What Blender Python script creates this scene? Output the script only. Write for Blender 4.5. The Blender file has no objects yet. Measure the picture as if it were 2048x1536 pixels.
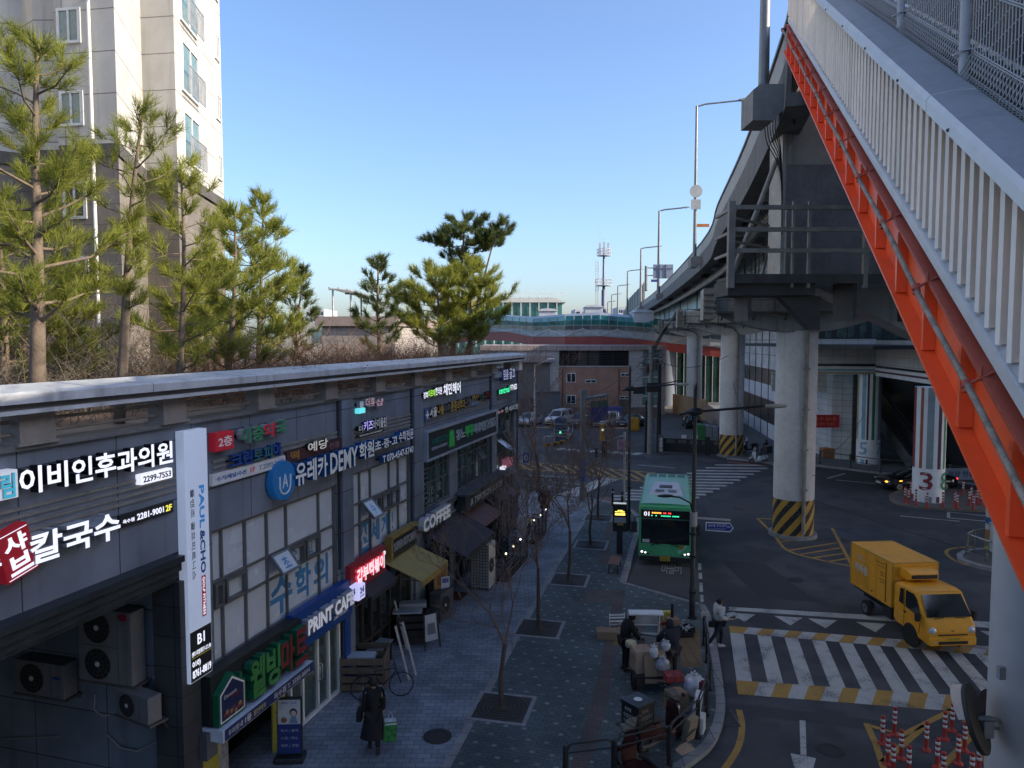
import bpy,bmesh,math,random
import numpy as np
from mathutils import Matrix,Vector
S=bpy.context.scene
R=math.radians
random.seed(7);np.random.seed(7)
# -- camera
FPX,CAMH=1480.0,10.0
PITCH=math.atan(90/1480)
cam=bpy.data.objects.new('camera',bpy.data.cameras.new('camera'))
S.collection.objects.link(cam)
cam.location=(0,0,CAMH)
cam.rotation_euler=(R(90)-PITCH,0,0)
cam.data.sensor_width=36
cam.data.lens=FPX/2048*36
cam.data.clip_start=0.1
cam.data.clip_end=6000
S.camera=cam
# -- sky, sun, exposure
SUN_EL,SUN_AZ=R(26),R(103)
w=bpy.data.worlds.new('World');S.world=w;w.use_nodes=True
nt=w.node_tree
sky=nt.nodes.new('ShaderNodeTexSky');sky.sky_type='NISHITA';sky.sun_disc=False
sky.sun_elevation=SUN_EL;sky.sun_rotation=SUN_AZ
sky.altitude=0;sky.air_density=1.0;sky.dust_density=2.0;sky.ozone_density=5.4
wb=nt.nodes.new('ShaderNodeMix');wb.data_type='RGBA';wb.blend_type='MULTIPLY';wb.inputs[0].default_value=1;wb.inputs[7].default_value=(1.02,.95,.93,1)
nt.links.new(sky.outputs[0],wb.inputs[6]);nt.links.new(wb.outputs[2],nt.nodes['Background'].inputs[0])
nt.nodes['Background'].inputs[1].default_value=0.13
sd=bpy.data.lights.new('sun','SUN');sd.energy=3.4;sd.angle=R(0.5);sd.color=(1,.86,.66)
sun=bpy.data.objects.new('sun',sd);S.collection.objects.link(sun)
sdir=Vector((math.sin(SUN_AZ)*math.cos(SUN_EL),math.cos(SUN_AZ)*math.cos(SUN_EL),math.sin(SUN_EL)))
sun.rotation_euler=sdir.to_track_quat('Z','Y').to_euler()
S.view_settings.view_transform='Standard';S.view_settings.look='None'
S.view_settings.exposure=1.32;S.view_settings.gamma=1
S.view_settings.use_curve_mapping=False
S.cycles.max_bounces=6;S.cycles.transparent_max_bounces=12
# -- where things stand
cp,sp=math.cos(PITCH),math.sin(PITCH)
def ray(u,v):
 xc=(u-1024)/FPX;yc=(768-v)/FPX
 return Vector((xc,cp+yc*sp,-sp+yc*cp))
def G(u,v,z=0.0):
 d=ray(u,v);t=(z-CAMH)/d.z
 return Vector((d.x*t,d.y*t,z))
def D(u,v,Y):
 d=ray(u,v);t=Y/d.y
 return Vector((d.x*t,Y,CAMH+d.z*t))
 # frame of the shop front: x along the wall, y into the wall, z up
FO=Vector((-5.36,18.32,0));FD=Vector((.283,1,0)).normalized();FN=Vector((FD.y,-FD.x,0))
FR=math.atan2(FD.y,FD.x)
def F(u,v,n=0.0):
 d=ray(u,v);c=Vector((0,0,CAMH))
 t=((FO-c).dot(FN)+n)/d.dot(FN)
 P=c+d*t
 return(P-FO).dot(FD),P.z
def FP(s,n=0,z=0):return FO+FD*s+FN*n+Vector((0,0,z))
def toF(P):return(P-FO).dot(FD),(P-FO).dot(FN)
# -- mesh building
class MB:
 def __init__(s,M=None):s.v=[];s.f=[];s.m=[];s.sm=[];s.M=M or Matrix.Identity(4)
 def add(s,vs,fs,mi=0,sm=False):
  o=len(s.v);M=s.M
  for p in vs:s.v.append(tuple(M@Vector(p)))
  for f in fs:s.f.append([i+o for i in f]);s.m.append(mi);s.sm.append(sm)
  return s
 def box(s,x0,x1,y0,y1,z0,z1,mi=0):
  if x0>x1:x0,x1=x1,x0
  if y0>y1:y0,y1=y1,y0
  if z0>z1:z0,z1=z1,z0
  return s.add([(x0,y0,z0),(x1,y0,z0),(x1,y1,z0),(x0,y1,z0),(x0,y0,z1),(x1,y0,z1),(x1,y1,z1),(x0,y1,z1)],[(0,3,2,1),(4,5,6,7),(0,1,5,4),(1,2,6,5),(2,3,7,6),(3,0,4,7)],mi)
 def bar(s,p,q,w=.05,h=None,mi=0,up=(0,0,1)):
  p=Vector(p);q=Vector(q);h=h or w;t=(q-p).normalized()
  a=t.cross(Vector(up))
  if a.length<1e-3:a=t.cross(Vector((1,0,0)))
  a.normalize();b=a.cross(t)
  vs=[]
  for c in(p,q):
   for i,j in((-1,-1),(1,-1),(1,1),(-1,1)):vs.append(c+a*(i*w/2)+b*(j*h/2))
  return s.add(vs,[(0,1,2,3),(7,6,5,4),(0,4,5,1),(1,5,6,2),(2,6,7,3),(3,7,4,0)],mi)
 def tube(s,pts,r,n=8,mi=0,sm=True,closed=False,cap=True):
  pts=[Vector(p)for p in pts];k=len(pts)
  rs=r if isinstance(r,(list,tuple))else[r]*k
  vs=[];prev=None
  for i,p in enumerate(pts):
   if closed:t=pts[(i+1)%k]-pts[i-1]
   else:t=pts[min(i+1,k-1)]-pts[max(i-1,0)]
   t.normalize()
   if prev is None:
    a=t.cross(Vector((0,0,1)))
    if a.length<.05:a=t.cross(Vector((0,1,0)))
   else:a=prev-t*prev.dot(t)
   a.normalize();prev=a;b=t.cross(a)
   for j in range(n):
    an=2*math.pi*j/n
    vs.append(p+a*(rs[i]*math.cos(an))+b*(rs[i]*math.sin(an)))
  fs=[]
  for i in range(k if closed else k-1):
   i2=(i+1)%k
   for j in range(n):fs.append((i*n+j,i*n+(j+1)%n,i2*n+(j+1)%n,i2*n+j))
  s.add(vs,fs,mi,sm)
  if cap and not closed:
   s.add(vs[:n],[tuple(range(n))[::-1]],mi);s.add(vs[-n:],[tuple(range(n))],mi)
  return s
 def cyl(s,c,r,z0,z1,n=24,mi=0,r2=None,sm=True):
  return s.tube([(c[0],c[1],z0),(c[0],c[1],z1)],[r,r if r2 is None else r2],n,mi,sm)
 def disc(s,c,ax,r,th,n=24,mi=0):
  ax=Vector(ax).normalized();c=Vector(c)
  return s.tube([c-ax*th/2,c+ax*th/2],r,n,mi,True)
 def prism(s,poly,a0,a1,ax='y',mi=0):
  def P(p,a):return(p[0],a,p[1])if ax=='y' else((p[0],p[1],a)if ax=='z' else(a,p[0],p[1]))
  n=len(poly);vs=[P(p,a0)for p in poly]+[P(p,a1)for p in poly]
  fs=[tuple(range(n)),tuple(range(2*n-1,n-1,-1))]+[(i,i+n,(i+1)%n+n,(i+1)%n)for i in range(n)]
  return s.add(vs,fs,mi)
 def lathe(s,prof,n=20,c=(0,0,0),mi=0,sm=True):
  vs=[];k=len(prof)
  for r,z in prof:
   for j in range(n):
    a=2*math.pi*j/n;vs.append((c[0]+r*math.cos(a),c[1]+r*math.sin(a),c[2]+z))
  fs=[(i*n+j,i*n+(j+1)%n,(i+1)*n+(j+1)%n,(i+1)*n+j)for i in range(k-1)for j in range(n)]
  return s.add(vs,fs,mi,sm)
 def ball(s,c,r,nu=14,nv=9,mi=0):
  rx,ry,rz=r if isinstance(r,(tuple,list))else(r,r,r);vs=[];
  for i in range(nv+1):
   th=math.pi*i/nv
   for j in range(nu):
    a=2*math.pi*j/nu
    vs.append((c[0]+rx*math.sin(th)*math.cos(a),c[1]+ry*math.sin(th)*math.sin(a),c[2]-rz*math.cos(th)))
  fs=[(i*nu+j,i*nu+(j+1)%nu,(i+1)*nu+(j+1)%nu,(i+1)*nu+j)for i in range(nv)for j in range(nu)]
  return s.add(vs,fs,mi,True)
 def loft(s,rings,mi=0,sm=True,cap=True,closed=True):
  n=len(rings[0]);vs=[p for r in rings for p in r];fs=[]
  for i in range(len(rings)-1):
   for j in range(n if closed else n-1):fs.append((i*n+j,i*n+(j+1)%n,(i+1)*n+(j+1)%n,(i+1)*n+j))
  s.add(vs,fs,mi,sm)
  if cap:s.add(rings[0],[tuple(range(n))[::-1]],mi);s.add(rings[-1],[tuple(range(n))],mi)
  return s
 def quad(s,*p,mi=0):return s.add(p,[tuple(range(len(p)))],mi)
 def text(s,body,x0,z0,x1,z1,y=0.0,depth=.02,mi=0,rot=0,bold=0.0,side=None):
 # letters standing in the x-z plane, facing -y, fitted to the box
  key=(body,round(bold,3))
  if key not in _TXT:
   cu=bpy.data.curves.new('t','FONT');cu.body=body;cu.size=1;cu.offset=bold;cu.resolution_u=2
   cu.align_x='CENTER';cu.space_line=.92
   ob=bpy.data.objects.new('t',cu);S.collection.objects.link(ob)
   me=bpy.data.meshes.new_from_object(ob.evaluated_get(bpy.context.evaluated_depsgraph_get()))
   vs=np.array([v.co[:2]for v in me.vertices]).reshape(-1,2);fs=[tuple(p.vertices)for p in me.polygons]
   ec={}
   for f in fs:
    for a,b in zip(f,f[1:]+f[:1]):ec[(a,b)]=1
   be=[e for e in ec if(e[1],e[0])not in ec]
   bpy.data.objects.remove(ob);bpy.data.curves.remove(cu);bpy.data.meshes.remove(me)
   _TXT[key]=(vs,fs,be)
  vs,fs,be=_TXT[key]
  if len(vs)==0:return s
  q=vs.copy()
  if rot==-90:q=np.stack([vs[:,1],-vs[:,0]],1)
  if rot==90:q=np.stack([-vs[:,1],vs[:,0]],1)
  lo=q.min(0);hi=q.max(0);q=(q-lo)/np.maximum(hi-lo,1e-6)
  X=x0+q[:,0]*(x1-x0);Z=z0+q[:,1]*(z1-z0)
  s.add([(a,y-depth,b)for a,b in zip(X,Z)],fs,mi)
  if depth>.004:
   n=len(X)
   s.add([(a,y-depth,b)for a,b in zip(X,Z)]+[(a,y,b)for a,b in zip(X,Z)],[(b,a,a+n,b+n)for a,b in be],mi if side is None else side)
  return s
 def build(s,name,mats,parent=None,world=False,bevel=0.0,seg=2,smooth=False,kind=None):
  me=bpy.data.meshes.new(name)
  me.from_pydata(s.v,[],s.f);
  mats=mats if isinstance(mats,(list,tuple))else[mats]
  for m in mats:me.materials.append(m)
  me.polygons.foreach_set('material_index',s.m)
  me.polygons.foreach_set('use_smooth',[True]*len(s.f)if smooth else s.sm)
  if bevel>0:
   bm=bmesh.new();bm.from_mesh(me)
   bmesh.ops.remove_doubles(bm,verts=bm.verts,dist=1e-4)
   ed=[e for e in bm.edges if len(e.link_faces)==2 and e.calc_face_angle(0)>R(28)]
   bmesh.ops.bevel(bm,geom=ed,offset=bevel,segments=seg,profile=.6,affect='EDGES',clamp_overlap=True)
   bm.to_mesh(me);bm.free()
  uvs(me)
  o=bpy.data.objects.new(name,me);S.collection.objects.link(o)
  if parent is not None:
   o.parent=parent
   if world:o.matrix_parent_inverse=WM[parent.name].inverted()
  if kind:o['kind']=kind
  WM[o.name]=WM.get(parent.name,Matrix.Identity(4))if parent is not None and not world else Matrix.Identity(4)
  return o
_TXT={};WM={}
def uvs(me):
 nl=len(me.loops)
 if nl==0:return
 uv=me.uv_layers.new(name='UV')
 co=np.empty(len(me.vertices)*3);me.vertices.foreach_get('co',co);co=co.reshape(-1,3)
 li=np.empty(nl,dtype=np.int32);me.loops.foreach_get('vertex_index',li)
 nf=len(me.polygons);no=np.empty(nf*3);me.polygons.foreach_get('normal',no);no=np.abs(no.reshape(-1,3))
 tot=np.empty(nf,dtype=np.int32);me.polygons.foreach_get('loop_total',tot)
 ax=np.repeat(np.argmax(no,1),tot);p=co[li]
 out=np.where((ax==2)[:,None],p[:,[0,1]],np.where((ax==1)[:,None],p[:,[0,2]],p[:,[1,2]]))
 uv.data.foreach_set('uv',out.astype(np.float32).ravel())
def thing(name,label,cat,loc=(0,0,0),rz=0.0,group=None,kind=None):
 o=bpy.data.objects.new(name,None);S.collection.objects.link(o);o.empty_display_size=.2
 o.location=loc;o.rotation_euler=(0,0,rz)
 o['label']=label;o['category']=cat
 if group:o['group']=group
 if kind:o['kind']=kind
 WM[o.name]=Matrix.Translation(Vector(loc))@Matrix.Rotation(rz,4,'Z')
 return o
def fthing(name,label,cat,s,z=0,n=0.0,group=None):
 return thing(name,label,cat,FP(s,n,z),FR,group)
def tag(o,label,cat,group=None):
 o['label']=label;o['category']=cat
 if group:o['group']=group
 return o
def dup(root,loc,rz=None,label=None,group=None,scale=None):
 r=root.copy();S.collection.objects.link(r);r.location=loc
 if rz is not None:r.rotation_euler=(0,0,rz)
 if label:r['label']=label
 if group:r['group']=group
 if scale:r.scale=scale if isinstance(scale,tuple)else(scale,)*3
 for c in list(root.children):
  k=c.copy();S.collection.objects.link(k);k.parent=r
  for g in list(c.children):
   h=g.copy();S.collection.objects.link(h);h.parent=k
 return r
 # -- materials
def node(nt,t,**kw):
 n=nt.nodes.new(t)
 for k,v in kw.items():
  if k.startswith('_'):setattr(n,k[1:],v)
  else:n.inputs[k.replace('__',' ')].default_value=v
 return n
def c4(c):return(c[0],c[1],c[2],1)
def mix(nt,fac,a,b,bt='MIX'):
 m=nt.nodes.new('ShaderNodeMix');m.data_type='RGBA';m.blend_type=bt
 for sock,v in((m.inputs[0],fac),(m.inputs[6],a),(m.inputs[7],b)):
  if hasattr(v,'is_output')or isinstance(v,bpy.types.NodeSocket):nt.links.new(v,sock)
  elif isinstance(v,(int,float)):sock.default_value=v
  else:sock.default_value=c4(v)
 return m.outputs[2]
def mth(nt,op,a,b=0.0,c=None):
 m=nt.nodes.new('ShaderNodeMath');m.operation=op
 for i,v in enumerate((a,b)if c is None else(a,b,c)):
  if isinstance(v,bpy.types.NodeSocket):nt.links.new(v,m.inputs[i])
  else:m.inputs[i].default_value=v
 return m.outputs[0]
def ramp(nt,x,lo,hi):
 m=nt.nodes.new('ShaderNodeMapRange');m.inputs[1].default_value=lo;m.inputs[2].default_value=hi
 m.interpolation_type='SMOOTHSTEP';nt.links.new(x,m.inputs[0]);return m.outputs[0]
def noise(nt,co,sc,det=3,dist=0.0,stretch=None):
 if stretch:
  mp=nt.nodes.new('ShaderNodeMapping');mp.inputs[3].default_value=stretch;nt.links.new(co,mp.inputs[0]);co=mp.outputs[0]
 n=nt.nodes.new('ShaderNodeTexNoise');n.inputs['Scale'].default_value=sc;n.inputs['Detail'].default_value=det
 n.inputs['Distortion'].default_value=dist;nt.links.new(co,n.inputs['Vector']);return n.outputs[0]
def newmat(name,rough=.6,metal=0.0,spec=.5):
 m=bpy.data.materials.new(name);m.use_nodes=True;nt=m.node_tree;b=nt.nodes['Principled BSDF']
 b.inputs['Roughness'].default_value=rough;b.inputs['Metallic'].default_value=metal
 b.inputs['Specular IOR Level'].default_value=spec
 tc=nt.nodes.new('ShaderNodeTexCoord');return m,nt,b,tc
MATS={}
def M(name,col,rough=.6,metal=0.0,var=.15,sc=2.0,bump=0.0,bsc=None,streak=0.0,dirt=None,emit=0.0,spec=.4,alpha=1.0,ecol=None):
 if name in MATS:return MATS[name]
 m,nt,b,tc=newmat(name,rough,metal,spec);co=tc.outputs['Object']
 n1=noise(nt,co,sc,5);n2=noise(nt,co,sc*7.3,3)
 f=mth(nt,'ADD',mth(nt,'MULTIPLY',n1,.65),mth(nt,'MULTIPLY',n2,.35))
 col_o=mix(nt,ramp(nt,f,.3,.7),[max(c*(1-var),0)for c in col],[min(c*(1+var),1)for c in col])
 if streak:
  st=noise(nt,co,1.0,4,.3,(3.2,3.2,.12))
  col_o=mix(nt,mth(nt,'MULTIPLY',ramp(nt,st,.5,.75),streak),col_o,dirt or[c*.35 for c in col])
 nt.links.new(col_o,b.inputs['Base Color'])
 if bump:
  bp=nt.nodes.new('ShaderNodeBump');bp.inputs['Strength'].default_value=bump;bp.inputs['Distance'].default_value=.02
  nt.links.new(noise(nt,co,bsc or sc*14,4),bp.inputs['Height']);nt.links.new(bp.outputs[0],b.inputs['Normal'])
 rr=mth(nt,'ADD',mth(nt,'MULTIPLY',n1,.3),rough-.15);nt.links.new(rr,b.inputs['Roughness'])
 if emit:b.inputs['Emission Color'].default_value=c4(ecol or col);b.inputs['Emission Strength'].default_value=emit
 if alpha<1:b.inputs['Alpha'].default_value=alpha
 MATS[name]=m;return m
def brick(name,c1,c2,mortar,bw,bh,ms=.008,rough=.7,off=.5,var=.2,streak=0.0,bump=.25,sc=1.0,spec=.35):
 if name in MATS:return MATS[name]
 m,nt,b,tc=newmat(name,rough,0,spec);uvn=nt.nodes.new('ShaderNodeUVMap');uvn.uv_map='UV'
 t=nt.nodes.new('ShaderNodeTexBrick');t.offset=off
 for k,v in(('Color1',c4(c1)),('Color2',c4(c2)),('Mortar',c4(mortar)),('Scale',1.0),('Mortar Size',ms),('Mortar Smooth',.1),('Brick Width',bw),('Row Height',bh),('Bias',0.0)):
  t.inputs[k].default_value=v
 nt.links.new(uvn.outputs[0],t.inputs['Vector'])
 n1=noise(nt,tc.outputs['Object'],sc*.7,6)
 dk=mix(nt,ramp(nt,n1,.25,.75),(1-var,)*3,(1+var*.5,)*3)
 o=mix(nt,1.0,t.outputs['Color'],dk,'MULTIPLY')
 n3=noise(nt,tc.outputs['Object'],38,2);o=mix(nt,1.0,o,mix(nt,n3,(.82,)*3,(1.18,)*3),'MULTIPLY')
 if streak:
  st=noise(nt,tc.outputs['Object'],1.0,4,.4,(2.5,2.5,.15))
  o=mix(nt,mth(nt,'MULTIPLY',ramp(nt,st,.5,.72),streak),o,[c*.4 for c in c1])
 nt.links.new(o,b.inputs['Base Color'])
 if bump:
  bp=nt.nodes.new('ShaderNodeBump');bp.inputs['Strength'].default_value=bump;bp.inputs['Distance'].default_value=.01;bp.invert=True
  nt.links.new(t.outputs['Fac'],bp.inputs['Height']);nt.links.new(bp.outputs[0],b.inputs['Normal'])
 MATS[name]=m;return m
def glass(name,col=(.02,.03,.035),rough=.06,alpha=1.0,var=.5):
 return M(name,col,rough,0,var,.8,spec=.7,alpha=alpha)
def paint(name,col,wear=.5,under=(.05,.052,.058)):
 m,nt,b,tc=newmat(name,.75);co=tc.outputs['Object']
 a=noise(nt,co,1.3,6,.4);c=noise(nt,co,22,4)
 k=mth(nt,'ADD',mth(nt,'MULTIPLY',a,.55),mth(nt,'MULTIPLY',c,.45))
 f=ramp(nt,k,.5-.02,.66)
 base=mix(nt,noise(nt,co,4,3),[x*.82 for x in col],[min(x*1.1,1)for x in col])
 nt.links.new(mix(nt,mth(nt,'MULTIPLY',f,wear),base,under),b.inputs['Base Color']);return m
 # -- shared materials
def asphalt_mat():
 m,nt,b,tc=newmat('asphalt',.82,0,.3);co=tc.outputs['Object']
 big=noise(nt,co,.16,6,1.2);mid=noise(nt,co,.9,5);fine=noise(nt,co,45,3)
 c=mix(nt,ramp(nt,big,.35,.65),(.046,.050,.056),(.082,.085,.090))
 c=mix(nt,ramp(nt,mid,.42,.7),c,(.047,.050,.056))
 c=mix(nt,1.0,c,mix(nt,fine,(.75,)*3,(1.25,)*3),'MULTIPLY')
 vo=nt.nodes.new('ShaderNodeTexVoronoi');vo.feature='DISTANCE_TO_EDGE';vo.inputs['Scale'].default_value=.16
 wv=nt.nodes.new('ShaderNodeTexNoise');wv.inputs['Scale'].default_value=.8;nt.links.new(co,wv.inputs[0])
 ad=nt.nodes.new('ShaderNodeVectorMath');ad.operation='MULTIPLY_ADD';ad.inputs[1].default_value=(2.4,)*3
 nt.links.new(wv.outputs[1],ad.inputs[0]);nt.links.new(co,ad.inputs[2]);nt.links.new(ad.outputs[0],vo.inputs['Vector'])
 crack=mth(nt,'MULTIPLY',mth(nt,'LESS_THAN',vo.outputs['Distance'],.0045),ramp(nt,noise(nt,co,.22,2),.5,.6))
 c=mix(nt,mth(nt,'MULTIPLY',crack,.7),c,(.018,.018,.02))
 nt.links.new(c,b.inputs['Base Color'])
 bp=nt.nodes.new('ShaderNodeBump');bp.inputs['Strength'].default_value=.35;bp.inputs['Distance'].default_value=.01
 nt.links.new(fine,bp.inputs['Height']);nt.links.new(bp.outputs[0],b.inputs['Normal'])
 return m
def green_paver_mat():
 m,nt,b,tc=newmat('green_paver',.8,0,.3);co=tc.outputs['Object']
 mp=nt.nodes.new('ShaderNodeMapping');mp.inputs['Rotation'].default_value=(0,0,R(17));nt.links.new(co,mp.inputs[0])
 t=nt.nodes.new('ShaderNodeTexBrick');t.offset=.5
 for k,v in(('Color1',(.080,.104,.112,1)),('Color2',(.108,.134,.14,1)),('Mortar',(.03,.035,.035,1)),('Scale',1.0),('Mortar Size',.006),('Brick Width',.24),('Row Height',.12)):t.inputs[k].default_value=v
 nt.links.new(mp.outputs[0],t.inputs['Vector'])
 sx=nt.nodes.new('ShaderNodeSeparateXYZ');nt.links.new(mp.outputs[0],sx.inputs[0])
 P=.48
 row=mth(nt,'FLOOR',mth(nt,'DIVIDE',sx.outputs[1],P));sh=mth(nt,'MULTIPLY',mth(nt,'MODULO',row,2.0),P/2)
 fx=mth(nt,'ABSOLUTE',mth(nt,'SUBTRACT',mth(nt,'FRACT',mth(nt,'DIVIDE',mth(nt,'ADD',sx.outputs[0],sh),P)),.5))
 fy=mth(nt,'ABSOLUTE',mth(nt,'SUBTRACT',mth(nt,'FRACT',mth(nt,'DIVIDE',sx.outputs[1],P)),.5))
 a=mth(nt,'MULTIPLY',mth(nt,'LESS_THAN',fx,.15),mth(nt,'LESS_THAN',fy,.045))
 c_=mth(nt,'MULTIPLY',mth(nt,'LESS_THAN',fx,.05),mth(nt,'LESS_THAN',fy,.125))
 dot=mth(nt,'MULTIPLY',mth(nt,'MAXIMUM',a,c_),ramp(nt,noise(nt,co,1.7,3),.3,.6))
 c=mix(nt,mth(nt,'MULTIPLY',dot,.75),t.outputs['Color'],(.33,.35,.36))
 c=mix(nt,1.0,c,mix(nt,ramp(nt,noise(nt,co,.5,6),.3,.75),(.72,)*3,(1.18,)*3),'MULTIPLY')
 c=mix(nt,1.0,c,mix(nt,noise(nt,co,60,2),(.8,)*3,(1.2,)*3),'MULTIPLY')
 nt.links.new(c,b.inputs['Base Color'])
 bp=nt.nodes.new('ShaderNodeBump');bp.inputs['Strength'].default_value=.3;bp.inputs['Distance'].default_value=.008;bp.invert=True
 nt.links.new(t.outputs['Fac'],bp.inputs['Height']);nt.links.new(bp.outputs[0],b.inputs['Normal'])
 return m
def hazard_mat(name,k=.95,pitch=1.15):
 m,nt,b,tc=newmat(name,.7);sx=nt.nodes.new('ShaderNodeSeparateXYZ');nt.links.new(tc.outputs['Object'],sx.inputs[0])
 th=mth(nt,'ARCTAN2',sx.outputs[1],sx.outputs[0])
 f=mth(nt,'FRACT',mth(nt,'ADD',mth(nt,'MULTIPLY',th,-9/(2*math.pi)),mth(nt,'MULTIPLY',sx.outputs[2],pitch)))
 s_=mth(nt,'LESS_THAN',f,.52);n=noise(nt,tc.outputs['Object'],3,5)
 y=mix(nt,n,(.36,.19,.02),(.52,.31,.05));k_=mix(nt,n,(.012,.012,.014),(.03,.03,.033))
 c=mix(nt,s_,k_,y);c=mix(nt,mth(nt,'MULTIPLY',ramp(nt,noise(nt,tc.outputs['Object'],8,5),.6,.7),.6),c,(.2,.19,.17))
 nt.links.new(c,b.inputs['Base Color']);return m
asphalt=asphalt_mat();greenpave=green_paver_mat();hazard=hazard_mat('hazard_stripes')
paver=brick('grey_paver',(.175,.20,.235),(.25,.275,.31),(.085,.095,.11),.32,.19,.008,.8,var=.35)
brownpave=brick('brown_paver',(.10,.082,.075),(.125,.10,.09),(.05,.05,.05),.24,.12,.006,.8,var=.3)
tactile=brick('tactile_paver',(.24,.155,.065),(.29,.19,.09),(.10,.075,.05),.3,.06,.012,.8,off=0,var=.3)
kerbstone=brick('kerb_granite',(.23,.235,.24),(.29,.29,.29),(.09,.09,.09),1.0,.5,.012,.75,off=0,var=.25)
whitepaint=paint('white_road_paint',(.46,.46,.44),.75)
yellowpaint=paint('yellow_road_paint',(.42,.24,.05),.65)
redpaint=paint('red_road_paint',(.42,.10,.08),.3)
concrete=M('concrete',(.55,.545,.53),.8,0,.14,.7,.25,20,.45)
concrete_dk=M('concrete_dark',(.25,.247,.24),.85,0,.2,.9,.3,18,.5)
soot=M('sooty_concrete',(.15,.147,.142),.85,0,.25,1.2,.35,22,.55)
steel_dk=M('dark_steel',(.085,.082,.08),.55,.1,.25,3)
steel_br=M('brown_steel',(.26,.235,.205),.6,.1,.25,3)
galv=M('galvanised',(.42,.43,.44),.45,.6,.12,4)
black=M('black_paint',(.018,.019,.022),.45,0,.3,4)
blackgl=M('black_gloss',(.008,.009,.012),.2,0,.3,2,spec=.6)
rubber=M('rubber',(.016,.016,.017),.85,0,.3,6)
white=M('white_paint',(.72,.72,.70),.5,0,.06,3)
offwhite=M('offwhite_plastic',(.55,.56,.56),.5,0,.08,3)
grey=M('grey_paint',(.28,.29,.30),.5,0,.12,3)
dgrey=M('dark_grey_paint',(.075,.08,.088),.55,0,.18,3)
lit=lambda nm,c,e=1.0:M(nm,c,.5,0,.03,2,emit=e*.55)
litwhite=lit('lit_white',(.86,.87,.97),.62)
skin=M('skin',(.42,.26,.19),.55,0,.08,8)
hairm=M('black_hair',(.012,.010,.010),.55,0,.3,20)
# -- the ground
def sheet(name,pts,z,m,kind='structure',h=0.0,parent=None,label=None):
 bm=bmesh.new();vs=[bm.verts.new((p[0],p[1],z))for p in pts];f=bm.faces.new(vs)
 if f.normal.z<0:f.normal_flip()
 bm.normal_update()
 if f.normal.z<0:bmesh.ops.reverse_faces(bm,faces=[f])
 if h:
  r=bmesh.ops.extrude_face_region(bm,geom=[f]);
  for e in r['geom']:
   if isinstance(e,bmesh.types.BMVert):e.co.z-=h
  bmesh.ops.recalc_face_normals(bm,faces=bm.faces)
 bmesh.ops.triangulate(bm,faces=[f for f in bm.faces if len(f.verts)>4])
 me=bpy.data.meshes.new(name);bm.to_mesh(me);bm.free();me.materials.append(m);uvs(me)
 o=bpy.data.objects.new(name,me);S.collection.objects.link(o)
 if kind:o['kind']=kind
 if label:o['label']=label
 return o
def pxl(*uv,z=0.0):return[G(u,v,z)for u,v in uv]
def strip(pts,wd,off=0.0):
 pts=[Vector((p[0],p[1]))for p in pts];L=[];Rr=[]
 for i,p in enumerate(pts):
  t=(pts[min(i+1,len(pts)-1)]-pts[max(i-1,0)]).normalized();n=Vector((-t.y,t.x))
  L.append(p+n*(off+wd/2));Rr.append(p+n*(off-wd/2))
 return L+Rr[::-1]
def smooth(pts,n=4):
 P=[Vector(p[:2])for p in pts];out=[]
 for i in range(len(P)-1):
  a=P[max(i-1,0)];b=P[i];c=P[i+1];d=P[min(i+2,len(P)-1)]
  for k in range(n):
   t=k/n;out.append(.5*((2*b)+(c-a)*t+(2*a-5*b+4*c-d)*t*t+(3*b-a-3*c+d)*t**3))
 return out+[P[-1]]
def smooth3(pts,n=6):
 P=[Vector(p)for p in pts];out=[]
 for i in range(len(P)-1):
  a=P[max(i-1,0)];b=P[i];c=P[i+1];d=P[min(i+2,len(P)-1)]
  for k in range(n):
   t=k/n;out.append(.5*((2*b)+(c-a)*t+(2*a-5*b+4*c-d)*t*t+(3*b-a-3*c+d)*t**3))
 return out+[P[-1]]
sheet('ground',[(-2500,-2500),(2500,-2500),(2500,4000),(-2500,4000)],-.012,M('far_ground',(.10,.098,.092),.9,0,.2,.02))
sheet('road',[(-90,-60),(110,-60),(110,175),(-90,175)],0,asphalt)
SZ=.12
kerb_px=[(1255,1700),(1330,1556),(1375,1520),(1412,1490),(1432,1455),(1441,1415),(1438,1370),(1428,1300),(1416,1235),(1404,1210)]
kerbA=smooth(pxl(*kerb_px,z=SZ))
bayL=pxl((1245,1165),(1278,1048),z=SZ)
top_px=[(1278,1048),(1276,1034),(1257,1018),(1217,1004),(1150,993),(1030,981)]
kerbB=smooth(pxl(*top_px,z=SZ))
edge=kerbA+[Vector(p[:2])for p in bayL]+kerbB[1:]
fl0=FP(-26,.0);fl1=FP(20.9,0);
inner_px=[(860,1590),(900,1520),(1050,1244),(1110,1135),(1172,1035),(1192,1001)]
inner=[Vector(p[:2])for p in pxl(*inner_px,z=SZ)]
d0=(inner[0]-inner[1]).normalized();near_in=inner[0]+d0*14
near_out=kerbA[0]+(kerbA[0]-kerbA[2]).normalized()*10
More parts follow.
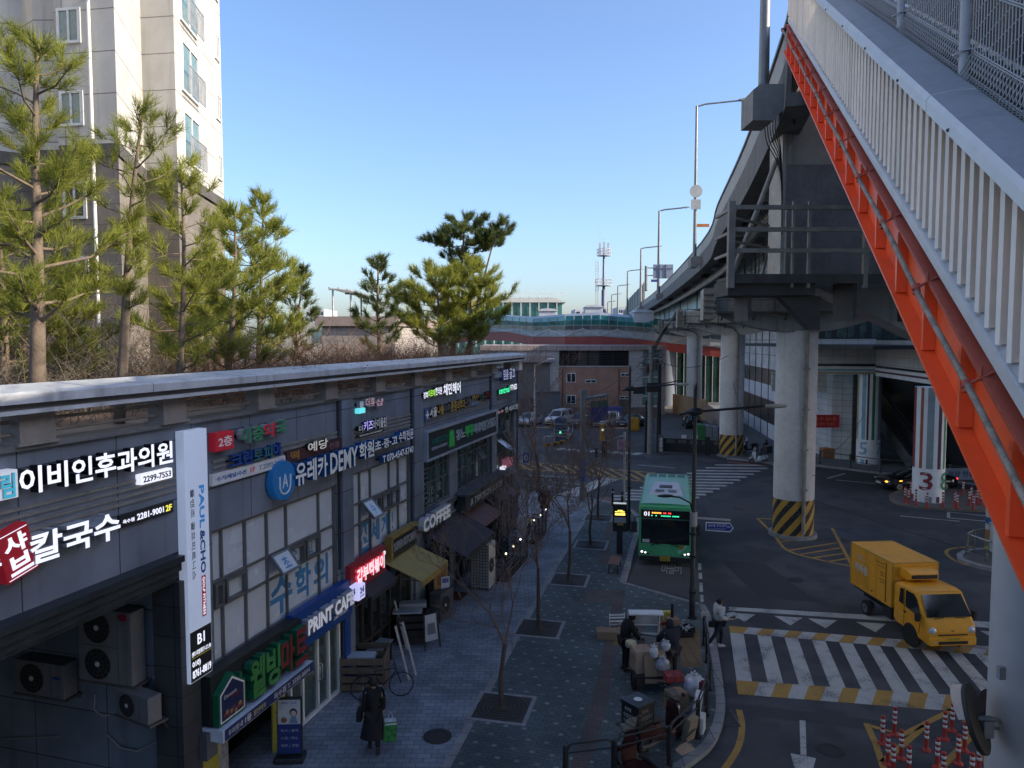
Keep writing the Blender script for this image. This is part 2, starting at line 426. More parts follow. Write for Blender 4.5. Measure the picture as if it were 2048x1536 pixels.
# grey shop-front pavement, then the green one beside it
sheet('pavement',[near_in]+inner+[kerbB[-1],Vector((-6,kerbB[-1].y)),FP(20.9,-1).xy,FP(-30,-1).xy],SZ,paver,h=.14)
iK=min(range(len(edge)),key=lambda i:(edge[i]-inner[-1]).length)
sheet('sidewalk',[near_in,near_out]+edge[:iK]+inner[::-1],SZ+.002,greenpave,h=.142)
def kerbline(name,pts,wd,h0,h1,m=kerbstone,cat=None):
 b=MB();o=strip(pts,wd);n=len(o)//2
 for i in range(n-1):
  q=[o[i],o[i+1],o[2*n-2-i],o[2*n-1-i]]
  b.add([(p.x,p.y,h1)for p in q]+[(p.x,p.y,h0)for p in q],[(0,1,2,3),(0,4,5,1),(1,5,6,2),(2,6,7,3),(3,7,4,0)])
 ob=b.build(name,m);ob['kind']='structure'
 bm=bmesh.new();bm.from_mesh(ob.data);bmesh.ops.recalc_face_normals(bm,faces=bm.faces);bm.to_mesh(ob.data);bm.free();return ob
kerbline('kerb',[near_out]+kerbA,.24,-.01,SZ+.012)
kerbline('kerb',[Vector(p[:2])for p in bayL]+kerbB[1:],.26,-.01,SZ+.012)
kerbline('kerb',[Vector(p[:2])for p in pxl((1404,1210),(1245,1165),z=SZ)],.2,-.01,SZ+.012)
kerbline('pavement_edging',[near_in]+inner,.2,SZ-.05,SZ+.01)
gp=[G(u,v,SZ)for u,v in((1150,1560),(1200,1400),(1228,1250),(1240,1180),(1215,1120),(1226,1040),(1240,1000))]
sheet('paving_strip',strip(smooth(gp[:4]),.42),SZ+.006,brownpave)
sheet('paving_strip',strip(smooth([gp[0]+Vector((1.2,0,0)),gp[1]+Vector((1.0,0,0)),gp[2]+Vector((.9,.2,0))]),.3),SZ+.006,brownpave)
sheet('paving_strip',strip([G(1205,1130,SZ),G(1232,1012,SZ)],.5),SZ+.006,brownpave)
sheet('paving_strip',pxl((1175,1180),(1240,1180),(1236,1206),(1166,1204),z=SZ),SZ+.007,brownpave)
sheet('tactile_paving',pxl((1361,1258),(1399,1258),(1404,1335),(1361,1335),z=SZ),SZ+.007,tactile)
sheet('tactile_paving',pxl((1226,1277),(1250,1277),(1250,1291),(1226,1291),z=SZ),SZ+.008,tactile)
sheet('paving_strip',strip([G(1205,995,SZ),G(1262,1024,SZ)],.8),SZ+.006,M('red_paving',(.20,.11,.09),.8,0,.2,6))
# asphalt patches
sheet('road_patch',pxl((1255,1165),(1400,1200),(1395,1105),(1285,1095)),.003,M('bay_concrete',(.075,.076,.078),.85,0,.2,1.2,.2))
sheet('road_patch',pxl((1465,1405),(1990,1470),(1975,1490),(1440,1424)),.003,M('patch_asphalt',(.052,.053,.056),.85,0,.15,2,.3))
sheet('road_patch',pxl((1300,790),(1480,850),(1450,908),(1315,905)),.004,M('lot_asphalt',(.10,.10,.098),.85,0,.2,.5,.2))
sheet('road_patch',pxl((1410,1010),(1545,985),(1560,1012),(1425,1045)),.002,M('patch_old',(.060,.062,.067),.85,0,.15,2,.3))
sheet('road_patch',pxl((1440,1120),(1530,1128),(1640,1205),(1520,1196)),.002,M('patch_new',(.038,.040,.045),.85,0,.15,2,.3))
sheet('road_patch',pxl((1500,1440),(1560,1446),(1560,1560),(1480,1560)),.002,M('patch_old',(.060,.062,.067),.85,0,.15,2,.3))
sheet('road_patch',pxl((1060,900),(1290,912),(1290,921),(1060,908)),.002,M('patch_new',(.038,.040,.045),.85,0,.15,2,.3))
# -- road markings (thin sheets)
def marks(name,polys,m,z=.008):
 b=MB()
 for p in polys:
  vs=[(q[0],q[1],z)for q in p]
  a=sum(vs[i][0]*vs[(i+1)%len(vs)][1]-vs[(i+1)%len(vs)][0]*vs[i][1]for i in range(len(vs)))
  b.add(vs if a>0 else vs[::-1],[tuple(range(len(vs)))])
 return b.build(name,m,kind='structure')
def lerp(a,b,t):return a+(b-a)*t
# near raised crossing: checked border rows and bars
TL,TR=G(1458,1252),G(2090,1302);B0,B1=G(1476,1389),G(2100,1438)
tl,tr=G(1460,1265),G(2090,1321);b0,b1=G(1472,1361),G(2090,1403)
wp,yp=[],[]
for n,P0,P1,Q0,Q1,sk in((22,TL,TR,tl,tr,.022),(18,b0,b1,B0,B1,.026)):
 for i in range(n):
  a0,a1=i/n,(i+1)/n
  (yp if i%2==0 else wp).append([lerp(P0,P1,a0+(sk if i else 0)),lerp(P0,P1,a1+sk),lerp(Q0,Q1,a1),lerp(Q0,Q1,a0)])
for i in range(11):
 ut,ub=1460+54.5*i,1473+62.5*i
 wp.append(pxl((ut,1265.5+.0889*54.5*i),(ut+27,1265.5+.0889*(54.5*i+27)),(ub+31,1361+.068*(62.5*i+31)),(ub,1361+.068*62.5*i)))
marks('crossing_paint',wp,whitepaint);marks('crossing_paint',yp,yellowpaint)
marks('stop_line',[pxl((1458,1214),(2080,1250),(2080,1263),(1458,1221))],whitepaint)
marks('give_way_triangles',[pxl(*p)for p in(((1458,1226),(1511,1229),(1489,1244)),((1548,1232),(1605,1236),(1581,1251)),((1616,1237),(1674,1241),(1651,1257)),((1712,1244),(1772,1248),(1751,1265)),((1800,1249),(1856,1253),(1836,1270)),((1960,1262),(2020,1266),(2000,1284)))],whitepaint)
marks('road_arrow',[pxl((1599,1441),(1611,1442),(1613,1512),(1601,1510)),pxl((1581,1507),(1632,1517),(1612,1590),(1604,1590))],whitepaint)
def line_marks(name,lines,m,wd,z=.008):return marks(name,[q for l in lines for q in segs(l,wd)],m,z)
def segs(l,wd):
 o=strip(l,wd);n=len(o)//2
 return[[o[i],o[i+1],o[2*n-2-i],o[2*n-1-i]]for i in range(n-1)]
line_marks('yellow_line',[smooth(pxl((1478,1420),(1484,1450),(1478,1490),(1455,1530),(1420,1570))),pxl((1733,1447),(1752,1490),(1775,1560)),pxl((1740,1452),(1805,1470),(1905,1420)),pxl((1765,1525),(1850,1452)),pxl((1860,1560),(1945,1470)),pxl((1930,1440),(1990,1560))],yellowpaint,.16)
# hatch around the striped pier
hp=pxl((1515,1037),(1560,1090),(1620,1113),(1703,1133),(1662,1058),(1640,1040))
line_marks('yellow_line',[smooth(pxl((1515,1037),(1548,1070),(1575,1101),(1640,1120),(1705,1133))),pxl((1664,1056),(1705,1133)),pxl((1515,1037),(1575,1040))]+[pxl(a,b)for a,b in(((1545,1068),(1572,1060)),((1560,1083),(1590,1081)),((1578,1101),(1673,1086)),((1601,1109),(1680,1096)),((1626,1116),(1688,1107)),((1659,1123),(1696,1117)))],yellowpaint,.15)
# far zebra, crossing beyond the bus
zl=[]
for i in range(13):
 t=i/12;u0=1225+0*t;va=998-68*t;ub0=1212+216*t;ub1=1420+130*t
 zl.append(pxl((lerp(1205,1430,t),va),(lerp(1385,1548,t),va+3-2*t)))
line_marks('zebra_bars',zl,whitepaint,.55)
line_marks('stop_line',[pxl((1125,995),(1222,957))],whitepaint,1.3)
line_marks('lane_line',[pxl((1030,949),(1175,957)),pxl((1035,960),(1190,971)),pxl((1035,968),(1150,978)),pxl((1035,982),(1130,991)),pxl((1275,930),(1352,936)),pxl((1672,960),(1756,968)),pxl((1655,957),(1690,947)),pxl((1800,1032),(1920,1043)),pxl((1897,1024),(2010,1036)),pxl((1897,1036),(2010,1046)),pxl((1897,1024),(1897,1036)),pxl((1565,940),(1605,975))],whitepaint,.16)
line_marks('yellow_line',[pxl((1030,922),(1120,930),(1310,946)),pxl((1030,936),(1150,946),(1310,966))]+[pxl((u,925+(u-1030)*.075),(u+34,941+(u-1030)*.085))for u in range(1030,1300,24)],yellowpaint,.3)
line_marks('red_line',[pxl((1455,924),(1558,933))],redpaint,.35)
line_marks('zebra_bars',[pxl((u,900+(u-1115)*.06),(u+16,897+(u-1115)*.06))for u in range(1112,1270,22)],whitepaint,.7)
line_marks('hump_mark',[smooth(pxl((1050+k*0,852+k),(1090,855),(1130,840)))for k in(0,)],yellowpaint,.5)
# bus-stop lettering on the asphalt
for k,(u,ch)in enumerate(((1328,'마'),(1341,'을'),(1354,'버'))):
 b=MB();a=G(u,1148);c=G(u+2,1128)
 b.text(ch,0,0,.3,1,0,.0)
 vs=[(a.x+p[0]-.12+p[2]*(c.x-a.x),a.y+p[2]*(c.y-a.y),.008)for p in b.v];b.v=vs
 b.build('road_lettering',whitepaint,kind='structure')
b=MB()
for i,(v0,v1)in enumerate(((1127,1140),(1146,1158),(1166,1184),(1190,1204))):
 b.add([tuple(p+Vector((0,0,.008)))for p in pxl((1396+i*1.5,v1),(1403+i*1.5,v1),(1402+i*1.5,v0),(1396+i*1.5,v0))],[(0,1,2,3)])
b.build('lane_line',whitepaint,kind='structure')
# manholes and drain
mh=G(875,1473,SZ);b=MB();b.cyl((0,0),.36,0,.012,40);b.lathe([(.30,.012),(.30,.018),(.24,.018),(.24,.012)],40)
o=b.build('manhole_cover',M('cast_iron',(.045,.042,.042),.6,.4,.25,12,.3));o.location=mh;tag(o,'round dark manhole cover set in the grey shop-front pavers','manhole cover')
for u,v,lb in((1478,1018,'faint manhole cover in the open road right of the bus'),(1590,1160,'manhole cover in the open road above the stop line'),(1660,1500,'manhole cover beside the road arrow near the red bollards')):
 k=o.copy();S.collection.objects.link(k);k.location=G(u,v,.002);k['label']=lb;k.scale=(.9,.9,.6)
b=MB();
for i in range(9):b.box(-.3,.3,-.42+i*.1,-.37+i*.1,0,.02)
b.box(-.34,-.3,-.46,.46,0,.022);b.box(.3,.34,-.46,.46,0,.022)
o=b.build('drain_grate',steel_dk);o.location=G(1446,1436,.004);tag(o,'dark drain grate in the road beside the curved kerb','drain grate')
# pavements on the station side, islands
kz=.15
st=pxl((1455,915),(1560,926),(1640,930),(1760,944),(1850,953),(2100,985),z=kz)
sheet('sidewalk',[p.xy for p in st]+[Vector((90,45)),Vector((90,110)),Vector((27,110)),Vector((24,90)),G(1440,880).xy],kz,M('station_paving',(.13,.14,.15),.8,0,.2,1.5,.2),h=.16)
kerbline('kerb',[p.xy for p in st],.3,-.01,kz+.012)
isl=smooth(pxl((1782,990),(1790,1001),(1830,1011),(1900,1016),(1990,1018),(2060,1010),(2080,996),(2000,985),(1900,978),(1810,980),(1782,990),z=kz))
sheet('traffic_island',isl[:-1],kz,M('island_top',(.14,.13,.12),.85,0,.25,2,.2),h=.16)
kerbline('kerb',isl,.22,-.01,kz+.012,M('kerb_brown',(.17,.15,.125),.8,0,.2,3))
isl2=smooth(pxl((1920,1108),(1925,1118),(1960,1130),(2010,1138),(2070,1138),(2090,1118),(2030,1100),(1950,1098),(1920,1108),z=kz))
sheet('traffic_island',isl2[:-1],kz,M('island_dark',(.10,.098,.095),.85,0,.25,2,.2),h=.16)
kerbline('kerb',isl2,.25,-.01,kz+.012,M('kerb_grey',(.27,.27,.265),.8,0,.2,3))
line_marks('yellow_line',[smooth(pxl((2010,1142),(1930,1130),(1895,1110),(1900,1098),(1945,1093)))],yellowpaint,.16)
# -- shop building on the left
stone=brick('stone_cladding',(.145,.18,.235),(.18,.215,.27),(.04,.045,.052),1.9,1.15,.012,.62,off=0,var=.3,streak=.35,bump=.3)
stone_dk=brick('dark_stone',(.04,.044,.05),(.052,.056,.062),(.015,.016,.018),.9,.6,.01,.5,off=0,var=.3)
trim=M('beige_trim',(.20,.20,.19),.7,0,.2,3,streak=.4)
cornice=M('dark_cornice',(.030,.040,.048),.4,.2,.25,2)
alu=M('window_aluminium',(.16,.165,.17),.4,.5,.12,3)
film=M('white_window_film',(.50,.56,.63),.25,0,.05,.7,spec=.6)
gdark=M('dark_tinted_glass',(.012,.022,.026),.08,0,.6,.7,spec=.8)
ggreen=M('greenish_glass',(.03,.075,.075),.08,0,.6,.6,spec=.8)
BL=thing('shop_building','long two-storey dark stone shop building with a planted roof terrace along the pavement','building',FP(0),FR)
b=MB();D0=14.0
zt=8.33
# upper wall with window openings (walls are butted, never overlapping)
def wall(b,s0,s1,z0,z1,y0=0.0,y1=.35,mi=0):b.box(s0,s1,y0,y1,z0,z1,mi)
wall(b,-26,-4.2,5.86,zt)
wall(b,-4.2,-3.28,3.1,zt);wall(b,-3.28,1.92,6.0,zt);wall(b,1.92,2.78,3.1,zt)
wall(b,2.78,6.95,6.13,zt);wall(b,6.95,8.1,3.55,zt);wall(b,8.1,15.8,5.7,zt);wall(b,15.8,17.0,3.3,zt)
wall(b,17.0,20.0,6.3,zt);wall(b,20.0,20.9,0,zt)
wall(b,-3.28,1.92,2.9,3.1);wall(b,2.78,6.95,3.3,3.5);wall(b,8.1,15.8,3.55,3.85);wall(b,17.0,20.0,3.3,3.6)
wall(b,10.7,11.6,3.85,5.7)
# ground floor piers
for s0,s1 in((-4.2,-3.95),(-.62,-.5),(2.38,2.78),(6.95,7.7),(10.75,11.25),(15.9,16.8)):wall(b,s0,s1,0,2.9 if s1<2 else 3.1 if s1<3 else 3.3 if s1<7 else 3.55 if s1<16 else 3.3)
# end wall, alley side wall, roof slab, back of the shops
b.box(20.55,20.9,.35,D0,0,zt);b.box(-4.2,-3.85,.35,D0,0,8.0,0)
b.box(-26,20.55,.35,D0,8.0,8.3,0);b.box(-26,-4.2,.35,9.0,5.35,5.6,0)
b.box(-3.85,20.55,4.5,4.8,0,8.0,0);b.box(-26,-4.2,9,9.3,0,8.0,0);b.box(-26,-10.2,.05,.35,0,5.3,0);b.box(-3.85,20.55,.35,4.5,2.95,3.2,0)  # includes an unseen near-side wall added to darken the alley
b.build('wall',stone,BL)
b=MB()
for s in(2.02,7.02,15.95,20.62):b.box(s-.05,s+.06,-.035,-.004,3.6 if s<8 else 3.3,zt)
b.build('downpipe',M('downpipe',(.028,.03,.034),.5,.2,.2,3),BL)
for s0,s1 in((2.12,2.74),(7.12,7.95),(16.05,16.75)):
 b=MB();b.box(s0,s1,-.09,-.003,.1 if s0>3 else 0.1,zt-.02);b.build('pilaster',stone,BL)
b=MB();b.box(-4.42,-3.88,-.14,.5,.1,5.3);b.build('pilaster',stone_dk,BL)
b=MB()
for i,z in enumerate((7.42,7.30,7.18,7.06)):
 for s0,s1 in((-26,-4.3),(-3.2,2.0),(2.76,7.05),(8.0,15.9)):b.box(s0,s1,-.03,-.003,z,z+.055)
b.build('groove_ribs',trim,BL)
b=MB()
b.prism([(.1,5.86),(-.30,5.86),(-.30,5.74),(-.22,5.71),(-.22,5.56),(-.14,5.53),(-.14,5.40),(-.06,5.37),(-.06,5.30),(.1,5.30)],-26,-4.43,'x')
b.build('cornice',cornice,BL)
# string lines above the shops
b=MB();b.box(-3.28,2.4,-.16,-.002,2.98,3.1);b.box(8.1,15.9,-.12,-.002,3.6,3.72);b.build('sill_band',dgrey,BL)
# roof edge slab and terrace
b=MB();b.box(-26,20.95,-.10,.45,zt,zt+.07);b.build('roof_edge',M('roof_edge_stone',(.15,.155,.16),.7,0,.2,2),BL)
b=MB();b.box(-26,20.5,1.5,D0+22,8.31,8.36);b.build('terrace_floor',M('terrace_soil',(.20,.13,.085),.9,0,.35,1.2,.5,9),BL)
b=MB();b.box(-26,20.5,.46,1.5,8.31,8.345);b.build('terrace_paving',M('terrace_paving',(.30,.24,.18),.85,0,.2,2),BL)
# parapet: stone posts, two rails, heavy coping
PA=thing('roof_parapet','pale stone coping on stubby posts with dark rails along the shop roof','parapet',FP(0,0,zt+.07),FR)
cop=M('weathered_coping',(.44,.46,.48),.65,0,.14,1.5,.2,12,.5)
edges=[-26];x=-20.5
while x<20.9:edges.append(x);x+=3.05
edges.append(21.0)
for a,c in zip(edges,edges[1:]):
 b=MB();b.prism([(-.42,.66),(-.42,.80),(-.38,.83),(.42,.90),(.42,.66)],a+.008,c-.008,'x');b.build('coping',cop,PA)
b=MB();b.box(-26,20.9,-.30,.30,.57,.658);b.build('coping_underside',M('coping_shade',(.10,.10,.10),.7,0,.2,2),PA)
b=MB();b.box(-26,20.95,-.40,-.302,.505,.567);b.build('coping_lip',cop,PA)
x=-22.4;pm=M('parapet_post',(.24,.22,.20),.75,0,.15,3,streak=.4)
while x<20.9:
 b=MB();b.box(x,x+.62,-.14,.22,0,.565);b.box(x-.05,x+.67,-.17,.25,0,.05);b.build('post',pm,PA);x+=2.95
b=MB();b.box(20.3,20.92,-.2,.3,0,.565);b.build('post',white,PA)
for z in(.17,.36):
 b=MB();b.tube([(-26,.04,z),(20.3,.04,z)],.028,8);b.build('rail',steel_br,PA)
 # windows --
def window(name,s0,s1,z0,z1,cols,rows,pane,frame=alu,w_=.05,skip=(),yy=.10,parent=BL):
 fr=MB();xs=[s0]+list(cols)+[s1];zs=[z0]+list(rows)+[z1]
 fr.box(s0,s1,yy-.06,yy+.06,z0,z0+w_);fr.box(s0,s1,yy-.06,yy+.06,z1-w_,z1)
 fr.box(s0,s0+w_,yy-.06,yy+.06,z0+w_,z1-w_);fr.box(s1-w_,s1,yy-.06,yy+.06,z0+w_,z1-w_)
 for c in cols:fr.box(c-w_/2,c+w_/2,yy-.055,yy+.055,z0+w_,z1-w_)
 for r in rows:fr.box(s0+w_,s1-w_,yy-.05,yy+.05,r-w_/2,r+w_/2)
 f=fr.build(name,frame,parent)
 p=MB();p.box(s0+.02,s1-.02,yy+.012,yy+.03,z0+.02,z1-.02)
 p.build('pane',pane,f);return f
def opener(parent,s0,s1,z0,z1,ang,pane,txt=None,yy=.02,fm=alu,tm=None,swing='top'):
 b=MB(Matrix.Translation((s0,yy,z1))@Matrix.Rotation(-R(ang),4,'X'));w_=s1-s0;h=z1-z0
 for q in((0,.05,-h,0),(w_-.05,w_,-h,0),(.05,w_-.05,-h,-h+.05),(.05,w_-.05,-.05,0)):b.box(q[0],q[1],-.03,.03,q[2],q[3])
 b.box(.05,w_-.05,-.01,.01,-h+.05,-.05,1)
 if txt:b.text(txt,w_*.32,-h*.8,w_*.68,-h*.25,-.012,.004,2,bold=.02)
 return b.build('open_sash',[fm,pane,tm or film],parent)
bluefilm=M('blue_film',(.05,.21,.42),.4,0,.1,2)
WB=window('window',-3.26,1.90,3.12,5.98,(-2.88,-2.07,-1.24,-.44,1.08),(4.30,4.88),film)
for a,c in((-3.2,-2.91),(-2.83,-2.11)):
 b=MB()
 for q in((a,a+.06,4.33,4.85),(c-.06,c,4.33,4.85),(a+.06,c-.06,4.33,4.39),(a+.06,c-.06,4.79,4.85)):b.box(q[0],q[1],-.02,.10,q[2],q[3])
 b.build('sash',alu,WB)
for a,c,t in((-.40,.28,'중'),(.36,1.04,'고')):
 b=MB()
 for q in((a,a+.07,4.33,4.85),(c-.07,c,4.33,4.85),(a+.07,c-.07,4.33,4.40),(a+.07,c-.07,4.78,4.85)):b.box(q[0],q[1],-.02,.10,q[2],q[3])
 b.text(t,a+.2,4.42,c-.2,4.76,.11,.004,1,bold=.02);b.build('sash',[alu,bluefilm],WB)
opener(WB,-1.2,-.46,4.33,4.88,38,film,'초',tm=bluefilm)
b=MB();b.text('수',-1.1,3.3,-.15,4.25,.112,.004,0,bold=.03);b.text('학',-.02,3.32,.72,4.22,.112,.004,0,bold=.03);b.text('의',.84,3.35,1.6,4.2,.112,.004,0,bold=.03)
b.build('window_lettering',bluefilm,WB)
WC=window('window',2.80,6.93,3.52,6.11,(3.40,4.09,5.41,6.10),(4.55,5.17),film)
for a,c,t in((4.13,4.72,'학'),(4.78,5.38,'전'),(5.45,6.06,'문')):
 b=MB()
 for q in((a,a+.07,4.58,5.14),(c-.07,c,4.58,5.14),(a+.07,c-.07,4.58,4.65),(a+.07,c-.07,5.07,5.14)):b.box(q[0],q[1],-.02,.10,q[2],q[3])
 b.text(t,a+.16,4.68,c-.16,5.04,.11,.004,1,bold=.02);b.build('sash',[alu,bluefilm],WC)
opener(WC,3.42,4.07,4.55,5.17,42,film,'수',tm=bluefilm)
b=MB();b.box(3.43,4.06,.108,.113,3.57,4.53,0);b.text('신',3.5,3.75,4.0,4.4,.105,.004,1,bold=.04)
b.text('세',4.16,3.72,4.78,4.42,.112,.004,0,bold=.04);b.text('계',4.9,3.75,5.4,4.42,.112,.004,0,bold=.04);b.text('!',5.68,3.8,5.78,4.4,.112,.004,0,bold=.02)
b.build('window_lettering',[bluefilm,film],WC)
WD=window('window',8.12,10.68,3.87,5.68,(8.55,9.4,10.15),(4.75,5.3),ggreen)
b=MB();b.text('이긴치료',8.65,4.25,10.1,4.55,.112,.004,0);b.text('상담문의',8.75,3.98,9.8,4.15,.112,.004,0);b.build('window_lettering',M('faded_film',(.28,.33,.34),.5),WD)
WE=window('window',11.62,15.78,3.87,5.68,(12.2,12.9,13.9,14.5,15.2),(4.7,5.25),ggreen)
opener(WE,13.92,14.5,4.72,5.25,35,gdark)
b=MB();b.box(14.3,14.6,.1,.13,4.0,5.2);b.build('blind',film,WE)
WF=window('window',17.02,19.98,3.62,6.28,(17.9,18.7,19.3),(4.5,5.2),ggreen)
opener(WF,17.05,17.85,4.55,5.2,55,film);opener(WF,18.0,18.65,4.95,5.5,40,gdark);opener(WF,18.0,18.65,4.3,4.72,75,film)
b=MB()
for i in range(6):b.box(18.75,19.28,.02,.06,5.35+i*.11,5.41+i*.11)
b.build('vent_louvre',grey,WF)
b=MB()
for i in range(9):b.box(8.0,8.55,-.02,.03,3.9+i*.18,3.96+i*.18)
b.build('vent_louvre',dgrey,BL)
# shop interiors behind the glass: dark floors are the pavement; a few fittings
b=MB()
b.box(-.45,2.35,3.6,3.7,.1,2.9,0);b.box(.2,.9,1.6,2.2,.1,1.2,1);b.box(1.2,1.9,1.8,2.3,.1,1.0,1);b.box(-.3,.1,2.6,3.2,.1,1.5,1)
b.build('shop_fittings',[M('pale_wall',(.30,.34,.32),.7),offwhite],BL)
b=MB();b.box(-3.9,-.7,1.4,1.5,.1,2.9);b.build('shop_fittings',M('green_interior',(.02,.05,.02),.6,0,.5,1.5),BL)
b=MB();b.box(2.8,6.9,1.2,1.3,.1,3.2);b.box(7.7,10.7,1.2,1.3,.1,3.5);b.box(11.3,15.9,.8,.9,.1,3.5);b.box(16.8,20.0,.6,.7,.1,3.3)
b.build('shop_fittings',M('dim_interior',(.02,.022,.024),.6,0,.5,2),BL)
# PRINT shop doors
glassdoor=M('clear_door_glass',(.10,.16,.16),.06,0,.3,1,spec=.9,alpha=.45)
def shopfront(name,s0,s1,z0,z1,cols,fm,pm,rows=(),yy=.06,w_=.07):
 f=window(name,s0,s1,z0,z1,cols,rows,pm,fm,w_,yy=yy);return f
pd=shopfront('glazed_door',-.48,2.02,.12,2.2,(.12,.85,1.42),white,glassdoor)
b=MB()
for s in(.80,.92):b.tube([(s,-.02,.95),(s,-.07,1.0),(s,-.07,1.35),(s,-.02,1.4)],.015,8)
b.build('door_handle',galv,pd)
b=MB();b.box(-3.9,-3.2,.0,.04,.12,1.5,0);b.box(-3.2,-2.9,.0,.05,.12,1.8,1);b.box(-1.25,-.72,.0,.04,.12,1.9,2)
b.text('어\n서\n오\n십\n시\n오',-1.12,.25,-.86,1.8,0,.004,3,bold=.02)
b.build('door_panel',[M('yellow_board',(.30,.27,.04),.5),M('leaf_print',(.20,.21,.23),.6,0,.5,9),M('yellow_strip',(.36,.33,.05),.5),black],BL)
sf=shopfront('shop_front',2.82,6.9,.12,3.25,(3.4,4.0,4.6,5.3,6.1),M('brown_frame',(.05,.032,.026),.5),gdark,(.9,2.2))
sf2=shopfront('shop_front',7.75,10.7,.12,3.5,(8.6,9.7),black,gdark,(2.5,))
sf3=shopfront('shop_front',11.3,15.85,.12,3.5,(12.2,13.3,14.4,15.1),black,gdark,(2.4,))
sf4=shopfront('shop_front',16.85,19.95,.12,3.25,(17.6,18.6,19.3),M('beige_frame',(.22,.20,.17),.5),M('warm_glass',(.09,.085,.07),.1,0,.4,1,spec=.7),(2.3,))
# -- signs on the shop building
sideblk=M('black_letter_side',(.012,.012,.014),.4);sidewh=M('white_letter_side',(.34,.35,.37),.5)
signblue=M('sign_blue',(.015,.06,.22),.45);signred=M('sign_red',(.32,.012,.025),.4,emit=.12)
def letters(label,parts,n=.16,depth=.12,board=None,group=None,name='shop_sign',cat='shop sign',back=.03,extra=None):
# parts: (text, (u,v) lower left, (u,v) upper right, face, side); board: (u,v),(u,v),material
 fr=F(parts[0][1][0],parts[0][1][1],n)
 t=fthing(name,label,cat,fr[0],fr[1],0,group)
 for tx,a,c,fm,sm in parts:
  s0,z0=F(a[0],a[1],n);s1,z1=F(c[0],c[1],n)
  b=MB();b.text(tx,s0-fr[0],z0-fr[1],s1-fr[0],z1-fr[1],-(n-depth),depth,0,bold=.025,side=1)
  b.build('lettering',[fm,sm],t)
 b=MB();s0=F(*parts[0][1],n)[0]-fr[0];s1=F(*parts[-1][2],n)[0]-fr[0];zm=(F(*parts[0][2],n)[1]-fr[1])/2
 b.box(s0,s1,-(n-depth),-.004,zm-.03,zm+.03);b.build('mounting_rail',black,t)
 if board:
  a,c,m_,th=board;q0=F(a[0],a[1],th);q1=F(c[0],c[1],th)
  b=MB();b.box(q0[0]-fr[0],q1[0]-fr[0],-th,-.006,q0[1]-fr[1],q1[1]-fr[1]);b.build('sign_board',m_,t,bevel=.006)
 return t,fr
letters('white lit ENT clinic letters with black sides, upper left of the wall',[('이비인후과의원',(40,994),(345,881),litwhite,sideblk)],.2,.16)
t,fr=letters('cyan and white character block at the start of the clinic letters',[('림',(4,999),(30,945),M('sign_cyan',(.05,.40,.55),.4,emit=.25),sidewh)],.24,.03,board=((-60,1016),(35,938),M('sign_white_face',(.62,.66,.72),.4,emit=.2),.2))
def plate(label,text,a,c,face,tm,n=.08,group=None,txt_in=(.06,.2),bev=.02,name='shop_sign',cat='shop sign',bold=.02,edge=None,rot=0,extra=()):
 s0,z0=F(a[0],a[1],n);s1,z1=F(c[0],c[1],n)
 t=fthing(name,label,cat,s0,z0,0,group);W_,H_=s1-s0,z1-z0
 b=MB();b.box(0,W_,-n,-.005,0,H_);b.build('sign_board',face,t,bevel=bev)
 items=[(text,txt_in[0],txt_in[1],1-txt_in[0],1-txt_in[1],tm,rot)]if text else[]
 for tx,x0,z0_,x1,z1_,m_,ro in items+list(extra):
  b=MB();b.text(tx,x0*W_,z0_*H_,x1*W_,z1_*H_,-n,.006,0,bold=bold,rot=ro);b.build('lettering',m_,t)
 return t,W_,H_
plate('small white phone plate 2299-7553 under the clinic letters','2299-7553',(283,971),(345,935),litwhite,black,.14)
plate('black plate with phone 2281-9001 and yellow 2F',None,(240,1058),(347,1001),black,litwhite,.06,bev=.004,extra=(('옥수점',.05,.3,.25,.62,litwhite,0),('2281-9001',.30,.25,.80,.78,litwhite,0),('2F',.84,.25,.96,.78,lit('lit_yellow',(.9,.8,.1),.7),0)))
letters('big white rounded noodle-shop letters with pale sides',[('칼국수',(62,1133),(240,1020),litwhite,sidewh)],.24,.2)
s0,z0=F(36,1106,.2);t=fthing('shop_sign','red tilted diamond plate with white characters beside the noodle letters','shop sign',s0,z0)
b=MB(Matrix.Rotation(R(-14),4,'Y'));b.box(-.27,.27,-.2,-.005,-.38,.38);b.build('sign_board',signred,t,bevel=.02)
b=MB(Matrix.Rotation(R(-14),4,'Y'));b.text('샤',-.19,.02,.19,.30,-.2,.01,0,bold=.03);b.text('브',-.19,-.30,.19,-.02,-.2,.01,0,bold=.03)
for q in((-.24,.24,.335,.345),(-.24,.24,-.345,-.335)):b.box(q[0],q[1],-.207,-.199,q[2],q[3])
b.build('lettering',litwhite,t)
letters('partly seen white character at the left edge of the noodle sign',[('촌',(-50,1165),(2,1100),litwhite,sidewh)],.24,.2)
